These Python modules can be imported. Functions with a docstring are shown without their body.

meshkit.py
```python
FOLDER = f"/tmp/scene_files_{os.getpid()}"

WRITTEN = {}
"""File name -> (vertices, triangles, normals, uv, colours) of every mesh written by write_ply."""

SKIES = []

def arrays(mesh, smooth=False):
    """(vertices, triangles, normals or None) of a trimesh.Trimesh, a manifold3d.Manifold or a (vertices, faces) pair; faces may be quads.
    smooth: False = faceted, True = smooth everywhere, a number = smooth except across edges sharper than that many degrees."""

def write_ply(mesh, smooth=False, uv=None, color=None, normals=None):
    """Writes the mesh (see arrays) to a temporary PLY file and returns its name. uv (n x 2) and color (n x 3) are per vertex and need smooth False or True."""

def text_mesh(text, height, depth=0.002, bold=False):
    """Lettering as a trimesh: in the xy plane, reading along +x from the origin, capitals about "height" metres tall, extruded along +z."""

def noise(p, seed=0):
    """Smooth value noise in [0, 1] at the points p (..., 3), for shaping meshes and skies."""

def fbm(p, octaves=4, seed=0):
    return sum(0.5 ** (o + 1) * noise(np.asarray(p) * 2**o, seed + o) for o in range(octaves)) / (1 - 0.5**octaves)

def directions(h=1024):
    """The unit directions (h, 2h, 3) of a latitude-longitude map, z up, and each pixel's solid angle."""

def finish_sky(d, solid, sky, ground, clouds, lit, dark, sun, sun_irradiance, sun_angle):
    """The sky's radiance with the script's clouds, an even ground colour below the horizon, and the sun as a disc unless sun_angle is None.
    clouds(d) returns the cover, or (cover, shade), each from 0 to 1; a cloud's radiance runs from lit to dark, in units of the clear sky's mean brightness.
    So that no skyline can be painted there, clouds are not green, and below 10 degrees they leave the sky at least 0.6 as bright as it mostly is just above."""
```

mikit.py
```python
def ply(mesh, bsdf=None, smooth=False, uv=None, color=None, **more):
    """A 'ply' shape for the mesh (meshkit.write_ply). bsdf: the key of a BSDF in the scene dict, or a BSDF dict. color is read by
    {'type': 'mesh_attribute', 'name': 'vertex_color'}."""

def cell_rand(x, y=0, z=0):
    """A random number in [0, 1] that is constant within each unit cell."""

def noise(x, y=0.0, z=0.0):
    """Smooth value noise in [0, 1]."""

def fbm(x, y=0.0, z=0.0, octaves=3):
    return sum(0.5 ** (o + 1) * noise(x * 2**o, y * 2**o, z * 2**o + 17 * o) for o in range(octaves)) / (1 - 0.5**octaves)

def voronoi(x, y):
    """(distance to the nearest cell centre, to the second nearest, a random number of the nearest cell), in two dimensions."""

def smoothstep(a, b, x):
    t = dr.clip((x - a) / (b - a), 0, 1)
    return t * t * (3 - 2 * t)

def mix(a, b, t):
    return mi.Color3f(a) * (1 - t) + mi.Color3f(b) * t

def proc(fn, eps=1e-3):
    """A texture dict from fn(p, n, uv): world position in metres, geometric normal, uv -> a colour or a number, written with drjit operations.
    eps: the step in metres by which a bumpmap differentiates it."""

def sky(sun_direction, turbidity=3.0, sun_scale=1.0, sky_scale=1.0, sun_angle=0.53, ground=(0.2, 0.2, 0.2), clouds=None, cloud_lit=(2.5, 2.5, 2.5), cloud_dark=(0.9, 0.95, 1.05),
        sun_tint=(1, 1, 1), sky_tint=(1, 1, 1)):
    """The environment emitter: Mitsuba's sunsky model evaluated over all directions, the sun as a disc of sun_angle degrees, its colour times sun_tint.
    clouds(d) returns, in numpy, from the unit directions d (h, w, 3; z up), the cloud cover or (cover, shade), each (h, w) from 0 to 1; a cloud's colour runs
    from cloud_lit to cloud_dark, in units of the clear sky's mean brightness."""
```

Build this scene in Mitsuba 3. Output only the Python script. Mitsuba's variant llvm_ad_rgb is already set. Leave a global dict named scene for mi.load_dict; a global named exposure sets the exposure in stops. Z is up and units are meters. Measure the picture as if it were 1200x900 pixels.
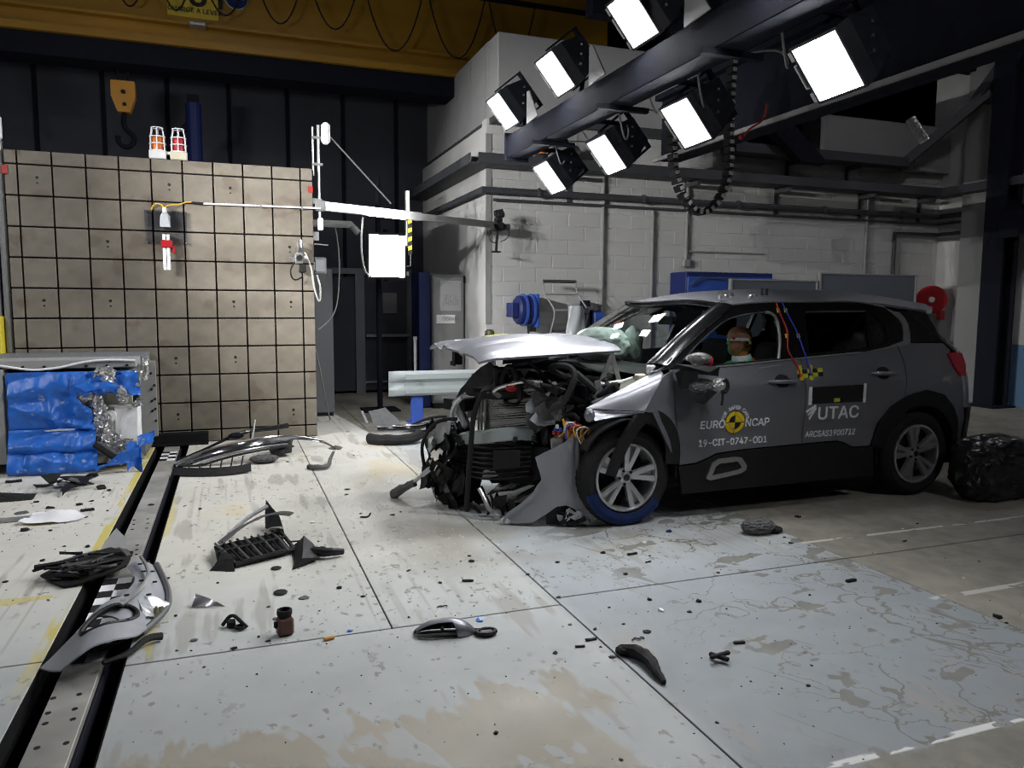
import math, random
import numpy as np, trimesh, drjit as dr, mitsuba as mi
import mikit, meshkit
from mikit import proc, noise, fbm, voronoi, cell_rand, smoothstep, mix
from manifold3d import Manifold
from scipy.interpolate import PchipInterpolator
from shapely import geometry as sg, affinity as sa
from shapely.ops import unary_union

T = mi.ScalarTransform4f
scene, labels = {}, {}

# ---------------------------------------------------------------- camera, light levels, exposure
exposure = 0.0
YAW, PITCH, ROLL, EYE = math.radians(20.185), math.radians(5.748), math.radians(-0.2856), 1.54
_f = np.array([math.sin(YAW) * math.cos(PITCH), math.cos(YAW) * math.cos(PITCH), -math.sin(PITCH)])
_r = np.array([math.cos(YAW), -math.sin(YAW), 0.0])
_d = np.cross(_f, _r)
_up = -(-math.sin(ROLL) * _r + math.cos(ROLL) * _d)
scene['camera'] = {'type': 'perspective', 'fov': math.degrees(2 * math.atan(600 / 895.9)), 'fov_axis': 'x',
                   'to_world': T().look_at(origin=[0, 0, EYE], target=[float(v) for v in np.array([0, 0, EYE]) + _f], up=[float(v) for v in _up]),
                   'near_clip': 0.05, 'far_clip': 100.0}
LAMP_RIG = 88.0       # radiance of the floodlight panels on the overhead beam in view
LAMP_LEFT = 70.0       # the rig on the other side of the track, whose shadows fall on the block wall
LAMP_LEFT_BEAM = 72.0   # and the narrow beam of each of them
LAMP_STAND = 22.0      # the floodlight beside the crash wall
LAMP_FILL = 36.0        # unseen high bay lamps, added to brighten the car and hall

# ---------------------------------------------------------------- helpers: naming
_used = {}


def numbered(base):
    n = _used.get(base, 0)
    _used[base] = n + 1
    return base if n == 0 else f'{base}_{n:03d}'


def tag(key, label=None, cat=None, group=None, kind=None):
    d = labels.setdefault(key, {})
    for k, v in (('label', label), ('category', cat), ('group', group), ('kind', kind)):
        if v is not None:
            d[k] = v
    return key


def thing(name, label, cat, group=None):
    return tag(numbered(name), label, cat, group)


def add(name, mesh, bsdf, parent=None, smooth=False, label=None, cat=None, group=None, kind=None, to=None, **more):
    key = numbered(parent + '__' + name if parent else name)
    e = dict(mesh) if isinstance(mesh, dict) else mikit.ply(mesh, bsdf, smooth=smooth, **more)
    if isinstance(mesh, dict) and bsdf:
        e['bsdf'] = {'type': 'ref', 'id': bsdf}
    if to is not None:
        e['to_world'] = T(to) if isinstance(to, np.ndarray) else to
    scene[key] = e
    if label or cat or group or kind:
        tag(key, label, cat, group, kind)
    return key


# ---------------------------------------------------------------- helpers: meshes
def A(*a):
    return np.array(a, float)


def merge(ms):
    return trimesh.util.concatenate([m for m in ms if m is not None])


def box(x0, x1, y0, y1, z0, z1, bev=0.0):
    if bev <= 0:
        m = trimesh.creation.box(extents=(x1 - x0, y1 - y0, z1 - z0))
        m.apply_translation(((x0 + x1) / 2, (y0 + y1) / 2, (z0 + z1) / 2))
        return m
    c, h = A((x0 + x1) / 2, (y0 + y1) / 2, (z0 + z1) / 2), A((x1 - x0) / 2, (y1 - y0) / 2, (z1 - z0) / 2)
    b = min(bev, 0.98 * h.min())
    pts = []
    for sx in (-1, 1):
        for sy in (-1, 1):
            for sz in (-1, 1):
                s = A(sx, sy, sz)
                for k in range(3):
                    q = h - b
                    q[k] = h[k]
                    pts.append(c + s * q)
    return trimesh.convex.convex_hull(np.array(pts))


def cbox(c, size, bev=0.0):
    c, s = A(*c), A(*size) / 2
    return box(c[0] - s[0], c[0] + s[0], c[1] - s[1], c[1] + s[1], c[2] - s[2], c[2] + s[2], bev)


def hull(pts):
    return trimesh.convex.convex_hull(np.array(pts, float))


def tube(pts, r, n=8, closed=False):
    p = np.asarray(pts, float)
    m = len(p)
    r = np.broadcast_to(np.asarray(r, float), (m,))
    if closed:
        t = np.roll(p, -1, 0) - np.roll(p, 1, 0)
    else:
        t = np.gradient(p, axis=0)
    t /= np.linalg.norm(t, axis=1, keepdims=True) + 1e-12
    a = np.cross(t[0], [0, 0, 1] if abs(t[0][2]) < 0.9 else [1, 0, 0])
    a /= np.linalg.norm(a)
    ang = np.arange(n) * 2 * np.pi / n
    rings = []
    for k in range(m):
        a = a - t[k] * (a @ t[k])
        a /= np.linalg.norm(a) + 1e-12
        b = np.cross(t[k], a)
        rings.append(p[k] + r[k] * (np.cos(ang)[:, None] * a + np.sin(ang)[:, None] * b))
    v = np.vstack(rings)
    f = []
    for k in range(m if closed else m - 1):
        for j in range(n):
            a0, a1 = k * n + j, k * n + (j + 1) % n
            b0, b1 = ((k + 1) % m) * n + j, ((k + 1) % m) * n + (j + 1) % n
            f += [[a0, a1, b1], [a0, b1, b0]]
    if not closed:
        v = np.vstack([v, p[0], p[-1]])
        c0, c1 = len(v) - 2, len(v) - 1
        for j in range(n):
            f += [[c0, (j + 1) % n, j], [c1, (m - 1) * n + j, (m - 1) * n + (j + 1) % n]]
    return trimesh.Trimesh(v, np.array(f), process=False)


def cyl(p0, p1, r, n=16):
    return tube([p0, p1], r, n)


def spline(pts, n=40, closed=False):
    p = np.asarray(pts, float)
    if closed:
        p = np.vstack([p, p[:1]])
    d = np.r_[0, np.cumsum(np.linalg.norm(np.diff(p, axis=0), axis=1))]
    from scipy.interpolate import CubicSpline
    cs = CubicSpline(d, p, bc_type='periodic' if closed else 'natural')
    return cs(np.linspace(0, d[-1], n, endpoint=not closed))


def lathe(prof, n=32):
    prof = np.asarray(prof, float)
    m = trimesh.creation.revolve(prof, sections=n)
    return m


def extr(poly, h):
    poly = poly if hasattr(poly, 'geom_type') else sg.Polygon(poly)
    gs = getattr(poly, 'geoms', [poly])
    return merge([trimesh.creation.extrude_polygon(g, h, engine='earcut') for g in gs if g.area > 1e-9])


def frame(mesh, o, ex, ey, ez=None):
    ex, ey = A(*ex), A(*ey)
    ez = np.cross(ex, ey) if ez is None else A(*ez)
    M = np.eye(4)
    M[:3, 0], M[:3, 1], M[:3, 2], M[:3, 3] = ex, ey, ez, o
    mesh = mesh.copy()
    mesh.apply_transform(M)
    return mesh


def rotm(axis, deg, point=(0, 0, 0)):
    return trimesh.transformations.rotation_matrix(math.radians(deg), axis, point)


def moved(mesh, t=(0, 0, 0), rz=0.0, rx=0.0, ry=0.0, s=None):
    m = mesh.copy()
    if s is not None:
        m.apply_scale(s)
    for ax, dg in (([1, 0, 0], rx), ([0, 1, 0], ry), ([0, 0, 1], rz)):
        if dg:
            m.apply_transform(rotm(ax, dg))
    m.apply_translation(t)
    return m


def jitter(mesh, amp, freq, seed=0):
    m = mesh.copy()
    v = np.array(m.vertices)
    for k in range(3):
        v[:, k] += amp * 2 * (meshkit.fbm(np.array(m.vertices) * freq + 31.7 * k, 3, seed + k) - 0.5)
    m.vertices = v
    return m


def sheet(G, thick):
    """A grid of points (n, m, 3) as a thin closed shell, its thickness behind the grid normal."""
    G = np.asarray(G, float)
    n, m = G.shape[:2]
    du, dv = np.gradient(G, axis=0), np.gradient(G, axis=1)
    N = np.cross(du, dv)
    N /= np.linalg.norm(N, axis=2, keepdims=True) + 1e-12
    v = np.vstack([G.reshape(-1, 3), (G - N * thick).reshape(-1, 3)])
    idx = np.arange(n * m).reshape(n, m)
    q = np.stack([idx[:-1, :-1], idx[1:, :-1], idx[1:, 1:], idx[:-1, 1:]], -1).reshape(-1, 4)
    f = [q[:, [0, 1, 2]], q[:, [0, 2, 3]], q[:, [0, 2, 1]] + n * m, q[:, [0, 3, 2]] + n * m]
    loop = np.r_[idx[:, 0], idx[-1, 1:], idx[::-1, -1][1:], idx[0, ::-1][1:-1]]
    nx = np.roll(loop, -1)
    f += [np.c_[loop, loop + n * m, nx + n * m], np.c_[loop, nx + n * m, nx]]
    mesh = trimesh.Trimesh(v, np.vstack(f), process=False)
    return mesh


def tri_poly(poly, cell):
    """Fills a shapely polygon with cells of a regular grid; returns merged (xy, faces)."""
    x0, y0, x1, y1 = poly.bounds
    V, F = [], []
    key = {}

    def vid(x, y):
        k = (round(x, 5), round(y, 5))
        if k not in key:
            key[k] = len(V)
            V.append(k)
        return key[k]

    for i in range(int(math.floor(x0 / cell)), int(math.ceil(x1 / cell))):
        strip = poly.intersection(sg.box(i * cell, y0 - 1, (i + 1) * cell, y1 + 1))
        if strip.is_empty:
            continue
        for j in range(int(math.floor(y0 / cell)), int(math.ceil(y1 / cell))):
            g = strip.intersection(sg.box(i * cell, j * cell, (i + 1) * cell, (j + 1) * cell))
            for h in getattr(g, 'geoms', [g]):
                if h.geom_type != 'Polygon' or h.area < 1e-8:
                    continue
                vv, ff = trimesh.creation.triangulate_polygon(sg.polygon.orient(h), engine='earcut')
                ids = [vid(*q) for q in vv[:, :2]]
                for t in ff:
                    t3 = [ids[q] for q in t]
                    if len(set(t3)) == 3:
                        F.append(t3)
    V, F = np.array(V), np.array(F)
    a, b, c = V[F[:, 0]], V[F[:, 1]], V[F[:, 2]]
    cr = (b[:, 0] - a[:, 0]) * (c[:, 1] - a[:, 1]) - (b[:, 1] - a[:, 1]) * (c[:, 0] - a[:, 0])
    F[cr < 0] = F[cr < 0][:, ::-1]
    return V, F


def shell(V3, F, offset):
    """Closed shell from a triangulated sheet: the sheet and a copy moved by offset (n x 3 or 3)."""
    n = len(V3)
    e = np.vstack([F[:, [0, 1]], F[:, [1, 2]], F[:, [2, 0]]])
    s = {tuple(x) for x in e}
    border = np.array([x for x in e if (x[1], x[0]) not in s])
    v = np.vstack([V3, V3 + offset])
    f = [F, F[:, ::-1] + n]
    if len(border):
        f += [np.c_[border[:, 1], border[:, 0], border[:, 0] + n], np.c_[border[:, 1], border[:, 0] + n, border[:, 1] + n]]
    return trimesh.Trimesh(v, np.vstack(f), process=False)


def ball(c, r, sub=2):
    m = trimesh.creation.icosphere(subdivisions=sub, radius=1.0)
    m.apply_scale(r)
    m.apply_translation(c)
    return m


def limbs(bones, res=0.02, smooth_it=12):
    """One continuous body out of tapered bones ((p0, r0), (p1, r1))."""
    parts = []
    for (p0, r0), (p1, r1) in bones:
        a = Manifold.sphere(r0, 20).translate(tuple(map(float, p0)))
        b = Manifold.sphere(r1, 20).translate(tuple(map(float, p1)))
        parts.append(Manifold.batch_hull([a, b]))
    m = parts[0]
    for q in parts[1:]:
        m = m + q
    m = m.refine_to_length(res).to_mesh()
    t = trimesh.Trimesh(m.vert_properties[:, :3], m.tri_verts, process=True)
    trimesh.smoothing.filter_taubin(t, iterations=smooth_it)
    return t


def shard(pts, t=.006, amp=.01, seed=0, cell=.03, bulge=0.0, freq=9.0):
    """A torn plate: a 3-D outline (nearly planar) filled, thickened and buckled."""
    p = np.asarray(pts, float)
    c = p.mean(0)
    _, _, vt = np.linalg.svd(p - c)
    e1, e2 = vt[0], vt[1]
    e3 = np.cross(e1, e2)
    q = np.c_[(p - c) @ e1, (p - c) @ e2]
    poly = sg.Polygon(q).buffer(0)
    if poly.geom_type != 'Polygon':
        poly = max(poly.geoms, key=lambda g: g.area)
    V, F = tri_poly(poly, cell)
    h = np.zeros(len(V))
    r = np.linalg.norm(V, axis=1) / (np.linalg.norm(q, axis=1).max())
    h = amp * 2 * (meshkit.fbm(np.c_[V * freq, V[:, :1] * 0] + seed, 3, seed) - .5) + bulge * (1 - r ** 2)
    V3 = c + V[:, :1] * e1 + V[:, 1:] * e2 + h[:, None] * e3
    return shell(V3, F, -e3 * t)


# ---------------------------------------------------------------- materials
def tex(c):
    return c if isinstance(c, dict) else {'type': 'rgb', 'value': list(map(float, c))}


def mat(name, color, rough=0.5, metal=0.0, coat=0.0, spec=0.5, bump=None, bscale=0.002, **more):
    b = {'type': 'principled', 'base_color': tex(color), 'roughness': rough if isinstance(rough, dict) else float(rough), 'metallic': float(metal), 'specular': float(spec), **more}
    if coat:
        b['clearcoat'], b['clearcoat_gloss'] = float(coat), 0.95
    if bump is not None:
        b = {'type': 'bumpmap', 'bump': bump, 'scale': float(bscale), 'nested': b}
    scene[name] = {'type': 'twosided', 'bsdf': b}
    return name


def lum(p, f, seed=0.0, octaves=3):
    return fbm(p.x * f + seed, p.y * f + seed * 1.7, p.z * f - seed, octaves)


def floor_color(p, n, uv):
    x, y = p.x, p.y
    big = fbm(x * 0.9, y * 0.9, 3.0)
    fine = fbm(x * 9, y * 9, 5.0)
    # paint, with light falloff mixed in: warm bright middle, dimmer right and foreground
    col = mix((0.50, 0.52, 0.515), (0.58, 0.565, 0.51), smoothstep(3.3, 5.0, y) * (1 - smoothstep(1.2, 1.9, x)))
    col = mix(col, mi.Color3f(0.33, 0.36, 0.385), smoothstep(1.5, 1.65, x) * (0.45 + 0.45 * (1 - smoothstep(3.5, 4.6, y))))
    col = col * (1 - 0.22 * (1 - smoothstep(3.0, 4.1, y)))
    col = col * (0.86 + 0.2 * big + 0.10 * (fine - 0.5))
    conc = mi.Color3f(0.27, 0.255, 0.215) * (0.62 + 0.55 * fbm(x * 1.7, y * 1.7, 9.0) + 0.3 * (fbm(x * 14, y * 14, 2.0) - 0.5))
    worn = mi.Color3f(0.36, 0.325, 0.26) * (0.75 + 0.45 * fbm(x * 3, y * 3, 1.0))
    # warm stains on the bright run-up
    st = smoothstep(0.60, 0.74, fbm(x * 1.9 + 7.0, y * 1.0, 11.0)) * smoothstep(4.0, 4.6, y) * (1 - smoothstep(1.5, 1.8, x))
    col = mix(col, mi.Color3f(0.56, 0.47, 0.30), st * 0.55)
    # scuffs dragged along the track
    sc = smoothstep(0.60, 0.70, fbm(x * 16, y * 1.4, 4.0) * 0.55 + fbm(x * 2.3, y * 2.3, 6.0) * 0.45)
    col = mix(col, mi.Color3f(0.30, 0.28, 0.25), sc * 0.55)
    dirt = smoothstep(0.40, 0.62, fbm(x * 2.0 + 9.0, y * 2.0, 81.0)) * smoothstep(0.7, 1.5, x) * smoothstep(3.9, 4.5, y) * (1 - smoothstep(6.5, 7.5, y))
    col = mix(col, mi.Color3f(0.30, 0.27, 0.21), dirt * 0.5)
    run = noise(x * 38.0, y * 0.7, 83.0)
    lines = smoothstep(0.66, 0.80, run) * smoothstep(0.45, 0.62, fbm(x * 1.7, y * 0.9, 85.0)) * smoothstep(3.4, 3.8, y)
    col = mix(col, mi.Color3f(0.33, 0.31, 0.27), lines * 0.45)
    specks = smoothstep(0.70, 0.78, fbm(x * 30, y * 22, 8.0)) * smoothstep(0.45, 0.6, fbm(x * 1.5, y * 1.5, 14.0))
    col = mix(col, mi.Color3f(0.20, 0.19, 0.17), specks * 0.7)
    # long curling scratches in the right-hand field
    w1 = fbm(x * 2.4 + 3.0, y * 2.4, 21.0) + 0.25 * (fbm(x * 11, y * 11, 23.0) - 0.5)
    w2 = fbm(x * 1.8 - y * 3.1, x * 2.2 + y * 0.8, 27.0) + 0.25 * (fbm(x * 13, y * 13, 29.0) - 0.5)
    ln = (1 - smoothstep(0.006, 0.018, dr.abs(w1 - 0.47))) * smoothstep(0.38, 0.50, fbm(x * 1.9, y * 1.9, 31.0))
    l2 = (1 - smoothstep(0.003, 0.011, dr.abs(w2 - 0.52))) * smoothstep(0.36, 0.48, fbm(x * 2.1, y * 2.1, 35.0))
    patch = smoothstep(0.66, 0.70, fbm(x * 3.4 + y * 1.5, y * 7.0 - x * 2.0, 37.0) + 0.3 * (fbm(x * 14, y * 14, 38.0) - 0.5))
    w3 = fbm(x * 5.0 + y * 1.5, y * 4.0, 71.0) + 0.3 * (fbm(x * 19, y * 19, 73.0) - 0.5)
    l3 = (1 - smoothstep(0.006, 0.02, dr.abs(w3 - 0.56))) * smoothstep(0.48, 0.58, fbm(x * 2.6, y * 2.6, 75.0))
    w4 = noise((x + y * 0.55) * 9.0, (y - x * 0.2) * 0.8, 77.0)
    l4 = (1 - smoothstep(0.01, 0.04, dr.abs(w4 - 0.5))) * smoothstep(0.60, 0.68, fbm(x * 3.3, y * 3.3, 79.0))
    right = smoothstep(1.75, 2.3, x) * (1 - smoothstep(4.6, 5.4, y))
    col = mix(col, mi.Color3f(0.175, 0.17, 0.15) * (0.8 + 0.4 * fine), dr.minimum(ln * 1.3 + l2 * 1.3 + patch + l3 + l4, 1) * right * 0.9)
    # brush-worn brown field near the camera
    rag = 0.40 * (fbm(x * 7 + y * 2.6, y * 1.6 - x * 0.9, 41.0) - 0.5) + 0.22 * (fbm(x * 22, y * 7, 43.0) - 0.5)
    f1 = smoothstep(-0.03, 0.03, 2.72 + 0.06 * x - y + rag) * smoothstep(-0.05, 0.05, x + 0.28 + rag) * smoothstep(-0.05, 0.05, 1.26 - x + 0.55 * (y - 2.5) * 0 + rag)
    f1 = f1 * (1 - 0.8 * smoothstep(0.64, 0.70, fbm(x * 12 + y * 4, y * 4 - x * 2, 47.0)))
    col = mix(col, worn * 0.92, f1 * 0.9)
    # bare concrete beyond the paint; its tone also paints the shade behind the car
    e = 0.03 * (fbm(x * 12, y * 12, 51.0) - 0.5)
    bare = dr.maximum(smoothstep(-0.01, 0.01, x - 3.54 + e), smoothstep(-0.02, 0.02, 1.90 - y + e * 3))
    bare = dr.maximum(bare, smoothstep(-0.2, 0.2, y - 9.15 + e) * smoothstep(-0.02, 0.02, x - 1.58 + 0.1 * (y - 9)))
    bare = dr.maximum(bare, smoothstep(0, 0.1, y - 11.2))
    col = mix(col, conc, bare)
    # white bay lines on the concrete and the frayed line along the paint's front edge
    fray = smoothstep(0.34, 0.44, fbm(x * 9, y * 22, 55.0))
    li = dr.maximum(1 - smoothstep(0.014, 0.022, dr.abs(y - 3.945 + 0.012 * x - 0.05)), 1 - smoothstep(0.018, 0.028, dr.abs(y - 2.93)))
    col = mix(col, mi.Color3f(0.50, 0.49, 0.45), li * fray * smoothstep(3.45, 3.5, x) * 0.9)
    fl = (1 - smoothstep(0.012, 0.022, dr.abs(y - 1.92))) * smoothstep(1.5, 1.9, x) * (1 - smoothstep(2.9, 3.3, x)) * smoothstep(0.45, 0.55, fbm(x * 12, y * 30, 57.0))
    col = mix(col, mi.Color3f(0.68, 0.68, 0.66), fl)
    # worn yellow edging of the slot
    yw = smoothstep(0.30, 0.50, fbm(x * 14, y * 3, 61.0))
    ye = (1 - smoothstep(0.022, 0.034, dr.abs(x + 0.838))) * smoothstep(3.2, 4.0, y) * yw
    y2 = (1 - smoothstep(0.045, 0.07, dr.abs(x + 0.43))) * smoothstep(0.55, 0.66, fbm(x * 6, y * 1.6, 63.0)) * smoothstep(3.3, 3.6, y)
    y3 = smoothstep(0.78, 0.80, fbm(x * 3.1, y * 3.1, 67.0)) * smoothstep(0.3, 0.5, -x)
    col = mix(col, mi.Color3f(0.55, 0.47, 0.14), dr.minimum(ye + y2 * 0.6 + y3 * 0.7, 1) * (1 - bare))
    return col


def floor_rough(p, n, uv):
    return 0.42 + 0.3 * fbm(p.x * 3, p.y * 3, 2.0)


def wall_color(p, n, uv):
    a = lum(p, 1.3, 3.0)
    c = mi.Color3f(0.47, 0.465, 0.45) * (0.86 + 0.24 * a)
    # blue dado of the hall, paint up to about a metre
    dado = (1 - smoothstep(0.98, 0.995, p.z)) * smoothstep(11.0, 11.1, p.x)
    return mix(c, mi.Color3f(0.10, 0.19, 0.30), dado)


def tile_color(p, n, uv):
    a = lum(p, 2.2, 1.0)
    b = lum(p, 11.0, 5.0)
    c = mix((0.18, 0.155, 0.122), (0.25, 0.222, 0.18), a) * (0.82 + 0.3 * b)
    band = smoothstep(0.35, 0.7, noise(p.z * 3.4, p.x * 0.7, 2.0))
    c = c * (0.9 + 0.14 * band)
    return mix(c, mi.Color3f(0.13, 0.095, 0.07), smoothstep(0.62, 0.75, lum(p, 4.5, 8.0)) * 0.55)


def blue_sheet(p, n, uv):
    a = lum(p, 26.0, 2.0, 2)
    rub = smoothstep(0.70, 0.78, lum(p, 17.0, 4.0, 3))
    return mix(mi.Color3f(0.018, 0.135, 0.56) * (0.8 + 0.35 * a), mi.Color3f(0.40, 0.46, 0.58), rub * 0.7)


def dirty_steel(p, n, uv):
    a = lum(p, 6.0, 2.0)
    return mi.Color3f(0.40, 0.39, 0.36) * (0.6 + 0.7 * a)


def yellow_girder(p, n, uv):
    a = fbm(p.x * 0.8, p.z * 5.0, 2.0)
    return mi.Color3f(0.36, 0.185, 0.016) * (0.75 + 0.4 * a)


def crumb_bump(p, n, uv):
    return lum(p, 40.0, 3.0, 3)


def dark_wall(p, n, uv):
    return mi.Color3f(0.075, 0.078, 0.094) * (0.7 + 0.6 * fbm(p.x * 0.7, p.z * 0.35, p.y))


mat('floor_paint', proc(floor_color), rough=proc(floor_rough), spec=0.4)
mat('wall_paint', proc(wall_color), rough=0.65, spec=0.3)
mat('wall_panel', (0.29, 0.29, 0.285), rough=0.6, spec=0.3)
mat('dark_hall', proc(dark_wall), rough=0.8, spec=0.15)
mat('tile_stone', proc(tile_color), rough=0.55, spec=0.35)
mat('joint_dark', (0.018, 0.017, 0.016), rough=0.9, spec=0.1)
mat('pit_black', (0.012, 0.012, 0.013), rough=0.9, spec=0.1)
mat('rail_steel', proc(dirty_steel), rough=0.5, metal=0.35, bump=proc(crumb_bump), bscale=0.001)
mat('steel', (0.48, 0.48, 0.47), rough=0.35, metal=0.8)
mat('bright_steel', (0.75, 0.75, 0.74), rough=0.22, metal=0.95)
mat('galvanised', (0.38, 0.42, 0.42), rough=0.5, metal=0.35)
mat('foil', (0.78, 0.78, 0.78), rough=0.22, metal=0.95)
mat('blue_sheet', proc(blue_sheet), rough=0.38, spec=0.5)
mat('blue_paint', (0.035, 0.085, 0.36), rough=0.4)
mat('deep_blue', (0.013, 0.022, 0.105), rough=0.5, spec=0.3)
mat('tray_grey', (0.045, 0.047, 0.052), rough=0.6)
mat('conduit_grey', (0.24, 0.24, 0.235), rough=0.5)
mat('dark_steel', (0.012, 0.013, 0.020), rough=0.8, spec=0.12)
mat('lamp_black', (0.012, 0.014, 0.020), rough=0.4)
mat('girder_yellow', proc(yellow_girder), rough=0.55)
mat('orange_paint', (0.60, 0.27, 0.03), rough=0.5)
mat('sign_yellow', (0.62, 0.45, 0.04), rough=0.5)
mat('hazard_yellow', (0.75, 0.62, 0.05), rough=0.5)
mat('white_plastic', (0.72, 0.72, 0.71), rough=0.45)
mat('cream_plastic', (0.60, 0.56, 0.42), rough=0.5)
mat('paper', (0.42, 0.42, 0.42), rough=0.8, spec=0.2)
mat('cabinet_grey', (0.155, 0.165, 0.175), rough=0.5)
mat('screen_grey', (0.085, 0.095, 0.115), rough=0.6)
mat('red_plastic', (0.38, 0.012, 0.018), rough=0.35)
mat('amber_plastic', (0.60, 0.16, 0.02), rough=0.3)
mat('ink_black', (0.010, 0.010, 0.010), rough=0.5)
mat('ink_grey', (0.20, 0.20, 0.21), rough=0.5)
mat('print_white', (0.80, 0.82, 0.86), rough=0.5)
mat('sticker_white', (0.82, 0.82, 0.84), rough=0.5)
mat('target_yellow', (0.72, 0.50, 0.02), rough=0.45)
mat('tape_yellow', (0.62, 0.58, 0.04), rough=0.45)
mat('tape_red', (0.42, 0.03, 0.02), rough=0.5)
mat('tape_blue', (0.03, 0.06, 0.42), rough=0.5)
mat('body_grey', (0.205, 0.21, 0.235), rough=0.36, metal=0.5, coat=1.0)
mat('bumper_grey', (0.29, 0.30, 0.325), rough=0.5, metal=0.1)
mat('gloss_black', (0.007, 0.007, 0.008), rough=0.16, coat=0.25, spec=0.4)
mat('black_plastic', (0.012, 0.012, 0.013), rough=0.5, spec=0.32)
mat('rough_black', (0.014, 0.014, 0.014), rough=0.75, spec=0.3)
mat('grey_plastic', (0.09, 0.09, 0.092), rough=0.5)
mat('chrome', (0.62, 0.62, 0.63), rough=0.16, metal=1.0)
mat('satin_trim', (0.36, 0.36, 0.37), rough=0.35, metal=0.7)
mat('alloy', (0.58, 0.58, 0.59), rough=0.32, metal=0.75)
mat('tyre_rubber', (0.016, 0.016, 0.017), rough=0.8, spec=0.3)
mat('tyre_blue', (0.012, 0.030, 0.115), rough=0.7, spec=0.3)
mat('seat_cloth', (0.018, 0.018, 0.020), rough=0.9, spec=0.2)
mat('airbag_cloth', (0.72, 0.76, 0.73), rough=0.85, spec=0.2)
mat('radiator_fin', (0.50, 0.51, 0.48), rough=0.5, metal=0.3)
mat('skin_vinyl', (0.42, 0.20, 0.115), rough=0.55)
mat('skin_orange', (0.50, 0.20, 0.04), rough=0.5)
mat('green_cloth', (0.06, 0.50, 0.30), rough=0.8, spec=0.2)
mat('red_lens', (0.40, 0.012, 0.03), rough=0.15, coat=0.8)
mat('copper', (0.62, 0.30, 0.16), rough=0.35, metal=0.8)
mat('yellow_wire', (0.70, 0.42, 0.04), rough=0.5)
mat('white_wire', (0.62, 0.62, 0.58), rough=0.5)
mat('bag_black', (0.012, 0.013, 0.014), rough=0.22, spec=0.6)
mat('blue_glass_chip', (0.12, 0.30, 0.75), rough=0.3)
mat('brown_plastic', (0.10, 0.035, 0.022), rough=0.45)
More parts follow.
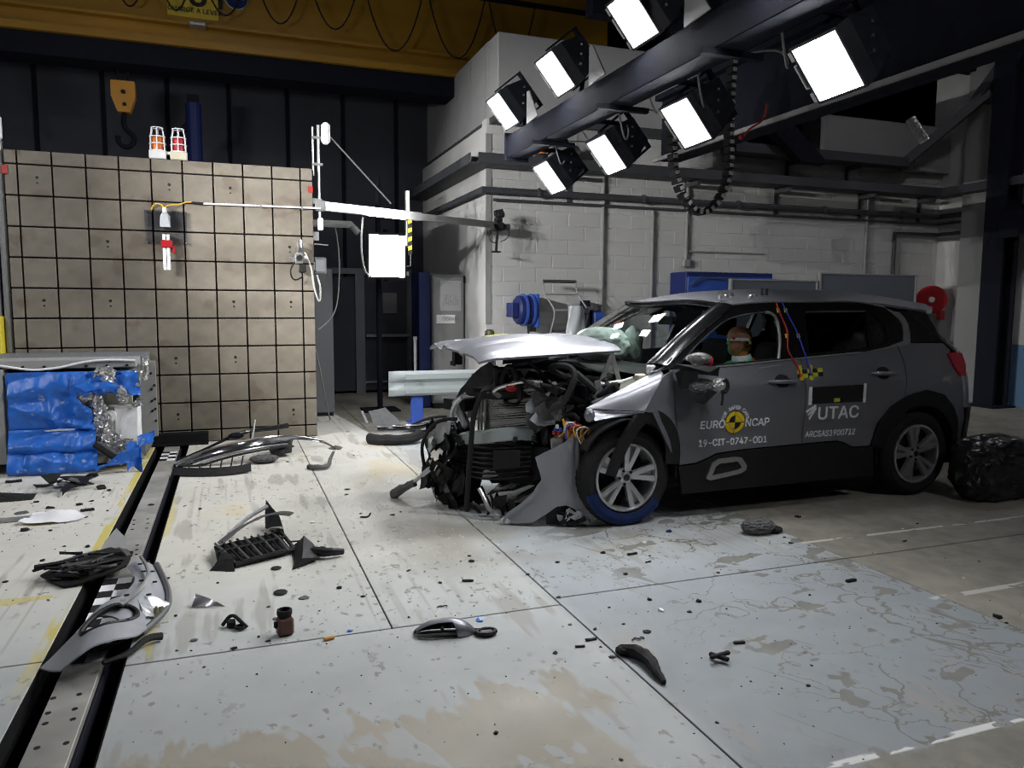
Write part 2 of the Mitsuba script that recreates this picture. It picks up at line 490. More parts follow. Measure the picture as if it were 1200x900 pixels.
mat('honeycomb', (0.40, 0.41, 0.36), rough=0.6, metal=0.2, bump=proc(crumb_bump), bscale=0.003)
mat('film', (0.42, 0.44, 0.46), rough=0.3, spec=0.5)
scene['pane'] = {'type': 'thindielectric', 'int_ior': 1.5, 'specular_transmittance': {'type': 'rgb', 'value': [0.88, 0.93, 0.91]}}
scene['dark_pane'] = {'type': 'thindielectric', 'int_ior': 1.5, 'specular_transmittance': {'type': 'rgb', 'value': [0.62, 0.66, 0.65]}}
scene['clear_sheet'] = {'type': 'thindielectric', 'int_ior': 1.45, 'specular_transmittance': {'type': 'rgb', 'value': [0.80, 0.82, 0.86]}}
mat('olive_paint', (0.05, 0.045, 0.015), rough=0.5)
# ---------------------------------------------------------------- the hall: floor, slot, walls, roof
FL = tag('floor', kind='structure')
slabs = [(-5.5, -0.81, -2.0, 3.675), (-5.5, -0.81, 3.685, 13.8), (-0.47, 1.568, -2.0, 3.515), (-0.47, 0.683, 3.525, 13.8), (0.691, 1.568, 3.525, 13.8),
         (1.576, 3.545, -2.0, 3.605), (1.576, 3.545, 3.615, 9.1), (3.55, 7.6, -2.0, 3.605), (3.55, 7.6, 3.615, 9.1), (7.606, 12.6, -2.0, 3.605), (7.606, 12.6, 3.615, 9.1),
         (1.576, 12.6, 9.108, 13.8)]
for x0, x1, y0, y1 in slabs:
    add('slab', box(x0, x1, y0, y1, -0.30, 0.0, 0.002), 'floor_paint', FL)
add('underside', box(-5.5, 12.6, -2.0, 13.8, -0.75, -0.6), 'pit_black', FL)
add('slot_side', box(-0.811, -0.803, -2.0, 9.24, -0.6, -0.006), 'pit_black', FL)
add('slot_side', box(-0.477, -0.469, -2.0, 9.24, -0.6, -0.006), 'pit_black', FL)
add('joint_filler', merge([box(-5.5, -0.81, 3.674, 3.686, -0.2, -0.006), box(-0.47, 1.57, 3.514, 3.526, -0.2, -0.006), box(0.682, 0.692, 3.5, 13.8, -0.2, -0.006),
                           box(1.567, 1.577, -2, 13.8, -0.2, -0.006), box(1.57, 12.6, 3.604, 3.616, -0.2, -0.006), box(1.57, 12.6, 9.099, 9.109, -0.2, -0.006),
                           box(3.544, 3.551, -2, 9.1, -0.2, -0.002), box(7.599, 7.607, -2, 9.1, -0.2, -0.006)]), 'joint_dark', FL)

WB = tag('wall_back', kind='structure')
add('masonry', box(3.36, 11.70, 10.206, 10.40, 0.0, 4.10), 'wall_paint', WB)
rng = random.Random(4)
blk = mikit.ply(box(0, 0.49, 0, 0.02, 0, 0.192, 0.004), 'wall_paint')
half = mikit.ply(box(0, 0.24, 0, 0.02, 0, 0.192, 0.004), 'wall_paint')
for c in range(16):
    z = 0.90 + 0.2 * c
    xs = 3.36
    first = c % 2 == 1
    while xs < 11.65:
        small = first or xs > 11.25
        first = False
        add('block', half if small else blk, None, WB, to=T().translate([xs, 10.2 + rng.uniform(-0.002, 0.0025), z]))
        xs += 0.25 if small else 0.5
add('upper_panel', box(3.45, 7.35, 9.98, 10.40, 4.10, 5.18, 0.01), 'wall_panel', WB)
add('upper_panel', box(8.95, 11.70, 10.05, 10.40, 3.86, 4.62, 0.01), 'wall_panel', WB)
add('panel_edge', box(8.86, 8.95, 10.0, 10.42, 3.86, 4.70), 'satin_trim', WB)
add('upper_soffit', box(3.40, 7.4, 9.9, 13.8, 4.02, 4.10), 'tray_grey', WB)
WS = tag('wall_side', kind='structure')
add('masonry', box(3.36, 3.55, 10.40, 13.9, 0.0, 4.02), 'wall_paint', WS)
add('upper_panel', box(3.45, 3.60, 10.40, 13.9, 4.10, 5.18), 'wall_panel', WS)
for k in range(5):
    add('panel_joint', box(3.444, 3.452, 10.5 + 0.7 * k, 10.512 + 0.7 * k, 4.12, 5.17), 'conduit_grey', WS)
WR = tag('wall_right', kind='structure')
add('masonry', box(11.70, 11.95, -2.0, 10.4, 0.0, 6.0), 'wall_paint', WR)
WF = tag('wall_far', kind='structure')
add('cladding', box(-6.0, 12.6, 13.9, 14.1, 0.0, 7.2), 'dark_hall', WF)
for k in range(9):
    add('cladding_rib', box(-4.6 + 0.93 * k, -4.54 + 0.93 * k, 13.87, 13.9, 0.0, 6.0), 'dark_steel', WF)
WL = tag('wall_left', kind='structure')
add('cladding', box(-5.7, -5.5, -2.0, 14.0, 0.0, 7.2), 'dark_hall', WL)
CE = tag('ceiling', kind='structure')
add('deck', box(-5.7, 12.6, -2.0, 14.1, 7.2, 7.4), 'dark_hall', CE)
for k in range(-1, 5):
    add('purlin', box(-5.5, 12.5, 1.0 + 2.6 * k, 1.15 + 2.6 * k, 6.95, 7.2), 'dark_steel', CE)
TR = tag('trim_1', kind='structure')
add('corner_guard', box(3.35, 3.43, 10.19, 10.2, 1.3, 3.9), 'conduit_grey', TR)

# dark opening with a framed double door behind the guardrail
DR = tag('door_1', kind='structure')
add('leaf', box(2.22, 2.98, 13.62, 13.66, 0.05, 2.05), 'dark_hall', DR)
add('leaf', box(1.30, 2.06, 13.62, 13.66, 0.05, 2.05), 'dark_hall', DR)
add('frame_post', box(2.06, 2.22, 13.55, 13.70, 0.0, 2.15), 'cabinet_grey', DR)
add('frame_post', box(2.98, 3.06, 13.55, 13.70, 0.0, 2.15), 'cabinet_grey', DR)
add('frame_head', box(1.20, 3.06, 13.55, 13.70, 2.10, 2.20), 'cabinet_grey', DR)
add('push_bar', box(2.24, 3.0, 13.52, 13.58, 1.00, 1.05), 'conduit_grey', DR)
add('bottom_rail', box(2.22, 2.98, 13.58, 13.63, 0.18, 0.22), 'conduit_grey', DR)
add('notice', box(2.55, 2.80, 13.60, 13.618, 1.42, 1.78), 'ink_grey', DR)
# ---------------------------------------------------------------- fixtures along the walls
def tray(name, label, pts, w, h, mat_, brackets=(), lipped=True):
    """A cable tray along a polyline (x, y, z of its middle line), its width across the wall w, its depth h, with wall brackets as parts."""
    k = thing(name, label, 'cable tray')
    for a, b in zip(pts[:-1], pts[1:]):
        a, b = A(*a), A(*b)
        d = b - a
        L = np.linalg.norm(d)
        d /= L
        s = np.cross(d, [0, 0, 1.0])
        if np.linalg.norm(s) < 1e-6:
            s = A(1, 0, 0)
        s /= np.linalg.norm(s)
        u = np.cross(s, d)
        prof = sg.Polygon([(-w / 2, -h / 2), (w / 2, -h / 2), (w / 2, h / 2), (w / 2 - .015, h / 2), (w / 2 - .015, -h / 2 + .02), (-w / 2 + .015, -h / 2 + .02), (-w / 2 + .015, h / 2), (-w / 2, h / 2)])
        add('channel', frame(extr(prof, L + w * 0.45), a - d * w * 0.22, s, u, d), mat_, k)
    for (bx, by, bz, ang) in brackets:
        m = merge([box(-.03, .03, -.02, .02, -.42, .05), box(-.025, .025, -w, .02, -.10, -.04)])
        add('bracket', moved(m, (bx, by, bz), rz=ang), mat_, k)
    return k


tray('cable_tray', 'dark upper cable tray running the length of the block wall below the white panels', [(3.2, 13.6, 3.50), (3.2, 9.98, 3.50), (11.45, 9.98, 3.50), (11.45, 6.2, 3.50)], 0.34, 0.13, 'tray_grey',
     [(4.6, 10.2, 3.45, 0), (6.55, 10.2, 3.45, 0), (8.2, 10.2, 3.45, 0), (9.9, 10.2, 3.45, 0), (11.2, 10.2, 3.45, 0)])
tray('cable_tray', 'dark highest cable tray that turns steeply upward near the steel column', [(7.2, 9.95, 3.93), (10.55, 9.95, 3.93), (11.35, 9.2, 4.9), (11.4, 8.6, 5.6)], 0.34, 0.14, 'tray_grey',
     [(8.4, 10.2, 3.9, 0), (9.6, 10.2, 3.9, 0)])


def pipe(label, pts, r, mat_, clips=0, name='pipe', cat='pipe'):
    k = thing(name, label, cat)
    add('run', tube(pts, r, 8), mat_, k, smooth=40)
    p = np.asarray(pts, float)
    for i in range(clips):
        a, b = p[0], p[-1]
        if len(p) > 2:
            a, b = p[1], p[2]
        c = a + (b - a) * (i + 0.5) / clips
        t = (b - a) / np.linalg.norm(b - a)
        add('clip', tube([c - t * .02, c + t * .02], r * 1.45, 8), mat_, k)
    return k


pipe('thick grey pipe along the block wall under the cable tray', [(3.27, 13.6, 3.13), (3.27, 10.11, 3.13), (11.6, 10.11, 3.13), (11.6, 6.2, 3.13)], 0.045, 'tray_grey', 5)
pipe('thin grey pipe along the block wall, lowest of the long runs', [(3.45, 10.16, 3.01), (11.64, 10.16, 3.01), (11.64, 6.2, 3.01)], 0.020, 'tray_grey', 7)
pipe('short grey pipe that drops down the wall beside the partition screens', [(10.66, 10.15, 1.2), (10.66, 10.15, 2.83), (11.62, 10.15, 2.83), (11.62, 6.2, 2.83)], 0.032, 'tray_grey', 0)
for x, z0, z1, lab in ((5.14, 1.0, 3.47, 'grey vertical conduit left of the blue wall box, on the block wall'), (5.97, 0.9, 2.98, 'grey vertical conduit behind the top of the windscreen'),
                       (6.56, 2.15, 3.47, 'grey vertical conduit ending above the blue cabinet'), (10.06, 1.9, 3.47, 'grey vertical conduit above the right-hand partition screen')):
    k = pipe(lab, [(x, 10.17, z0), (x, 10.17, z1)], 0.024, 'conduit_grey', 3, 'conduit', 'conduit')
    if x == 6.56:
        add('junction_box', box(6.50, 6.62, 10.13, 10.196, 2.16, 2.28, .01), 'conduit_grey', k)
pipe('thin grey conduit running level along the wall above the blue cabinet', [(6.6, 10.18, 2.40), (8.0, 10.18, 2.40)], 0.014, 'conduit_grey', 0, 'conduit', 'conduit')

# beacon and horn on the tray by the corner
k = thing('beacon_lamp', 'orange rotating beacon standing on the cable tray at the wall corner', 'beacon')
add('base', moved(lathe([(0, 0), (.09, 0), (.09, .04), (.07, .06), (0, .06)], 20), (4.06, 9.93, 3.565)), 'rough_black', k)
add('lens', moved(lathe([(0, .055), (.072, .055), (.072, .20), (.06, .235), (0, .245)], 20), (4.06, 9.93, 3.565)), 'amber_plastic', k, smooth=40)
k = thing('loudspeaker_horn', 'small round black siren on the cable tray beside the orange beacon', 'siren')
add('horn', frame(lathe([(0, 0), (.03, 0), (.095, .13), (.088, .13), (.02, .02), (0, .02)], 24), (4.52, 9.97, 3.665), (1, 0, 0), (0, 0, 1), (0, -1, 0)), 'rough_black', k, smooth=40)
add('foot', box(4.49, 4.55, 9.93, 10.0, 3.56, 3.66), 'rough_black', k)
k = thing('duct_riser', 'pale boxed duct rising behind the beacon to the overhead panels', 'duct')
add('casing', box(4.30, 5.0, 10.02, 10.19, 3.60, 4.08, .006), 'wall_panel', k)
add('cover_strip', box(4.62, 4.64, 10.012, 10.022, 3.62, 4.08), 'conduit_grey', k)

# steel column on the right
k = thing('steel_column', 'dark steel H-section column by the right-hand wall', 'column')
add('flange', box(11.16, 11.20, 8.56, 8.90, 0, 7.1), 'dark_steel', k)
add('flange', box(11.46, 11.50, 8.56, 8.90, 0, 7.1), 'dark_steel', k)
add('web', box(11.20, 11.46, 8.72, 8.75, 0, 7.1), 'dark_steel', k)
add('base_plate', box(11.08, 11.58, 8.48, 8.98, 0, .03), 'dark_steel', k)
add('knee_bracket', frame(extr([(0, 0), (.5, .25), (.5, .42), (0, .42)], .3), (11.05, 8.56, 2.62), (1, 0, 0), (0, 0, 1), (0, -1, 0)), 'dark_steel', k)
k = thing('wall_pier', 'grey rendered pier between the wall corner and the steel column', 'pier')
add('pier', box(11.52, 11.695, 9.14, 9.62, 0, 5.5, .01), 'conduit_grey', k)
pipe('pale vertical conduit on the right-hand wall past the column', [(11.67, 8.30, 1.55), (11.67, 8.30, 2.75)], 0.022, 'conduit_grey', 2, 'conduit', 'conduit')
k = thing('notice_board', 'cream notice board on the right-hand wall at the edge of the frame', 'board')
add('board', box(11.66, 11.70, 7.3, 8.18, 1.95, 2.75, .005), 'cream_plastic', k)
k = thing('wall_socket', 'small purple-and-white socket on the right-hand wall', 'socket')
add('plate', box(11.66, 11.70, 7.62, 7.76, 1.40, 1.62, .006), 'white_plastic', k)
add('face', box(11.655, 11.662, 7.64, 7.70, 1.43, 1.59), 'deep_blue', k)

# hose reels, trolley, wall boxes, cabinet, screens
k = thing('hose_reel', 'red fire hose reel with round disc on the wall in the right corner', 'hose reel')
R0 = A(11.25, 9.86, 1.70)
ax = A(-0.70, -0.71, 0)
s_ = A(0.71, -0.70, 0)
for nm, o, prof, m_ in (('disc', 0.0, [(0, 0), (.225, 0), (.24, .012), (.225, .025), (0, .03)], 'red_plastic'), ('disc', -0.20, [(0, 0), (.225, 0), (.24, .012), (.225, .025), (0, .03)], 'red_plastic'),
                        ('drum', -0.18, [(0, 0), (.16, 0), (.16, .18), (0, .18)], 'tape_red'), ('hub', 0.03, [(0, 0), (.05, 0), (.04, .03), (0, .03)], 'sticker_white')):
    add(nm, frame(lathe(prof, 32), R0 + ax * o, s_, (0, 0, 1), ax), m_, k, smooth=35)
add('hose', tube([R0 - ax * .09 + .18 * (math.cos(t) * s_ + math.sin(t) * A(0, 0, 1)) + ax * .012 * math.sin(3 * t) for t in np.linspace(0, 2 * np.pi, 40, endpoint=False)], .022, 8, True), 'red_plastic', k, smooth=40)
add('outlet_guide', box(11.30, 11.42, 9.72, 9.80, 1.36, 1.52, .01), 'red_plastic', k)
add('wall_arm', tube([R0 - ax * .19, (11.55, 10.06, 1.70), (11.69, 10.06, 1.70)], .03, 8), 'tape_red', k)

k = thing('hose_reel', 'blue enclosed air hose reel hung on the block wall behind the raised bonnet', 'hose reel')
c = A(3.86, 9.98, 1.50)
prof = [(0, 0), (.19, 0), (.21, .02), (.21, .08), (.19, .10), (0, .10)]
add('casing', frame(lathe([(0, 0), (.17, 0), (.20, .03), (.20, .20), (.17, .23), (0, .23)], 24), c + A(-.14, 0, 0), (0, 1, 0), (0, 0, 1), (1, 0, 0)), 'deep_blue', k, smooth=35)
add('rim', frame(lathe([(.19, 0), (.225, 0), (.225, .03), (.19, .03)], 24), c + A(-.05, 0, 0), (0, 1, 0), (0, 0, 1), (1, 0, 0)), 'blue_paint', k)
add('rim', frame(lathe([(.19, 0), (.225, 0), (.225, .03), (.19, .03)], 24), c + A(.06, 0, 0), (0, 1, 0), (0, 0, 1), (1, 0, 0)), 'blue_paint', k)
add('side_cover', box(3.62, 3.72, 9.86, 10.10, 1.40, 1.60, .01), 'deep_blue', k)
add('wall_plate', box(3.97, 4.00, 9.80, 10.2, 1.26, 1.72), 'blue_paint', k)
add('hose_guide', merge([box(3.90, 3.99, 9.9, 10.0, 1.20, 1.27), tube([(3.9, 9.95, 1.24), (3.9, 9.95, 1.05), (3.88, 9.95, .8)], .015, 8)]), 'rough_black', k)

k = thing('hand_trolley', 'grey tube-framed trolley leaning by the block wall with a plastic sack hung on it', 'trolley')
for sx in (4.10, 4.60):
    add('side_tube', tube(spline([(sx, 9.92, 1.90), (sx - .02, 9.80, 1.72), (sx + .08, 9.7, 1.50), (sx + .02, 9.62, 1.30), (sx + .05, 9.6, .08)], 24), .012, 8), 'conduit_grey', k, smooth=40)
add('grip', tube([(4.10, 9.92, 1.90), (4.60, 9.92, 1.90)], .024, 10), 'tray_grey', k)
add('cross_bar', tube([(4.085, 9.80, 1.72), (4.585, 9.80, 1.72)], .013, 8), 'conduit_grey', k)
add('cross_bar', tube([(4.17, 9.7, 1.50), (4.67, 9.7, 1.50)], .013, 8), 'conduit_grey', k)
add('cross_bar', tube([(4.10, 9.62, 1.22), (4.62, 9.62, 1.22)], .016, 8), 'tray_grey', k)
add('clamp', merge([moved(lathe([(0, 0), (.03, 0), (.03, .09), (0, .09)], 16), (4.66, 9.66, 1.46)), cyl((4.62, 9.66, 1.5), (4.74, 9.66, 1.54), .018)]), 'bright_steel', k)
add('foot_wheel', cyl((4.12, 9.60, .07), (4.16, 9.60, .07), .07, 20), 'rough_black', k)
add('foot_wheel', cyl((4.62, 9.60, .07), (4.66, 9.60, .07), .07, 20), 'rough_black', k)
k = thing('plastic_sack', 'pale translucent plastic sack hanging from the trolley', 'sack')
g = []
for i, z in enumerate(np.linspace(1.56, .62, 14)):
    row = []
    for t in np.linspace(0, 2 * np.pi, 28, endpoint=False):
        w = .10 + .05 * math.sin(min(1, i / 9) * 1.6)
        row.append((4.44 + w * math.cos(t) * (1 + .12 * math.sin(5 * t + i)), 9.55 + .06 * math.sin(t) * (1 + .2 * math.sin(4 * t + i * .7)), z))
    row.append(row[0])
    g.append(row)
add('film', sheet(np.array(g), .002), 'film', k, smooth=True)

k = thing('wall_box', 'small blue wall box beside the foot of the vertical conduit', 'box')
add('case', box(4.92, 5.06, 10.02, 10.2, 1.20, 1.50, .012), 'deep_blue', k)
add('bracket', box(4.80, 4.86, 9.98, 10.2, 1.10, 1.64, .004), 'dark_steel', k)
add('lid', box(4.94, 5.10, 9.99, 10.02, 1.25, 1.47, .008), 'blue_paint', k)

k = thing('tool_cabinet', 'blue metal cabinet by the wall behind the car roof', 'cabinet')
add('body', box(6.28, 7.82, 9.72, 10.16, 0.1, 2.07, .01), 'deep_blue', k)
add('door', box(6.30, 7.04, 9.70, 9.72, 0.2, 2.0, .004), 'blue_paint', k)
add('door', box(7.06, 7.80, 9.70, 9.72, 0.2, 2.0, .004), 'blue_paint', k)
add('hand_rail', tube(spline([(6.32, 9.66, 1.86), (6.41, 9.64, 1.96), (6.66, 9.62, 1.98), (7.1, 9.62, 1.98)], 16), .012, 8), 'tray_grey', k)
add('plinth', box(6.31, 7.79, 9.74, 10.14, 0.0, 0.1), 'rough_black', k)
for i, (x0, x1, z) in enumerate(((6.82, 8.40, 1.965), (8.43, 10.38, 2.085))):
    k = thing('partition_screen', ('dark grey partition screen in front of the blue cabinet', 'dark grey partition screen nearest the red hose reel')[i], 'screen', )
    add('panel', box(x0 + .02, x1 - .02, 9.40, 9.43, .12, z - .02), 'screen_grey', k)
    add('frame', merge([box(x0, x0 + .03, 9.385, 9.445, .0, z), box(x1 - .03, x1, 9.385, 9.445, 0, z), box(x0, x1, 9.385, 9.445, z - .02, z), box(x0, x1, 9.385, 9.445, .10, .13)]), 'conduit_grey', k)
    add('foot', merge([box(x0, x0 + .05, 9.2, 9.62, 0, .03), box(x1 - .05, x1, 9.2, 9.62, 0, .03)]), 'conduit_grey', k)

k = thing('equipment_cabinet', 'grey upright cabinet with papers taped on it, left of the wall corner', 'cabinet')
add('body', box(2.84, 3.34, 11.2, 11.75, .08, 2.02, .008), 'cabinet_grey', k)
add('door', box(2.86, 3.32, 11.185, 11.2, .12, 1.98, .004), 'conduit_grey', k)
add('plinth', box(2.86, 3.32, 11.22, 11.73, 0, .08), 'rough_black', k)
add('notice_sheet', box(2.96, 3.28, 11.180, 11.185, 1.48, 1.93), 'paper', k)
add('sticker', box(2.90, 3.19, 11.180, 11.185, 1.29, 1.42), 'sticker_white', k)
add('sticker_logo', merge([moved(meshkit.text_mesh('CERAM', .052, .002, True), (0, 0, 0))]), 'ink_grey', k, to=np.array([[1, 0, 0, 2.985], [0, 0, -1, 11.18], [0, 1, 0, 1.335], [0, 0, 0, 1.0]]))
pts = []
for i in range(9):
    pts.append(box(3.0 + .028 * i, 3.006 + .028 * i, 11.177, 11.18, 1.56, 1.56 + .08 + .02 * (i * 7 % 5)))
add('notice_print', merge(pts), 'ink_grey', k)
add('hinge', box(3.325, 3.345, 11.17, 11.2, 1.9, 2.0), 'rough_black', k)
k = thing('blue_locker', 'dark blue locker left of the grey cabinet with papers', 'locker')
add('body', box(2.66, 2.835, 11.3, 11.8, 0.02, 2.05, .006), 'deep_blue', k)
k = thing('switch_cabinet', 'tall plain grey cabinet just right of the tiled crash wall', 'cabinet')
add('body', box(0.96, 1.345, 10.9, 11.4, 0.05, 2.05, .008), 'cabinet_grey', k)
add('plinth', box(0.98, 1.33, 10.92, 11.38, 0, .05), 'rough_black', k)

k = thing('guardrail', 'galvanised W-beam guardrail on a blue post behind the car front', 'guardrail')
zz = [(.37, .0), (.40, .03), (.45, .035), (.49, -.045), (.545, -.045), (.59, .035), (.655, .035), (.70, .0)]
G = np.array([[(x, 9.85 - d * .9, z) for z, d in zz] for x in (2.13, 2.6, 3.1, 3.7)])
add('beam', sheet(G, .006), 'galvanised', k, smooth=25)
end = np.array([[(1.91 + .22 * t, 9.86 - (d * .9 * (.15 + .85 * t)), z) for z, d in zz] for t in np.linspace(0, 1, 6)])
add('end_piece', sheet(end, .006), 'galvanised', k, smooth=25)
add('post', box(2.23, 2.38, 9.90, 10.0, 0, .58, .006), 'blue_paint', k)
add('post', box(3.30, 3.35, 9.90, 10.0, 0, .58, .004), 'blue_paint', k)
add('base_plate', box(2.18, 2.43, 9.84, 10.06, 0, .015), 'blue_paint', k)
add('bolt', cyl((2.30, 9.88, .54), (2.30, 9.84, .54), .018, 8), 'steel', k)
k = thing('marker_post', 'thin pale post standing behind the guardrail', 'post')
add('pole', cyl((2.38, 10.35, 0), (2.38, 10.35, 1.13), .02, 10), 'conduit_grey', k)
add('cap', cyl((2.38, 10.35, 1.08), (2.38, 10.35, 1.13), .028, 10), 'satin_trim', k)
k = thing('yellow_machine', 'yellow clamp stand at the foot of the wall corner, seen over the bonnet', 'stand')
add('head', jitter(merge([box(3.20, 3.44, 9.72, 9.9, .96, 1.16, .03), box(3.22, 3.30, 9.7, 9.85, 1.14, 1.24, .02)]), .03, 9, 3), 'olive_paint', k)
add('stem', tube([(3.25, 9.8, 0), (3.3, 9.8, 1.02)], .035, 8), 'olive_paint', k)
add('foot', box(3.12, 3.46, 9.66, 9.94, 0, .03), 'rough_black', k)
add('strut', tube([(3.46, 9.8, 0.02), (3.32, 9.8, .95)], .02, 8), 'tray_grey', k)

k = thing('refuse_sack', 'crumpled black plastic sack on the concrete behind the rear wheel', 'sack')
V = trimesh.creation.icosphere(subdivisions=5)
v = np.array(V.vertices)
sup = np.sign(v) * np.abs(v) ** .6
v = A(5.86, 4.44, .245) + sup * A(.36, .19, .25)
n0 = meshkit.fbm(v * 7, 4, 5)
ridge = 1 - np.abs(2 * meshkit.fbm(v * 9 + 4, 3, 9) - 1)
v += np.array(V.vertices) * (.10 * (n0 - .5) + .05 * (ridge - .6))[:, None]
v[:, 2] = np.maximum(v[:, 2], .002)
add('film', trimesh.Trimesh(v, V.faces, process=False), 'bag_black', k, smooth=25)
add('label_film', jitter(box(5.80, 6.0, 4.40, 4.47, .485, .495), .012, 14, 4), 'film', k)
k = thing('trolley_jack', 'blue steel post with a cable at the right edge of the frame', 'post')
add('post', box(6.25, 6.41, 4.36, 4.48, 0.02, .66, .01), 'blue_paint', k)
add('cable', tube(spline([(6.27, 4.34, .36), (6.19, 4.30, .22), (6.20, 4.26, .08), (6.30, 4.24, .02), (6.5, 4.26, .015)], 24), .012, 8), 'rough_black', k, smooth=40)
add('foot', box(6.22, 6.48, 4.30, 4.54, 0, .02), 'rough_black', k)

# ---------------------------------------------------------------- the bridge crane at the back
k = thing('bridge_crane', 'orange-yellow bridge crane girder across the top left of the hall', 'crane')
add('girder', box(-6.0, 6.2, 12.2, 12.7, 5.25, 6.9, .01), 'girder_yellow', k)
add('bottom_flange', box(-6.0, 6.2, 12.02, 12.75, 5.15, 5.25), 'girder_yellow', k)
add('ledge', box(-6.0, 6.2, 12.06, 12.2, 5.46, 5.50), 'girder_yellow', k)
add('under_beam', box(-6.0, 6.2, 12.10, 12.62, 4.86, 5.15), 'dark_steel', k)
add('festoon_track', box(-6.0, 6.2, 11.98, 12.04, 6.36, 6.42), 'dark_steel', k)
pl = add('rating_plate', box(-.70, -.03, 12.18, 12.2, 5.60, 6.20), 'sign_yellow', k)
add('rating_figures', meshkit.text_mesh('5T', .33, .006, True), 'ink_black', pl, to=np.array([[1, 0, 0, -.45], [0, 0, -1, 12.18], [0, 1, 0, 5.77], [0, 0, 0, 1.0]]))
add('rating_line', meshkit.text_mesh('CHARGE A LEVER', .062, .004, True), 'ink_black', pl, to=np.array([[1, 0, 0, -.70], [0, 0, -1, 12.18], [0, 1, 0, 5.67], [0, 0, 0, 1.0]]))
rd = add('round_sign', frame(lathe([(0, 0), (.16, 0), (.16, .012), (0, .012)], 28), (.22, 12.2, 5.95), (1, 0, 0), (0, 0, 1), (0, -1, 0)), 'deep_blue', k)
add('sign_rim', frame(lathe([(.15, 0), (.165, 0), (.165, .016), (.15, .016)], 28), (.22, 12.2, 5.95), (1, 0, 0), (0, 0, 1), (0, -1, 0)), 'paper', rd)
add('sign_line', box(.11, .33, 12.18, 12.19, 5.93, 5.96), 'paper', rd)
add('end_carriage', box(-.42, -.20, 12.0, 12.2, 5.44, 5.50, .01), 'steel', k)
xs = [-2.1, -1.45, -.86, -.30, .42, 1.18, 1.98, 2.96, 3.95, 4.8]
dep = [.80, .84, .82, .80, .82, .80, 1.02, 1.02, .95, .9]
for i in range(9):
    kk = thing('festoon_cable', f"black cable loop hanging from the crane girder, {'first second third fourth fifth sixth seventh eighth ninth'.split()[i]} from the left", 'cable')
    x0, x1, d_ = xs[i] + .03, xs[i + 1] - .03, dep[i]
    add('loop', tube([(x0 + (x1 - x0) * t, 11.98, 6.36 - d_ * 4 * t * (1 - t) * (1 - .3 * t * (1 - t))) for t in np.linspace(0, 1, 24)], .012, 6), 'rough_black', kk, smooth=40)
    add('carrier', box(x0 - .05, x0 + .01, 11.95, 11.98, 6.34, 6.44), 'rough_black', kk)

k = thing('crane_hook_block', 'orange crane hook block hanging in the dark behind the tiled wall', 'hook block')
add('cheek', frame(extr(sg.Polygon([(-.14, 0), (.14, 0), (.14, -.20), (.07, -.40), (-.07, -.40), (-.14, -.20)]).buffer(.015), .16), (-1.335, 12.58, 4.69), (1, 0, 0), (0, 0, 1), (0, -1, 0)), 'orange_paint', k)
add('sheave_pin', merge([cyl((-1.33, 12.43, 4.55), (-1.33, 12.40, 4.55), .03), cyl((-1.32, 12.43, 4.38), (-1.32, 12.40, 4.38), .025)]), 'rough_black', k)
add('wire_rope', merge([cyl((-1.40, 12.5, 4.68), (-1.40, 12.5, 4.9), .012, 6), cyl((-1.27, 12.5, 4.68), (-1.27, 12.5, 4.9), .012, 6)]), 'rough_black', k)
add('hook', tube(spline([(-1.335, 12.5, 4.28), (-1.32, 12.5, 4.05), (-1.22, 12.5, 3.92), (-1.32, 12.5, 3.80), (-1.42, 12.5, 3.86), (-1.43, 12.5, 3.95)], 30), .035, 10), 'dark_steel', k, smooth=40)
k = thing('jib_post', 'dark blue slewing post with a strut behind the tiled wall', 'post')
add('mast', cyl((-.42, 12.55, 0), (-.42, 12.55, 4.5), .11, 16), 'deep_blue', k)
add('strut', tube([(-.90, 12.55, 3.75), (-.45, 12.55, 4.25)], .05, 8), 'dark_steel', k)
add('head', box(-.50, -.34, 12.48, 12.62, 4.5, 4.62), 'dark_steel', k)
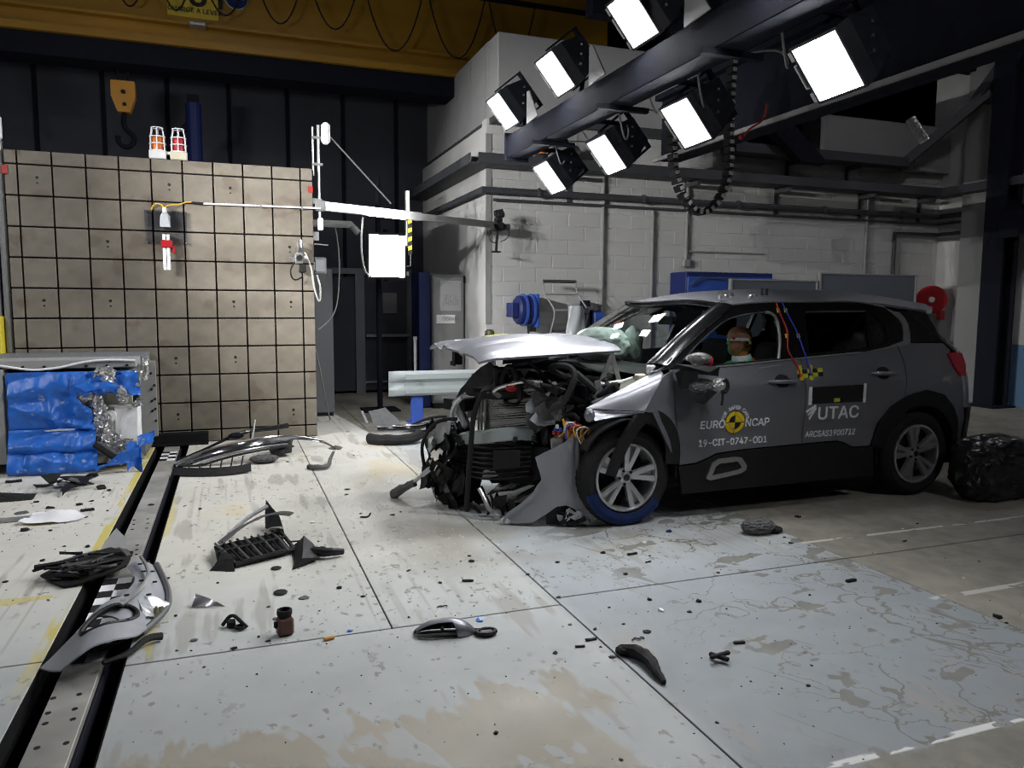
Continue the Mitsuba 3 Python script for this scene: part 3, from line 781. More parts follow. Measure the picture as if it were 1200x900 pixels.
# ---------------------------------------------------------------- floodlights
def lamp(label, c, n_, radiance, size=(.35, .33), group=None, mount=None, beam=0.0, aim=None):
    """A floodlight: emitting panel, tapered black housing, rim with lugs, handle, yoke. c: centre of the panel, n_: where it faces."""
    c, n_ = A(*c), A(*n_) / np.linalg.norm(n_)
    v = A(0, 1, 0) - n_ * n_[1]
    v /= np.linalg.norm(v)
    if abs(n_[1]) > .8:
        v = A(1, 0, 0) - n_ * n_[0]
        v /= np.linalg.norm(v)
    u = np.cross(v, n_)
    a, b = size[0] / 2, size[1] / 2
    k = thing('floodlight', label, 'floodlight', group)
    f = lambda m, o=(0, 0, 0): frame(m, c + u * o[0] + v * o[1] + n_ * o[2], u, v, n_)
    face = trimesh.Trimesh([(-a, -b, 0), (a, -b, 0), (a, b, 0), (-a, b, 0)], [[0, 1, 2], [0, 2, 3]])
    e = mikit.ply(f(face, (0, 0, .004)), 'lamp_black')
    e['emitter'] = {'type': 'area', 'radiance': {'type': 'rgb', 'value': [radiance * 0.985, radiance, radiance * 1.005]}}
    key = numbered(k + '__panel')
    scene[key] = e
    hs = hull([(sx * a * 1.06, sy * b * 1.06, 0) for sx in (-1, 1) for sy in (-1, 1)] + [(sx * a * 1.06, sy * b * 1.06, -.10) for sx in (-1, 1) for sy in (-1, 1)] +
              [(sx * a * .72, sy * b * .72, -.36) for sx in (-1, 1) for sy in (-1, 1)])
    add('housing', f(hs), 'lamp_black', k)
    rim = merge([box(-a * 1.1, a * 1.1, b, b * 1.1, -.03, .02), box(-a * 1.1, a * 1.1, -b * 1.1, -b, -.03, .02), box(a, a * 1.1, -b, b, -.03, .02), box(-a * 1.1, -a, -b, b, -.03, .02)])
    add('rim', f(rim), 'lamp_black', k)
    for sx in (-1, 1):
        add('hinge_lug', f(box(-.03, .03, b * 1.08, b * 1.24, -.03, .02), (sx * a * .8, 0, 0)), 'steel', k)
    add('handle', f(tube([(-a * .45, b * 1.08, 0), (-a * .45, b * 1.32, 0), (a * .45, b * 1.32, 0), (a * .45, b * 1.08, 0)], .009, 8)), 'white_plastic', k)
    for i in range(3):
        add('cooling_bolt', f(cyl((0, 0, 0), (0, -.012, 0), .010, 8), ((i - 1) * .06, -b * (1.0 - .12 * i), -.15 - .07 * i)), 'bright_steel', k)
    add('yoke', f(merge([box(-a * 1.22, -a * 1.12, -.02, .02, -.40, -.05), box(a * 1.12, a * 1.22, -.02, .02, -.40, -.05), box(-a * 1.22, a * 1.22, -.02, .02, -.42, -.39)])), 'dark_steel', k)
    if beam:
        t_ = c + n_
        scene[numbered(k + '__beam')] = {'type': 'spot', 'to_world': T().look_at(origin=[float(q) for q in c + n_ * .03], target=[float(q) for q in aim or t_], up=[0, 0, 1]), 'intensity': {'type': 'rgb', 'value': [beam, beam, beam]}, 'cutoff_angle': 24.0, 'beam_width': 14.0}
    if mount is not None:
        q = c - n_ * .40
        add('mounting_arm', tube([q, (q + A(*mount)) / 2 + A(0, 0, .02), A(*mount)], .022, 8), 'dark_steel', k)
    return k


FACE = (-.77, -.06, -.64)
ordn = 'first second third fourth'.split()
bx = thing('lighting_beam', 'black overhead beam carrying two rows of floodlights above the car', 'beam')
add('box_section', box(2.93, 3.15, 0.6, 8.15, 3.18, 3.42, .006), 'dark_steel', bx)
add('end_plate', box(2.90, 3.18, 8.15, 8.17, 3.15, 3.45), 'dark_steel', bx)
for i, y in enumerate((7.2, 5.75, 4.3, 2.9)):
    add('cross_arm', box(2.84, 3.30, y - .025, y + .025, 3.14, 3.18), 'dark_steel', bx)
    add('hanger', box(3.0, 3.08, y - .03, y + .03, 3.42, 7.0), 'dark_steel', bx) if i > 1 else None
    add('bracket', frame(extr([(0, 0), (.30, .02), (.06, .32), (0, .32)], .012), (2.90, y + .3, 3.40), (0, -1, 0), (0, 0, 1), (1, 0, 0)), 'conduit_grey', bx)
for i, y in enumerate((7.92, 6.51, 5.10, 3.64)):
    lamp(f'lit floodlight in the row above the overhead beam, {ordn[i]} from its far end', (2.80, y, 3.62), FACE, LAMP_RIG, mount=(3.0, y - .1, 3.42))
for i, y in enumerate((7.80, 6.46, 5.15, 3.68)):
    lamp(f'lit floodlight in the row below the overhead beam, {ordn[i]} from its far end', (3.30, y, 2.94), FACE, LAMP_RIG, mount=(3.06, y - .1, 3.2))
wr = random.Random(8)
for i, y in enumerate((7.5, 6.9, 6.1, 5.6, 4.9, 4.0)):
    kk = thing('lamp_cable', f"loose pale cable looping off the overhead beam, {'first second third fourth fifth sixth'.split()[i]} from its far end", 'cable', 'lamp cables on the overhead beam')
    x0 = 3.2
    add('wire', tube(spline([(x0, y, 3.3), (x0 + .15, y + .1, 3.1 + wr.uniform(-.1, .1)), (x0 + .22, y + .25, 3.2), (x0 + .08, y + .4, 3.22)], 16), .008, 6), 'conduit_grey', kk, smooth=40)
k = thing('cable_chain', 'black segmented cable chain hanging in a deep loop below the overhead beam', 'cable chain')
pts = spline([(4.02, 5.6, 4.3), (4.01, 5.6, 3.68), (4.0, 5.6, 2.95), (3.95, 5.6, 2.52), (3.74, 5.6, 2.34), (3.54, 5.6, 2.50), (3.46, 5.6, 2.75), (3.44, 5.6, 3.1)], 46)
tg = np.gradient(pts, axis=0)
tg /= np.linalg.norm(tg, axis=1, keepdims=True)
lk = box(-.022, .022, -.045, .045, -.026, .026)
cb = box(-.018, .018, -.052, -.044, -.015, .015)
for q, t_ in zip(pts, tg):
    s1 = np.cross(A(0, 1, 0), t_)
    lkk = add('link', frame(lk, q, s1, (0, 1, 0), t_), 'rough_black', k)
    add('cross_bar', frame(cb, q, s1, (0, 1, 0), t_), 'paper', lkk)
k = thing('crane_runway_beam', 'dark overhead runway beam with a pale lower edge at the top right', 'beam')
add('web', box(5.86, 6.0, 0.5, 9.8, 3.66, 4.45), 'dark_steel', k)
add('flange', box(5.74, 6.14, 0.5, 9.8, 3.625, 3.66), 'dark_steel', k)
add('lit_edge', box(5.72, 5.76, 0.5, 9.8, 3.60, 3.65), 'conduit_grey', k)  # lit edge of the flange, its light given as a paler grey strip
add('top_flange', box(5.74, 6.14, 0.5, 9.8, 4.45, 4.52), 'dark_steel', k)
k = thing('silver_duct', 'short silver flexible duct under the runway beam', 'duct')
add('hose', tube([(8.02 + .012 * t, 7.5 - .008 * t, 3.90 - .022 * t) for t in range(14)], [.055 + .01 * (t % 2) for t in range(14)], 14), 'steel', k)
k = thing('roof_truss', 'dark sloping roof member behind the lit overhead beam', 'beam')
add('member', hull([(5.7, 9.6, 5.6), (6.3, 9.6, 5.6), (8.7, 9.6, 3.75), (8.2, 9.6, 3.75), (5.7, 9.8, 5.6), (6.3, 9.8, 5.6), (8.7, 9.8, 3.75), (8.2, 9.8, 3.75)]), 'dark_steel', k)
add('member', box(4.6, 11.6, 9.5, 9.72, 5.4, 5.9), 'dark_steel', k)
k = thing('warning_strap', 'thin red strap dangling beside the cable chain', 'strap')
add('strap', tube(spline([(4.30, 5.5, 3.26), (4.26, 5.5, 3.12), (4.14, 5.5, 3.04), (4.06, 5.5, 2.96)], 14), .009, 6), 'tape_red', k)
add('knob', ball((4.05, 5.5, 2.96), .022, 1), 'red_plastic', k)

# the rig across the track, out of the frame, whose shadows fall to the right on the block wall
bx = thing('lighting_beam', 'overhead beam of the floodlight rig on the left side of the track', 'beam')
add('box_section', box(-4.2, -4.0, 3.4, 8.4, 3.60, 3.82, .006), 'dark_steel', bx)
for y in (4.0, 6.0, 8.0):
    add('hanger', box(-4.13, -4.07, y - .03, y + .03, 3.82, 7.2), 'dark_steel', bx)
for i, y in enumerate((6.4, 5.5, 4.6)):
    lamp(f'floodlight under the left-hand overhead beam, {ordn[i]} from the crash wall', (-3.85, y, 3.55), (.84, .50, -.20), LAMP_LEFT, mount=(-4.1, y, 3.42), beam=LAMP_LEFT_BEAM, aim=(4.7 + .35 * i, 10.2, 1.7))

# the floodlight behind the camera arm
lamp('lit floodlight on the pole right of the tiled crash wall, facing the camera', (2.08, 10.75, 2.24), (-.10, -.98, -.12), LAMP_STAND, size=(.58, .50))
k = thing('lamp_pole', 'dark pole that holds the floodlight right of the crash wall', 'pole')
add('pole', cyl((2.06, 11.30, 0), (2.06, 11.30, 3.4), .04, 12), 'dark_steel', k)
add('arm', tube([(2.06, 11.30, 2.30), (2.09, 11.15, 2.29)], .025, 8), 'dark_steel', k)
add('foot', box(1.8, 2.32, 11.05, 11.55, 0, .02), 'dark_steel', k)

# high-bay fill lamps, added out of view for the car side and walls
for i, (x, y) in enumerate(((0.5, 8.875), (5.4, -1.525), (9.0, 6.275), (-2.5, 6.275))):
    k = thing('fill_high_bay', f"added fill luminaire high under the hall roof, out of view, {ordn[i]} of four", 'luminaire')
    add('reflector', moved(lathe([(.10, .35), (.12, .30), (.30, 0), (.29, 0), (.11, .29), (0, .30)], 24), (x, y, 6.2)), 'conduit_grey', k)
    add('stem', cyl((x, y, 6.5), (x, y, 6.948), .02, 8), 'dark_steel', k)
    d = mikit.ply(frame(trimesh.creation.cylinder(radius=.27, height=.004, sections=24), (x, y, 6.22), (1, 0, 0), (0, -1, 0)), 'lamp_black')
    d['emitter'] = {'type': 'area', 'radiance': {'type': 'rgb', 'value': [LAMP_FILL * q for q in ((.98, 1.0, 1.06), (3.6, 3.65, 3.8), (1.5, 1.5, 1.6), (1.0, 1.0, 1.1))[i]]}}
    scene[numbered(k + '__lens')] = d
# ---------------------------------------------------------------- the crash wall with its grid of plates
k = CW = thing('crash_wall', 'massive crash wall faced with a grid of worn square plates, at the end of the slot', 'crash wall')
add('core', box(-2.115, .935, 9.27, 10.6, 0.0, 3.112, .004), 'joint_dark', k)
xl = [-2.12] + [0.80 - .3111 * i for i in range(9, -1, -1)] + [.94]
zl = [0.0] + [2.97 - .3145 * i for i in range(9, -1, -1)] + [3.117]
g_ = .008
cache = {}
for i in range(len(xl) - 1):
    for j in range(len(zl) - 1):
        w, h = round(xl[i + 1] - xl[i] - 2 * g_, 4), round(zl[j + 1] - zl[j] - 2 * g_, 4)
        if (w, h) not in cache:
            cache[w, h] = mikit.ply(box(0, w, 0, .05, 0, h, .005), 'tile_stone')
        add('plate', cache[w, h], None, k, to=T().translate([xl[i] + g_, 9.235 + .0025 * ((i * 7 + j * 5) % 3), zl[j] + g_]))
hole = mikit.ply(frame(lathe([(0, 0), (1, 0), (1, .012), (0, .012)], 12), (0, 0, 0), (1, 0, 0), (0, 0, 1), (0, -1, 0)), 'ink_black')
for i in (1, 3, 5, 7, 9):
    for j in (1, 3, 5, 7, 9):
        x, z = (xl[i] + xl[i + 1]) / 2, (zl[j] + zl[j + 1]) / 2 + .03
        for dz, r in ((.0, .016), (-.055, .010)):
            add('bolt_hole', hole, None, k, to=T().translate([x + (i * 3 % 2) * .02, 9.2415, z + dz]).scale([r, .5, r]))
add('red_tape', box(.885, .935, 9.226, 9.234, 2.84, 2.91), 'tape_red', k)
add('side_pipe', cyl((-2.165, 9.3, 0), (-2.165, 9.3, 3.2), .035, 10), 'conduit_grey', k)

# the slot's end plate
k = thing('slot_cover', 'black cross plate at the far end of the slot, below the crash wall', 'plate')
add('plate', box(-.95, -.27, 9.10, 9.232, 0, .13, .006), 'pit_black', k)
add('lip', box(-.95, -.27, 9.06, 9.10, 0, .02), 'pit_black', k)

# warning beacons on top of the wall
for i, (x, m_, base_m, lab) in enumerate(((-.685, 'amber_plastic', 'white_plastic', 'amber warning lamp in a white wire cage on top of the crash wall'), (-.475, 'red_plastic', 'cream_plastic', 'red warning lamp in a white wire cage on top of the crash wall'))):
    k = thing('caged_lamp', lab, 'warning lamp')
    c = A(x, 9.33, 3.117)
    add('base', cbox(c + A(0, 0, .045), (.17, .15, .09), .008), base_m, k)
    add('lens', moved(lathe([(0, .085), (.055, .085), (.057, .21), (.045, .25), (0, .26)], 20), c), m_, k, smooth=40)
    rings = []
    for z, r in ((.09, .082), (.165, .080), (.24, .076), (.335, .058)):
        add('cage_ring', tube([c + A(r * math.cos(t), r * math.sin(t), z) for t in np.linspace(0, 2 * np.pi, 20, endpoint=False)], .0065, 6, True), 'sticker_white', k)
    for t in np.arange(6) * np.pi / 3 + .5:
        add('cage_wire', tube([c + A(.082 * math.cos(t), .082 * math.sin(t), .085), c + A(.076 * math.cos(t), .076 * math.sin(t), .24), c + A(.058 * math.cos(t), .058 * math.sin(t), .335)], .006, 6), 'sticker_white', k)
    if i == 0:
        add('bridge', box(-.60, -.56, 9.28, 9.36, 3.17, 3.20), 'white_plastic', k)

# impact sensor in the middle of the wall
k = thing('sensor_plate', 'clear plastic plate with a grey-blue sensor head fixed to the crash wall', 'sensor')
add('plate', box(-.835, -.415, 9.205, 9.211, 2.20, 2.56), 'clear_sheet', k)
add('upper_strip', box(-.835, -.415, 9.200, 9.205, 2.38, 2.56), 'clear_sheet', k)
add('stand_off', merge([cyl((x, 9.24, z), (x, 9.2, z), .008, 8) for x in (-.82, -.43) for z in (2.22, 2.54)]), 'steel', k)
add('sensor_head', hull([(-.68, 9.19, 2.50), (-.58, 9.19, 2.50), (-.68, 9.12, 2.38), (-.58, 9.12, 2.38), (-.68, 9.2, 2.38), (-.58, 9.2, 2.38), (-.655, 9.14, 2.53), (-.605, 9.14, 2.53)]), 'film', k)
add('connector', cyl((-.63, 9.15, 2.53), (-.63, 9.15, 2.585), .022, 12), 'white_wire', k)
add('wire', tube(spline([(-.63, 9.15, 2.585), (-.60, 9.17, 2.61), (-.5, 9.2, 2.63), (-.40, 9.225, 2.665), (-.33, 9.228, 2.665)], 20), .007, 6), 'yellow_wire', k, smooth=40)
add('wire', tube(spline([(-.63, 9.15, 2.585), (-.70, 9.18, 2.63), (-.75, 9.21, 2.60), (-.765, 9.225, 2.55)], 20), .007, 6), 'yellow_wire', k, smooth=40)
k = thing('gas_cylinder', 'white twin tube with a red clamp hanging under the sensor plate', 'tube')
for x in (-.645, -.605):
    add('tube', cyl((x, 9.13, 1.92), (x, 9.13, 2.30), .017, 12), 'sticker_white', k)
add('clamp', box(-.675, -.565, 9.10, 9.2, 2.155, 2.24, .012), 'red_plastic', k)
add('bracket', box(-.65, -.60, 9.15, 9.235, 2.24, 2.30), 'steel', k)
add('red_tape', box(-.565, -.545, 9.12, 9.2, 2.10, 2.18), 'red_plastic', k)
k = thing('contact_rod', 'thin pale rod running level across the crash wall to its right edge', 'rod')
add('rod', cyl((-.26, 9.215, 2.655), (1.02, 9.215, 2.665), .011, 8), 'sticker_white', k)
add('sleeve', cyl((-.36, 9.215, 2.660), (-.24, 9.215, 2.655), .013, 8), 'ink_black', k)
add('holder', merge([box(.35, .37, 9.2, 9.24, 2.64, 2.675), box(.80, .82, 9.2, 9.24, 2.64, 2.675)]), 'steel', k)

# masts at both edges
k = thing('antenna_mast', 'pole with a white antenna box at the right edge of the crash wall', 'mast')
add('pole', cyl((1.015, 9.30, 2.5), (1.015, 9.30, 3.62), .017, 10), 'steel', k)
add('pole', cyl((.955, 9.32, 3.05), (.955, 9.32, 3.60), .012, 8), 'steel', k)
add('antenna_box', moved(box(-.05, .05, -.06, .06, -.12, .12, .03), (1.10, 9.30, 3.53)), 'sticker_white', k)
for q in ((.94, 1.06, 9.28, 9.32, 3.46, 3.49), (.94, 1.06, 9.28, 9.32, 3.16, 3.19), (.93, 1.04, 9.25, 9.32, 2.72, 2.78)):
    add('clamp', box(*q), 'steel', k)
add('small_box', box(.99, 1.05, 9.24, 9.32, 2.42, 2.56, .008), 'sticker_white', k)
add('lever', tube([(.94, 9.25, 2.26), (1.10, 9.25, 2.25)], .008, 6), 'steel', k)
add('wall_clip', box(.935, 1.0, 9.27, 9.33, 2.30, 2.40), 'steel', k)
k = thing('antenna_mast', 'pole with a white antenna box at the left edge of the frame', 'mast')
add('pole', cyl((-2.24, 9.32, 0), (-2.24, 9.32, 3.55), .02, 10), 'steel', k)
add('antenna_box', moved(box(-.07, .07, -.05, .05, -.13, .13, .03), (-2.185, 9.25, 3.32)), 'sticker_white', k)
add('clamp', box(-2.26, -2.14, 9.27, 9.34, 3.10, 3.20), 'steel', k)
add('red_clip', box(-2.135, -2.08, 9.21, 9.235, 2.86, 2.95, .006), 'tape_red', k)
k = thing('side_gantry', 'dark blue upright with a yellow foot at the far left, beside the crash wall', 'upright')
add('column', box(-2.36, -2.18, 9.36, 9.56, 0.9, 2.7), 'deep_blue', k)
add('foot', box(-2.40, -2.205, 9.15, 9.35, 1.02, 1.42, .01), 'hazard_yellow', k)
add('tape_square', merge([box(-2.20, -2.155, 9.345, 9.36, 1.84 + .05 * i, 1.88 + .05 * i) for i in range(2)]), 'sticker_white', k)

# cluster of small cameras on the wall
k = thing('wall_camera', 'small silver camera with cables clamped on the right part of the crash wall', 'camera')
add('body', box(.71, .80, 9.06, 9.18, 2.02, 2.14, .01), 'steel', k)
add('lens', cyl((.755, 9.06, 2.08), (.755, 8.99, 2.08), .032, 16), 'rough_black', k)
add('grip', box(.76, .83, 9.08, 9.2, 1.92, 2.02, .01), 'rough_black', k)
add('clamp', jitter(merge([box(.74, .80, 9.1, 9.235, 2.14, 2.22, .01), cyl((.77, 9.12, 2.20), (.77, 9.12, 2.29), .03, 12)]), .01, 15, 2), 'bright_steel', k)
add('knob', ball((.83, 9.1, 2.09), .025, 1), 'sticker_white', k)
add('bracket', box(.66, .74, 9.18, 9.235, 2.04, 2.10), 'steel', k)
add('cable', tube(spline([(.82, 9.1, 2.15), (.88, 9.12, 2.0), (.94, 9.2, 1.7), (.985, 9.25, 1.6), (1.0, 9.25, 1.75), (.96, 9.24, 1.9)], 30), .011, 6), 'white_wire', k, smooth=40)
add('cable', tube(spline([(.72, 9.1, 2.05), (.66, 9.12, 1.92), (.70, 9.15, 1.84), (.80, 9.15, 1.88)], 20), .009, 6), 'rough_black', k, smooth=40)
k = thing('floodlight_fitting', 'grey rectangular fitting on the edge of the crash wall under the camera arm', 'fitting')
add('frame', box(.955, 1.10, 9.45, 9.62, 1.92, 2.12, .012), 'conduit_grey', k)
add('window', box(.975, 1.08, 9.44, 9.45, 1.95, 2.09), 'film', k)
add('bracket', box(.93, .96, 9.4, 9.6, 1.96, 2.06), 'steel', k)
k = thing('hose', 'pale hose hanging in a curve beside the crash wall', 'hose')
add('line', tube(spline([(1.27, 9.9, 2.52), (1.30, 9.9, 2.3), (1.30, 9.9, 1.8), (1.22, 9.8, 1.45), (1.0, 9.6, 1.25)], 30), .009, 6), 'conduit_grey', k, smooth=40)
k = thing('hose', 'pale hose dropping diagonally to the floor beside the crash wall', 'hose')
add('line', tube(spline([(.95, 9.5, 1.05), (1.0, 9.6, .85), (1.12, 10.0, .35), (1.22, 10.4, .02)], 30), .010, 6), 'conduit_grey', k, smooth=40)
k = thing('wall_arm_bracket', 'grey bracket arm behind the mast on the crash wall', 'bracket')
add('arm', tube([(.96, 9.75, 2.55), (1.45, 9.85, 2.56), (1.55, 9.86, 2.46)], .045, 10), 'conduit_grey', k)
add('plate', box(.94, .97, 9.6, 9.9, 2.40, 2.70), 'conduit_grey', k)

# the long camera arm
k = thing('camera_arm', 'long aluminium profile arm reaching out from the crash wall', 'arm')
a, b = A(1.07, 9.30, 2.70), A(3.42, 9.95, 2.64)
d_ = (b - a) / np.linalg.norm(b - a)
s1 = np.cross(d_, [0, 0, 1]); s1 /= np.linalg.norm(s1)
u1 = np.cross(s1, d_)
L = np.linalg.norm(b - a)
prof = sg.box(-.045, -.05, .045, .05)
for dx, dy in ((.045, 0), (-.045, 0), (0, .05), (0, -.05), (.045, .028), (.045, -.028), (-.045, .028), (-.045, -.028)):
    prof = prof.difference(sg.box(dx - .009, dy - .008, dx + .009, dy + .008))
add('profile', frame(extr(prof, L * .52), a, s1, u1, d_), 'bright_steel', k)
add('profile', frame(extr(sa.scale(prof, .82, .82), L * .50), a + d_ * L * .5, s1, u1, d_), 'bright_steel', k)
add('joint_post', box(2.10, 2.15, 9.58, 9.64, 2.30, 2.98, .004), 'steel', k)
add('hinge', cbox(a - d_ * .05, (.12, .08, .12), .01), 'steel', k)
stay0, stay1 = A(1.15, 9.30, 3.50), A(1.90, 9.52, 2.80)
add('stay_wire', tube([stay0, stay1], .010, 6), 'steel', k)
k = thing('hazard_strip', 'yellow-and-black warning strip hanging from the camera arm', 'strip')
for i in range(8):
    add('band', hull([(2.12, 9.56, 2.62 - .055 * i), (2.17, 9.56, 2.64 - .055 * i), (2.12, 9.56, 2.565 - .055 * i), (2.17, 9.56, 2.585 - .055 * i), (2.12, 9.575, 2.62 - .055 * i), (2.17, 9.575, 2.585 - .055 * i)]), 'hazard_yellow' if i % 2 == 0 else 'ink_black', k)
k = thing('high_speed_camera', 'black camera assembly clamped at the end of the aluminium arm', 'camera')
c = A(3.44, 9.93, 2.62)
add('body', moved(box(-.06, .06, -.08, .08, -.055, .055, .012), c), 'rough_black', k)
add('lens', cyl(c + A(-.05, -.05, 0), c + A(-.13, -.13, -.02), .035, 16), 'rough_black', k)
add('upper_head', moved(jitter(merge([box(-.05, .05, -.05, .05, .06, .13, .02), box(-.03, .08, -.05, .05, .12, .20, .02), cyl((-.05, 0, .17), (.07, 0, .2), .04)]), .012, 14, 7), c), 'rough_black', k)
add('grip_post', cyl(c + A(-.01, 0, -.06), c + A(-.03, 0, -.33), .018, 10), 'rough_black', k)
add('grip_foot', cbox(c + A(-.03, 0, -.335), (.11, .07, .02)), 'rough_black', k)
add('cable', tube(spline([c + A(-.06, -.05, .02), c + A(-.14, -.06, -.08), c + A(-.12, -.06, -.2), c + A(-.04, -.03, -.22)], 18), .007, 6), 'rough_black', k, smooth=40)
add('cable', tube(spline([c + A(.06, -.05, .02), c + A(.13, -.06, -.06), c + A(.10, -.06, -.16), c + A(.02, -.03, -.2)], 18), .007, 6), 'rough_black', k, smooth=40)
add('clamp', cbox(c + A(.1, 0, 0), (.12, .09, .08), .01), 'tray_grey', k)
k = thing('lamp_cable', 'pale cable curving down from the camera arm to the floodlight on its pole', 'cable')
add('wire', tube(spline([(1.55, 9.5, 2.62), (1.56, 9.7, 2.35), (1.68, 10.2, 2.02), (1.85, 10.7, 1.95)], 24), .012, 6), 'white_wire', k, smooth=40)

# ---------------------------------------------------------------- the deformable barrier in front of the wall
k = DB = thing('deformable_barrier', 'crushed deformable barrier with torn blue sheet faces on a grey mount, left of the slot', 'barrier')
add('mount', box(-2.55, -.84, 8.46, 9.21, 0.02, 1.04, .006), 'cabinet_grey', k)
add('back_plate', box(-2.55, -.72, 8.42, 8.46, 0.22, .985, .004), 'conduit_grey', k)
add('top_plate', box(-2.55, -.855, 8.02, 8.44, .955, 1.035, .006), 'wall_panel', k)
add('top_trim', jitter(tube(spline([(-2.5, 8.01, .99), (-1.95, 8.01, .99), (-1.75, 8.0, .955), (-1.5, 8.0, .965), (-1.3, 8.0, 1.01), (-.86, 8.01, 1.02)], 40), .012, 6), .004, 9, 2), 'sticker_white', k)
add('side_plate', box(-2.55, -1.93, 7.96, 8.44, 0.10, .955, .006), 'wall_panel', k)
for i in range(7):
    add('bolt', cyl((-1.95 + .17 * i, 8.02, .975 - .0 * i), (-1.95 + .17 * i, 8.005, .975), .012, 8), 'dark_steel', k)
for i, z in enumerate((.86, .74, .70, .60, .58, .50, .48, .38)):
    add('bolt', cyl((-.765 + .03 * (i % 2), 8.42, z), (-.765 + .03 * (i % 2), 8.405, z), .012, 8), 'dark_steel', k)

rs = np.random.RandomState(3)


def blue_face(z0, z1, x0, x1, yf, bulge, seed, hole=None, cell=.018, amp=.022, lean=0.0):
    """A creased sheet over the face of a honeycomb block: flat facets meeting in sharp folds; hole: a polygon (x, z) torn out of it."""
    poly = sg.box(x0, z0, x1, z1)
    if hole is not None:
        poly = poly.difference(hole)
    if poly.geom_type != 'Polygon':
        poly = max(poly.geoms, key=lambda q: q.area)
    V, F = tri_poly(poly, cell)
    r = np.random.RandomState(seed)
    t = (V[:, 1] - z0) / (z1 - z0)
    y = yf - bulge * np.sin(np.pi * np.clip(t, 0, 1)) ** .6 + lean * t
    q = V + .02 * np.c_[meshkit.noise(np.c_[V * 9, V[:, :1] * 0], seed), meshkit.noise(np.c_[V * 9, V[:, :1] * 0], seed + 1)]
    for i in range(9):     # folds: each a crease line with a ridge on one side
        a = r.uniform(-.35, .35) + (math.pi / 2 if r.rand() < .3 else 0)
        c = np.array([r.uniform(x0, x1), r.uniform(z0, z1)])
        d = (q - c) @ np.array([-math.sin(a), math.cos(a)])
        w = r.uniform(.05, .13)
        e = np.exp(-(((q - c) @ np.array([math.cos(a), math.sin(a)])) / r.uniform(.25, .55)) ** 2)
        y = y + amp * r.choice([-1.0, 1.0]) * np.clip(1 - np.abs(d) / w, 0, 1) * e
    tear = np.clip((V[:, 0] + 1.50) / .2, 0, 1)
    y = y + amp * 1.3 * (meshkit.fbm(np.c_[V * 16, V[:, :1] * 0], 3, seed) - .5) * (.35 + tear)
    V3 = np.c_[V[:, 0], y, V[:, 1]]
    return shell(V3, F, A(0, .004, 0))


hole = sg.Polygon([(-1.345, .70), (-1.29, .63), (-1.23, .58), (-1.21, .46), (-1.22, .34), (-1.23, .16), (-1.18, .06), (-.80, .0), (-.80, .74), (-.86, .72), (-.95, .74), (-1.05, .72), (-1.12, .74), (-1.25, .75)])
add('honeycomb_block', jitter(trimesh.creation.box(extents=(1.05, .42, .86)).subdivide().subdivide().apply_translation((-1.42, 8.24, .48)), .02, 6, 3), 'honeycomb', k)
add('upper_sheet', blue_face(.40, .93, -1.895, -.835, 7.96, .035, 11, hole, amp=.052, lean=-.02), 'blue_sheet', k, smooth=30)
add('torn_edge', shard([(-1.62, 7.90, .405), (-1.50, 7.885, .412), (-1.36, 7.89, .41), (-1.38, 7.89, .396), (-1.6, 7.90, .394)], .004, .003, 5, .02), 'foil', k)
add('bumper_sheet', blue_face(.20, .41, -1.90, -1.20, 7.90, .045, 21, None, .018, .026, .03), 'blue_sheet', k, smooth=30)
add('bumper_sheet', blue_face(.01, .21, -1.91, -1.19, 7.875, .045, 31, None, .018, .026, .03), 'blue_sheet', k, smooth=30)
add('side_flap', jitter(moved(box(-.004, .004, -.16, .16, -.44, .44).subdivide().subdivide().subdivide(), (-1.90, 8.12, .47)), .02, 8, 8), 'blue_sheet', k, smooth=38)
add('cavity', box(-1.14, -.86, 8.10, 8.25, .60, .735), 'pit_black', k)
add('cavity_roof', box(-1.16, -.86, 7.96, 8.25, .735, .75), 'pit_black', k)
add('inner_block', jitter(box(-1.06, -.855, 8.02, 8.30, .20, .585, .01).subdivide().subdivide(), .012, 10, 4), 'sticker_white', k)
add('inner_tube', cyl((-1.09, 8.05, .50), (-1.09, 7.98, .50), .055, 20), 'sticker_white', k)
add('inner_lip', jitter(box(-1.1, -.85, 7.99, 8.03, .585, .605).subdivide().subdivide(), .008, 12, 2), 'foil', k)


def crush_mass(c, size, seed, sub=4, amp=.35):
    m = trimesh.creation.icosphere(subdivisions=sub)
    v = np.array(m.vertices)
    r = 1 + amp * (1 - np.abs(2 * meshkit.fbm(v * 3.4 + seed, 4, seed) - 1)) * 1.2 - amp * .7 + .18 * (meshkit.noise(v * 11 + seed, seed) - .5)
    m.vertices = v * r[:, None] * A(*size) + A(*c)
    return m


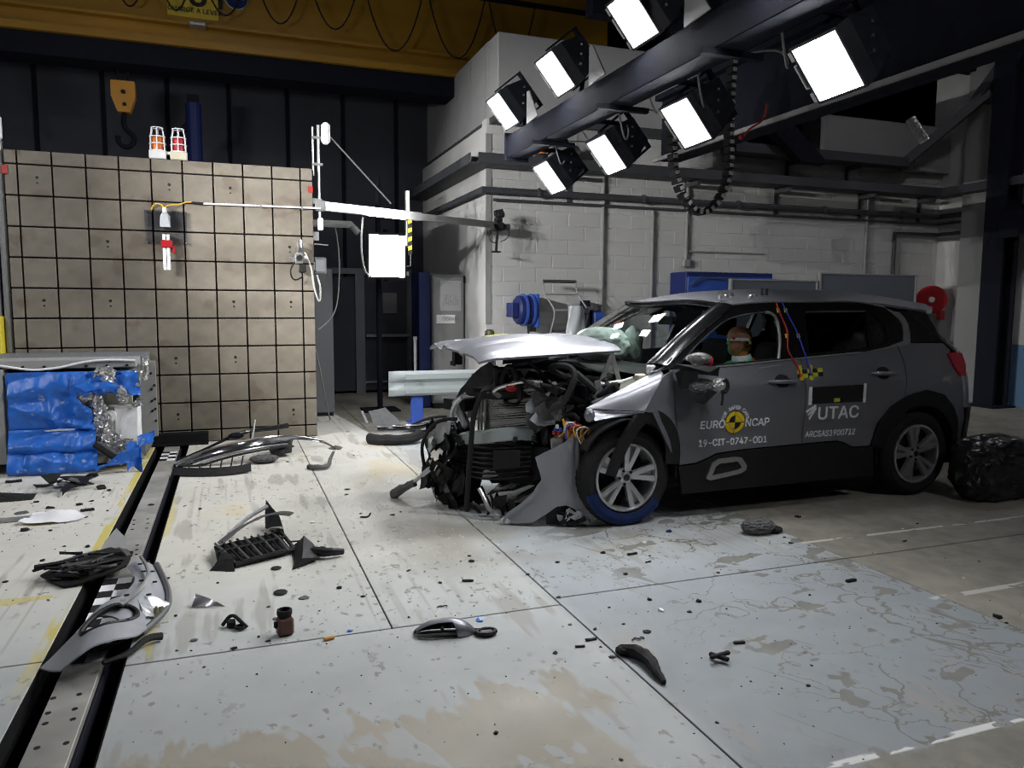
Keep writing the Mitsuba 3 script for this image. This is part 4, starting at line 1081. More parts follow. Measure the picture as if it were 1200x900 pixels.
rf = random.Random(14)
for i in range(46):
    t = rf.random()
    c = A(-1.23 + .16 * t ** 1.5 + rf.uniform(-.05, .07), 7.96 + rf.uniform(-.04, .06), .70 - .62 * t + rf.uniform(-.04, .04))
    if i > 34:
        c = A(rf.uniform(-1.08, -.86), 7.95 + rf.uniform(-.03, .05), rf.uniform(.10, .24))
    e1, e2 = A(1, rf.uniform(-.6, .6), rf.uniform(-.5, .5)), A(rf.uniform(-.5, .5), rf.uniform(-.6, .6), 1)
    R = rf.uniform(.045, .085)
    add('crushed_foil', shard([c + R * rf.uniform(.55, 1.2) * (math.cos(q) * e1 + math.sin(q) * e2) for q in np.linspace(0, 5.7, 9)], .003, .030, 140 + i, .009, 0, 34), 'foil', k)
for c, sz, sd in (((-1.10, 7.90, .89), (.085, .05, .075), 61), ((-.97, 7.90, .71), (.045, .04, .085), 66), ((-.845, 7.95, .84), (.035, .05, .08), 67), ((-.80, 8.2, .93), (.03, .12, .10), 69), ((-.845, 7.95, .62), (.05, .05, .04), 71), ((-1.29, 7.92, .70), (.07, .04, .05), 75)):
    for q in range(4):
        e1, e2 = A(1, rf.uniform(-.8, .8), rf.uniform(-.5, .5)), A(rf.uniform(-.5, .5), rf.uniform(-.8, .8), 1)
        add('foil_curl', shard([A(*c) + A(*sz) * rf.uniform(.6, 1.25) * (math.cos(w) * e1 + math.sin(w) * e2) for w in np.linspace(0, 5.7, 9)], .003, .032, sd * 9 + q, .010, 0, 30), 'foil', k)
add('foil_strip', tube(spline([(-1.08, 7.9, .86), (-1.0, 7.86, .80), (-.93, 7.88, .74)], 14), np.linspace(.02, .006, 14), 6), 'foil', k)
flap = [(-1.36, 7.90, .86), (-1.15, 7.88, .885), (-.95, 7.90, .90), (-.835, 7.93, .915), (-.83, 7.93, .80), (-.80, 7.92, .70), (-.88, 7.88, .70), (-.94, 7.86, .735), (-1.0, 7.86, .72), (-1.06, 7.84, .755), (-1.13, 7.85, .72), (-1.20, 7.86, .74), (-1.27, 7.87, .70), (-1.33, 7.88, .74)]
add('peeled_sheet', shard(flap, .005, .045, 21, .016), 'blue_sheet', k, smooth=22)
flap = [(-1.34, 7.86, .80), (-1.20, 7.83, .835), (-1.05, 7.83, .84), (-.96, 7.84, .78), (-1.04, 7.80, .76), (-1.14, 7.80, .785), (-1.26, 7.83, .75)]
add('peeled_sheet', shard(flap, .005, .035, 27, .016), 'blue_sheet', k, smooth=22)
add('hinge_bar', tube([(-1.21, 7.86, .26), (-1.0, 7.80, .10)], .028, 10), 'rough_black', k)
add('hinge_bar', tube([(-1.19, 7.85, .285), (-.98, 7.79, .125)], .012, 8), 'tray_grey', k)
fl = np.array([[(-1.19 + .36 * u, 7.72 - .06 * u + .06 * v, .035 + .13 * u * (1 - .2 * v) + .10 * v * (.4 + .6 * u) + .03 * math.sin(6 * u + 4 * v)) for v in np.linspace(0, 1, 12)] for u in np.linspace(0, 1, 22)])
add('fallen_flap', jitter(sheet(fl, .005), .012, 8, 12), 'blue_sheet', k, smooth=40)
fl = np.array([[(-.93 + .12 * u, 7.72 + .04 * v + .05 * math.sin(3 * u), .02 + .24 * v + .03 * math.sin(5 * u)) for v in np.linspace(0, 1, 12)] for u in np.linspace(0, 1, 10)])
add('fallen_flap', jitter(sheet(fl, .005), .015, 9, 13), 'blue_sheet', k, smooth=40)
fl = np.array([[(-.87 + .16 * u, 7.85 + .06 * v, .20 + .10 * v + .06 * u) for v in np.linspace(0, 1, 10)] for u in np.linspace(0, 1, 10)])
add('fallen_flap', jitter(sheet(fl, .005), .035, 12, 14), 'blue_sheet', k, smooth=30)

# ---------------------------------------------------------------- the rail in the slot
k = thing('guide_rail', 'worn steel guide rail running along the slot toward the crash wall', 'rail')
add('web', box(-.66, -.60, -2.0, 9.2, -.6, -.04), 'rail_steel', k)
add('head', box(-.715, -.565, -2.0, 9.2, -.04, -.004, .003), 'rail_steel', k)
add('edge_lip', box(-.563, -.55, -2.0, 9.2, -.10, -.03, .004), 'dark_steel', k)
hole = mikit.ply(moved(lathe([(0, 0), (.011, 0), (.011, .002), (0, .002)], 10), (0, 0, -.0045)), 'ink_black')
for y in (2.95, 3.12, 3.2, 3.32, 5.15, 5.25, 5.35, 5.75, 5.88, 6.0):
    for x in (-.69, -.60):
        add('bolt_hole', hole, None, k, to=T().translate([x + .01 * math.sin(9 * y), y, 0]))
kk = thing('checker_tape', 'black-and-white checkered tape strip on the steel guide rail', 'tape')
w_ = mikit.ply(box(0, .072, 0, .098, -.004, -.0025), 'sticker_white')
b_ = mikit.ply(box(0, .072, 0, .098, -.004, -.0025), 'ink_black')
for i in range(11):
    for j in range(2):
        add('checker_square', w_ if (i + j) % 2 else b_, None, kk, to=T().translate([-.713 + .074 * j, 3.62 + .1 * i, 0]))
for i in range(5):
    for j in range(2):
        add('checker_square', w_ if (i + j) % 2 else b_, None, kk, to=T().translate([-.713 + .074 * j, 8.25 + .1 * i, 0]))
# ---------------------------------------------------------------- the car
YC = 5.59
_w = PchipInterpolator([.05, .2, .35, .5, .6, .72, .85, .95, 1.02, 1.1, 1.2, 1.3, 1.45, 1.55, 1.65, 1.75], [.80, .885, .900, .908, .918, .924, .926, .920, .900, .875, .838, .800, .740, .700, .640, .56])
_tap = PchipInterpolator([1.5, 2.2, 2.7, 3.2, 5.2, 5.6, 5.8, 6.0, 6.3], [.93, .985, 1.0, 1.0, 1.0, .992, .975, .94, .86])


def yside(x, z, out=0.0):
    return YC - _w(z) * _tap(x) - out


def side_panel(pts, cell=.045, t=.014, out=0.0, mirror=False, dent=None):
    poly = pts if hasattr(pts, 'geom_type') else sg.Polygon(pts)
    V, F = tri_poly(poly.buffer(0), cell)
    y = yside(V[:, 0], V[:, 1], out)
    if dent is not None:
        y = y + dent(V[:, 0], V[:, 1])
    V3 = np.c_[V[:, 0], y, V[:, 1]]
    m = shell(V3, F, A(0, t, 0))
    if mirror:
        m = mirrored(m)
    return m


def mirrored(m):
    v = np.array(m.vertices)
    v[:, 1] = 2 * YC - v[:, 1]
    return trimesh.Trimesh(v, np.array(m.faces)[:, ::-1], process=False)


def arc(cx, cz, r, a0, a1, n=24):
    return [(cx + r * math.cos(math.radians(a)), cz + r * math.sin(math.radians(a))) for a in np.linspace(a0, a1, n)]


def side_line(pts, out=.004, n=40, smooth=True):
    p = np.array(pts, float)
    if smooth:
        p = spline(np.c_[p, p[:, :1] * 0], n)[:, :2]
    return np.c_[p[:, 0], yside(p[:, 0], p[:, 1], out), p[:, 1]]


CAR = thing('car', 'grey crash-tested estate car with a destroyed front and white lettering on its doors', 'car')
FW, RW = A(2.590, 4.68, .348), A(5.285, 4.68, .352)

# --- doors, rear quarter, sills
belt_f = [(2.93, 1.10), (3.26, 1.112), (3.65, 1.132), (4.098, 1.160)]
front_door = [(3.02, .41), (3.16, .42), (3.25, .45), (3.33, .48), (3.55, .494), (3.78, .50), (4.098, .506)] + belt_f[::-1] + [(2.945, 1.0), (2.965, .8), (2.985, .62)]
rear_door = [(4.106, .506), (4.30, .510), (4.443, .511), (4.52, .49), (4.607, .452), (4.775, .452), (4.80, .52), (4.838, .637), (4.942, .757), (5.085, .83), (5.112, .95), (5.125, 1.10), (5.095, 1.245), (4.99, 1.228), (4.715, 1.196), (4.40, 1.178), (4.106, 1.161)]
quarter = [(5.093, .834), (5.12, .95), (5.133, 1.10), (5.103, 1.25), (5.18, 1.262), (5.24, 1.262), (5.61, 1.256), (5.68, 1.19), (5.635, 1.17), (5.69, 1.03), (5.765, .985), (5.775, .74), (5.83, .52), (5.80, .41), (5.74, .42), (5.705, .62), (5.635, .735), (5.516, .84), (5.33, .884), (5.20, .862)]


def door_dent(x, z):
    return .012 * np.exp(-((z - .60) / .07) ** 2) - .004 * np.exp(-((z - .955) / .03) ** 2) + .020 * np.exp(-((x - 3.08) / .05) ** 2 - ((z - .93) / .16) ** 2)


for mir in (False, True):
    kw = dict(mirror=mir)
    fd = add('front_door', side_panel(front_door, dent=None if mir else door_dent, **kw), 'body_grey', CAR, smooth=45)
    rd_ = add('rear_door', side_panel(rear_door, dent=None if mir else door_dent, **kw), 'body_grey', CAR, smooth=45)
    add('rear_quarter', side_panel(quarter, **kw), 'body_grey', CAR, smooth=45)
    add('door_seal', side_panel([(2.93, .42), (5.14, .42), (5.14, 1.24), (2.93, 1.10)], .08, .02, -.018, **kw), 'rough_black', CAR)
    if mir:
        add('right_wing', side_panel([(1.95, .55), (2.2, .62), (2.25, .7), (2.4, .80), (2.6, .82), (2.8, .78), (2.93, .65), (2.96, .5), (3.01, .42), (2.96, .8), (2.935, 1.0), (2.92, 1.09), (2.7, 1.07), (2.0, .95)], **kw), 'body_grey', CAR, smooth=45)
    add('sill_cladding', side_panel([(3.0, .40), (3.16, .41), (3.25, .44), (3.33, .47), (3.6, .487), (4.1, .497), (4.443, .502), (4.52, .48), (4.607, .444), (4.80, .444), (4.84, .20), (3.05, .19)], .05, .03, .012, **kw), 'black_plastic', CAR, smooth=40)
    ring = sg.Polygon([(3.25, .302), (3.275, .292), (3.53, .325), (3.57, .345), (3.575, .37), (3.53, .425), (3.49, .432), (3.34, .425), (3.29, .40)]).buffer(.012)
    if not mir:
        add('cladding_badge', side_panel(ring.difference(sg.Polygon([(3.285, .315), (3.52, .345), (3.545, .358), (3.505, .408), (3.345, .402), (3.315, .385)])), .03, .012, .024), 'satin_trim', CAR, smooth=40)
        add('badge_recess', side_panel(sg.Polygon([(3.285, .315), (3.52, .345), (3.545, .358), (3.505, .408), (3.345, .402), (3.315, .385)]), .05, .01, .014), 'rough_black', CAR)
    # rear wheel arch
    outer = arc(RW[0], RW[2], .53, 196, -10, 40)
    flare = [(4.785, .452), (4.80, .52), (4.838, .637), (4.942, .757), (5.085, .832), (5.20, .862), (5.33, .884), (5.516, .84), (5.635, .735), (5.705, .62), (5.74, .42)]
    inner = arc(RW[0], RW[2], .405, 12, 168, 30)
    add('wheel_arch', side_panel(flare + inner, .04, .05, .016, **kw), 'black_plastic', CAR, smooth=40)
    linp = [(RW[0] + .42 * math.cos(a), RW[2] + .42 * math.sin(a)) for a in np.linspace(-.15, np.pi + .15, 30)]
    G = np.array([[(x, y, z) for x, z in linp] for y in (4.70, 5.0, 5.12)])
    ms = sheet(G, .01)
    add('wheel_well', mirrored(ms) if mir else ms, 'rough_black', CAR)
    add('well_wall', mirrored(box(4.85, 5.75, 5.10, 5.14, .18, .9)) if mir else box(4.85, 5.75, 5.10, 5.14, .18, .9), 'rough_black', CAR)

# greenhouse
gh = sg.Polygon([(2.80, 1.105), (3.05, 1.30), (3.25, 1.435), (3.42, 1.535), (3.60, 1.562), (3.913, 1.585), (4.431, 1.592), (4.865, 1.586), (5.053, 1.552), (5.15, 1.515), (5.215, 1.45), (5.236, 1.40), (5.224, 1.33), (5.185, 1.262), (4.99, 1.228), (4.715, 1.193), (4.10, 1.157), (3.26, 1.108)])
w_f = sg.Polygon([(3.02, 1.13), (3.182, 1.267), (3.35, 1.375), (3.482, 1.445), (3.60, 1.478), (3.70, 1.498), (3.866, 1.513), (3.935, 1.50), (3.965, 1.455), (3.968, 1.386), (3.94, 1.26), (3.90, 1.150), (3.4, 1.127)])
w_r = sg.Polygon([(4.195, 1.195), (4.24, 1.516), (4.854, 1.522), (4.80, 1.228), (4.5, 1.21)])
w_q = sg.Polygon([(4.838, 1.245), (4.885, 1.500), (4.955, 1.485), (5.01, 1.42), (5.025, 1.33), (5.0, 1.275), (4.95, 1.262)])
dglass = sg.Polygon([(5.20, 1.520), (5.34, 1.522), (5.507, 1.513), (5.56, 1.40), (5.612, 1.262), (5.24, 1.268), (5.26, 1.34), (5.268, 1.42), (5.245, 1.475)])
fin = sg.Polygon([(5.053, 1.556), (5.15, 1.520), (5.20, 1.515), (5.245, 1.472), (5.266, 1.42), (5.258, 1.34), (5.236, 1.262), (5.185, 1.250), (5.10, 1.240), (4.99, 1.222), (4.70, 1.192), (4.99, 1.234), (5.10, 1.262), (5.165, 1.278), (5.195, 1.34), (5.205, 1.41), (5.185, 1.455), (5.12, 1.51)])
for mir in (False, True):
    kw = dict(mirror=mir)
    add('window_frame', side_panel(gh.difference(w_f).difference(w_r).difference(w_q), .045, .045, .0, **kw), 'gloss_black', CAR, smooth=40)
    add('rear_window', side_panel(w_r.buffer(.012), .08, .004, -.012, **kw), 'dark_pane', CAR)
    add('quarter_window', side_panel(w_q.buffer(.012), .08, .004, -.012, **kw), 'dark_pane', CAR)
    add('rear_pillar_glass', side_panel(dglass, .05, .02, .004, **kw), 'gloss_black', CAR, smooth=40)
    add('pillar_fin', side_panel(fin, .03, .012, .010, **kw), 'satin_trim', CAR, smooth=40)
    ms = tube(side_line([(3.45, 1.555), (3.60, 1.570), (3.913, 1.590), (4.431, 1.597), (4.865, 1.591), (5.053, 1.558)], .008), .009, 8)
    add('roof_trim', mirrored(ms) if mir else ms, 'satin_trim', CAR, smooth=40)
    ms = tube(side_line([(3.0, 1.100), (3.26, 1.110), (3.65, 1.131), (4.10, 1.160), (4.715, 1.195)], .006), .006, 8)
    add('waist_trim', mirrored(ms) if mir else ms, 'satin_trim', CAR, smooth=40)
ms = merge([tube(side_line(list(w_f.exterior.coords)[6:12], -.004, 30), .010, 8), tube(side_line([(3.93, 1.18), (3.965, 1.28), (3.995, 1.40), (3.99, 1.48)], .004, 20), .007, 8)])
add('window_channel', tube(side_line([(3.866, 1.508), (3.925, 1.495), (3.952, 1.455), (3.955, 1.386), (3.93, 1.26), (3.892, 1.16)], .002, 30), .012, 8), 'satin_trim', CAR, smooth=40)
add('window_channel', tube(side_line([(3.06, 1.165), (3.20, 1.275), (3.37, 1.383), (3.49, 1.448), (3.62, 1.482), (3.72, 1.498), (3.866, 1.510)], .002, 30), .006, 8), 'tray_grey', CAR, smooth=40)
add('window_channel', tube(side_line([(4.25, 1.512), (4.84, 1.518)], .002, 10, False), .006, 8), 'tray_grey', CAR)

# roof
zc = PchipInterpolator([3.1, 3.19, 3.4, 3.79, 4.4, 4.92, 5.5, 5.95, 6.2], [1.53, 1.562, 1.625, 1.68, 1.706, 1.706, 1.662, 1.60, 1.566])
ze = PchipInterpolator([3.4, 3.46, 3.9, 4.43, 4.87, 5.2, 5.5, 5.7], [1.54, 1.552, 1.592, 1.600, 1.594, 1.565, 1.53, 1.50])
roof, glass, scr = [], [], []
for t in np.linspace(-1, 1, 33):
    xf, xb = 3.46 - .26 * (1 - t * t), 5.52 + .68 * (1 - abs(t) ** 1.25)
    row = []
    for s in np.linspace(0, 1, 36):
        x = xf + (xb - xf) * s
        e, c = float(ze(min(max(x, 3.42), 5.65))), float(zc(x))
        z = e + (c - e) * (1 - abs(t) ** 2.2)
        row.append((x, YC + t * (float(_w(e)) * float(_tap(x)) + .004), z + .002))
    roof.append(row)
    xb0, zb0 = 2.80 - .30 * (1 - t * t), 1.115 + .02 * (1 - t * t)
    g = []
    for s in np.linspace(0, 1, 16):
        bow = .03 * math.sin(math.pi * s) + 0
        p0, p1 = A(xb0, YC + t * .815, zb0), A(row[0][0], YC + t * .685, row[0][2] - .006)
        q = p0 + (p1 - p0) * s
        g.append(q + A(-.55, 0, .83) * bow * (1 - .5 * abs(t) ** 4))
    scr.append(g)
roof = np.array(roof)
add('roof', sheet(roof[:, :].transpose(1, 0, 2), .02), 'body_grey', CAR, smooth=40)
scr = np.array(scr)
add('windscreen', sheet(scr.transpose(1, 0, 2), .005), 'pane', CAR, smooth=True)
for mir in (False, True):
    e0 = scr[0]
    G = []
    for i in range(16):
        x, z = e0[i][0] + .055 + .0 * i, e0[i][2] + .0
        q2 = A(e0[i][0] + .10, float(yside(e0[i][0] + .10, e0[i][2], .004)), e0[i][2] - .004)
        G.append([e0[i] + A(.0, .006, .004), e0[i] + A(.004, 0, .012), (e0[i] + q2) / 2 + A(-.008, -.01, .016), q2 + A(0, .0, .006)])
    ms = sheet(np.array(G), .03)
    if np.mean(ms.face_normals[:40, 1]) > 0:
        pass
    add('front_pillar', mirrored(ms) if mir else ms, 'gloss_black', CAR, smooth=40)
    ms = tube(np.array([e0[i] + A(.012, -.004, .022) for i in range(0, 15)]), .007, 6)
    add('pillar_highlight', mirrored(ms) if mir else ms, 'satin_trim', CAR, smooth=40)  # pale strips standing in for highlights on the black pillar
    ms = tube(np.array([A(e0[i][0] + .085, float(yside(e0[i][0] + .085, e0[i][2] - .01, .012)), e0[i][2] - .004) for i in range(1, 14)]), .005, 6)
    add('pillar_highlight', mirrored(ms) if mir else ms, 'satin_trim', CAR, smooth=40)
add('screen_header', sheet(np.array([[roof[i, 0] + A(-.02, 0, -.006), roof[i, 0] + A(.03, 0, .004)] for i in range(33)]), .02), 'gloss_black', CAR, smooth=40)
add('roof_spoiler', sheet(np.array([[(5.52 + .68 * (1 - abs(t) ** 1.25) + d, YC + t * .70, float(zc(5.5 + .68 * (1 - abs(t) ** 1.25))) * (1 - abs(t) ** 2.2) + abs(t) ** 2.2 * 1.522 - .018 - .12 * max(0, d)) for t in np.linspace(-1, 1, 25)] for d in (-.12, .0, .07)]), .03), 'body_grey', CAR, smooth=40)
# tail
path = [(5.775, .912), (5.85, .875), (5.94, .80), (6.02, .66), (6.08, .40), (6.09, 0)]
path = path + [(x, -w) for x, w in path[-2::-1]]
pp = spline(np.c_[np.array(path), np.zeros(len(path))], 40)
for nm, z0, z1, lean, m_ in (('rear_bumper', .28, .72, .02, 'black_plastic'), ('tailgate', .72, 1.16, -.05, 'body_grey'), ('rear_glass', 1.16, 1.52, -.42, 'gloss_black')):
    off = {'rear_bumper': 0, 'tailgate': -.01, 'rear_glass': -.06}[nm]
    G = np.array([[(x + off + lean * s, YC - w * float(_w(z0 + (z1 - z0) * s)) / .928, z0 + (z1 - z0) * s) for x, w, _ in pp] for s in np.linspace(0, 1, 8)])
    add(nm, sheet(G, .02), m_, CAR, smooth=40)
for mir in (False, True):
    tl = [(5.622, 1.168), (5.70, 1.18), (5.785, 1.172), (5.80, 1.07), (5.765, .985), (5.70, 1.0), (5.65, 1.08)]
    t_ = add('tail_lamp', side_panel(tl, .03, .03, .022, mirror=mir), 'red_lens', CAR, smooth=40, label='red tail lamp')
    add('lamp_foot', side_panel([(5.715, 1.01), (5.76, .985), (5.79, 1.05), (5.75, 1.05)], .03, .02, .018, mirror=mir), 'ink_black', t_)
add('fuel_mark', side_panel(sg.MultiPolygon([sg.LineString([(5.52, .955), (5.60, .985)]).buffer(.012), sg.LineString([(5.53, .985), (5.60, .92)]).buffer(.007)]).buffer(0), .03, .002, .003), 'conduit_grey', CAR)
add('floor_pan', box(2.95, 5.95, 4.80, 6.38, .22, .42, .02), 'rough_black', CAR)
add('bulkhead', box(2.80, 2.92, 4.85, 6.33, .3, 1.02), 'rough_black', CAR)
add('boot_wall', box(5.60, 5.64, 4.85, 6.33, .4, 1.05), 'rough_black', CAR)
for mir in (False, True):
    ms = box(2.98, 5.6, 4.76, 4.80, .4, 1.06)
    add('door_card', mirrored(ms) if mir else ms, 'rough_black', CAR)
add('headlining', sheet(np.array([[p - A(0, (p[1] - YC) * .06, .035) for p in row[2:-3:4]] for row in roof[1:-1:3]]).transpose(1, 0, 2), .01), 'seat_cloth', CAR)

# handles
for x, z in ((3.89, .992), (4.885, 1.028)):
    par = fd.replace('_001', '') if x < 4.2 else rd_.replace('_001', '')
    h = add('handle', tube(np.array([(x + .128 * s, yside(x + .128 * s, z + .0, .012 + .022 * (1 - s * s)), z - .004 * s) for s in np.linspace(-1, 1, 12)]), [.006, .012, .015, .016, .016, .016, .016, .016, .016, .015, .012, .006], 8), 'body_grey', par, smooth=40)
    cup = sg.Point(0, 0).buffer(1, 16)
    add('handle_cup', side_panel(sa.translate(sa.scale(cup, .068, .050), x, z + .002), .03, .004, .003), 'ink_black', par)
    add('handle_lock', ball((x + .06, float(yside(x + .06, z + .028, .008)), z + .030), .010, 1), 'chrome', par)


# wheels
def wheel(name, c, steer=0, blue=False, turn=0.0, flip=False):
    r_t, r_r, wid = .350, .243, .225
    tyre = [(r_r - .004, .02), (r_r + .03, .0), (r_t - .05, -.004), (r_t - .022, .012), (r_t - .004, .03), (r_t, .05), (r_t, wid - .05), (r_t - .02, wid - .01), (r_r + .02, wid), (r_r - .004, wid - .02), (r_r - .004, .02)]
    base = frame(lathe(tyre, 72), (0, 0, 0), (1, 0, 0), (0, 0, 1), (0, 1, 0))
    M = rotm([0, 0, 1], steer)
    M[:3, 3] = c
    if flip:
        M = M @ np.diag([1, -1, 1, 1.0])
    put = lambda m: (lambda q: (q.apply_transform(M), q)[1])(m.copy())
    w = numbered(CAR + '__' + name)
    add('tyre', put(base), 'tyre_rubber', w, smooth=35)
    add('tread', put(merge([frame(box(r_t - .002, r_t + .004, .045 + .045 * j, .075 + .045 * j, -.012, .012), (0, 0, 0), (math.cos(a), 0, math.sin(a)), (0, 1, 0), (-math.sin(a), 0, math.cos(a))) for a in np.arange(48) * 2 * np.pi / 48 for j in range(3)])), 'tyre_rubber', w, kind='stuff')
    if blue:
        sect = np.array([[((r_s) * math.cos(a), -.006 if r_s < r_t - .03 else .010, (r_s) * math.sin(a)) for r_s in (r_r + .012, r_t - .055, r_t - .03, r_t - .012)] for a in np.radians(np.linspace(200, 322, 40))])
        add('blue_marking', put(sheet(sect, .004)), 'tyre_blue', w, label='blue paint marking on the tyre wall')
    rim = [(r_r - .006, .015), (r_r, .02), (r_r, .004), (r_r - .014, .0), (r_r - .022, .012), (r_r - .024, .10), (r_r - .03, .19), (r_r - .006, .19)]
    add('rim', put(frame(lathe(rim + rim[:1], 64), (0, 0, 0), (1, 0, 0), (0, 0, 1), (0, 1, 0))), 'alloy', w, smooth=35)
    add('brake_disc', put(frame(lathe([(0, .11), (.155, .11), (.155, .13), (0, .13)], 32), (0, 0, 0), (1, 0, 0), (0, 0, 1), (0, 1, 0))), 'dark_steel', w)
    add('inner_barrel', put(frame(lathe([(0, .16), (r_r - .025, .16), (r_r - .025, .19), (0, .19)], 32), (0, 0, 0), (1, 0, 0), (0, 0, 1), (0, 1, 0))), 'rough_black', w)
    add('hub', put(frame(lathe([(0, .012), (.028, .012), (.030, .018), (.060, .028), (.072, .05), (.05, .09), (0, .09)], 32), (0, 0, 0), (1, 0, 0), (0, 0, 1), (0, 1, 0))), 'alloy', w, smooth=40)
    add('centre_cap', put(frame(lathe([(0, .008), (.024, .009), (.026, .016), (0, .016)], 24), (0, 0, 0), (1, 0, 0), (0, 0, 1), (0, 1, 0))), 'ink_black', w)
    for i in range(5):
        a = math.radians(turn + 72 * i)
        e1, e2 = A(math.cos(a), 0, math.sin(a)), A(-math.sin(a), 0, math.cos(a))
        for s in (-1, 1):
            sp = hull([e1 * .045 + e2 * (s * .006 + d) + A(0, y, 0) for d in (-.016, .016) for y in (.024, .06)] +
                      [e1 * .150 + e2 * (s * .030 + d) + A(0, y, 0) for d in (-.017, .017) for y in (.012 if d * s < 0 else .020, .05)] +
                      [e1 * .228 + e2 * (s * .047 + d) + A(0, y, 0) for d in (-.020, .020) for y in (.006, .04)])
            add('spoke', put(sp), 'alloy', w)
        web = hull([e1 * r_ + e2 * q + A(0, y, 0) for r_, q in ((.05, .008), (.05, -.008), (.215, .03), (.215, -.03)) for y in (.040, .055)])
        add('spoke_web', put(web), 'satin_trim', w)
        add('wheel_bolt', put(frame(lathe([(0, .012), (.008, .012), (.010, .03), (0, .03)], 10), e1 * .05 * math.cos(.63) + e2 * .05 * math.sin(.63), (1, 0, 0), (0, 0, 1), (0, 1, 0))), 'dark_steel', w)
    return w


wheel('front_wheel', FW, 0, True, 78)
wheel('rear_wheel', RW, 0, False, 100)
wheel('front_wheel', (2.75, 2 * YC - 4.70, .35), 0, False, 20, True)
wheel('rear_wheel', (5.285, 2 * YC - 4.68, .352), 0, False, 10, True)

# door lettering and targets
def decal(text, x, z, h, m_, width=None, bold=False, slant=0.0, rot=0.0, name='lettering', par=CAR, out=.0035, center=False):
    t = meshkit.text_mesh(text, h, .0012, bold)
    v = np.array(t.vertices)
    if width:
        v[:, 0] *= width / (v[:, 0].max() - v[:, 0].min())
    if center:
        v[:, 0] -= (v[:, 0].max() + v[:, 0].min()) / 2
    v[:, 0] += slant * v[:, 1]
    c, s = math.cos(math.radians(rot)), math.sin(math.radians(rot))
    X, Z = x + c * v[:, 0] - s * v[:, 1], z + s * v[:, 0] + c * v[:, 1]
    Y = yside(X, Z, out) + door_dent(X, Z) - v[:, 2]
    return add(name, trimesh.Trimesh(np.c_[X, Y, Z], t.faces, process=False), m_, par)


FD, RD = CAR + '__front_door', CAR + '__rear_door'
decal('EURO', 3.163, .668, .056, 'print_white', .212, True, par=FD)
decal('NCAP', 3.552, .668, .056, 'print_white', .215, True, par=FD)
cx_, cz_ = 3.466, .703
for i, ch in enumerate('FOR SAFER CARS'):
    a = math.radians(163 - i * 146 / 13)
    if ch != ' ':
        decal(ch, cx_ + .100 * math.cos(a), cz_ + .100 * math.sin(a), .026, 'print_white', bold=True, rot=math.degrees(a) - 90, par=FD, center=True, out=.0045)
disc = lambda r, n=28: sg.Point(cx_, cz_).buffer(r, n)
add('emblem_disc', side_panel(disc(.088), .03, .003, .002, dent=door_dent), 'ink_black', FD)
add('emblem_disc', side_panel(disc(.083).difference(disc(.054)).difference(sg.box(cx_ - .003, cz_ - .2, cx_ + .003, cz_ + .2)).difference(sg.box(cx_ - .2, cz_ - .003, cx_ + .2, cz_ + .003)), .03, .003, .0045, dent=door_dent), 'target_yellow', FD)
q = disc(.051)
add('emblem_quarter', side_panel(q.intersection(sg.box(cx_ + .001, cz_ + .001, cx_ + 1, cz_ + 1)), .03, .003, .0045, dent=door_dent), 'target_yellow', FD)
add('emblem_quarter', side_panel(q.intersection(sg.box(cx_ - 1, cz_ - 1, cx_ - .001, cz_ - .001)), .03, .003, .0045, dent=door_dent), 'target_yellow', FD)
decal('19-CIT-0747-OD1', 3.163, .536, .048, 'print_white', .60, True, par=FD)
decal('UTAC', 4.214, .690, .094, 'print_white', .40, True, par=RD)
decal('CERAM', 4.21, .660, .022, 'ink_grey', .17, par=RD)
for p0, p1 in (((4.108, .752), (4.204, .800)), ((4.128, .728), (4.204, .784)), ((4.142, .696), (4.206, .782))):
    add('arrow_stroke', side_panel(sg.Polygon([(p0[0] - .004, p0[1] + .008), (p0[0] + .006, p0[1] - .008), (p1[0] + .004, p1[1] - .010), (p1[0] - .004, p1[1] + .008)]), .03, .0012, .0032, dent=door_dent), 'print_white', RD)
decal('ARCSAS1900712', 4.122, .552, .046, 'print_white', .49, True, par=RD, slant=.12)
add('marking_panel', side_panel([(4.136, .812), (4.672, .812), (4.676, .948), (4.138, .942)], .05, .0015, .002, dent=door_dent), 'ink_black', RD)
add('marking_end', side_panel([(4.128, .806), (4.160, .806), (4.162, .943), (4.130, .943)], .05, .002, .003, dent=door_dent), 'sticker_white', RD)
add('marking_end', side_panel([(4.662, .806), (4.690, .806), (4.694, .956), (4.666, .956)], .05, .002, .003, dent=door_dent), 'sticker_white', RD)
add('marking_tag', side_panel([(4.372, .82), (4.428, .82), (4.430, .848), (4.374, .848)], .05, .0015, .0045, dent=door_dent), 'tape_yellow', RD)
for i in range(5):
    for j in range(2):
        x0, z0 = 4.040 + .049 * i, 1.010 + .031 * j + .003 * i
        add('checker_square', side_panel(sg.box(x0, z0, x0 + .0485, z0 + .0305), .05, .0015, .003), 'tape_yellow' if (i + j) % 2 else 'ink_black', FD if x0 < 4.06 else RD)
for nm, m_, line in (('red_tape', 'tape_red', [(4.06, 1.02), (4.04, 1.12), (3.99, 1.22), (4.02, 1.35), (3.99, 1.50), (3.98, 1.585)]), ('blue_tape', 'tape_blue', [(4.16, 1.03), (4.15, 1.15), (4.135, 1.22), (4.11, 1.36), (4.06, 1.50), (4.035, 1.59)])):
    add(nm, tube(side_line(line, .012, 20), .006, 6), m_, CAR)
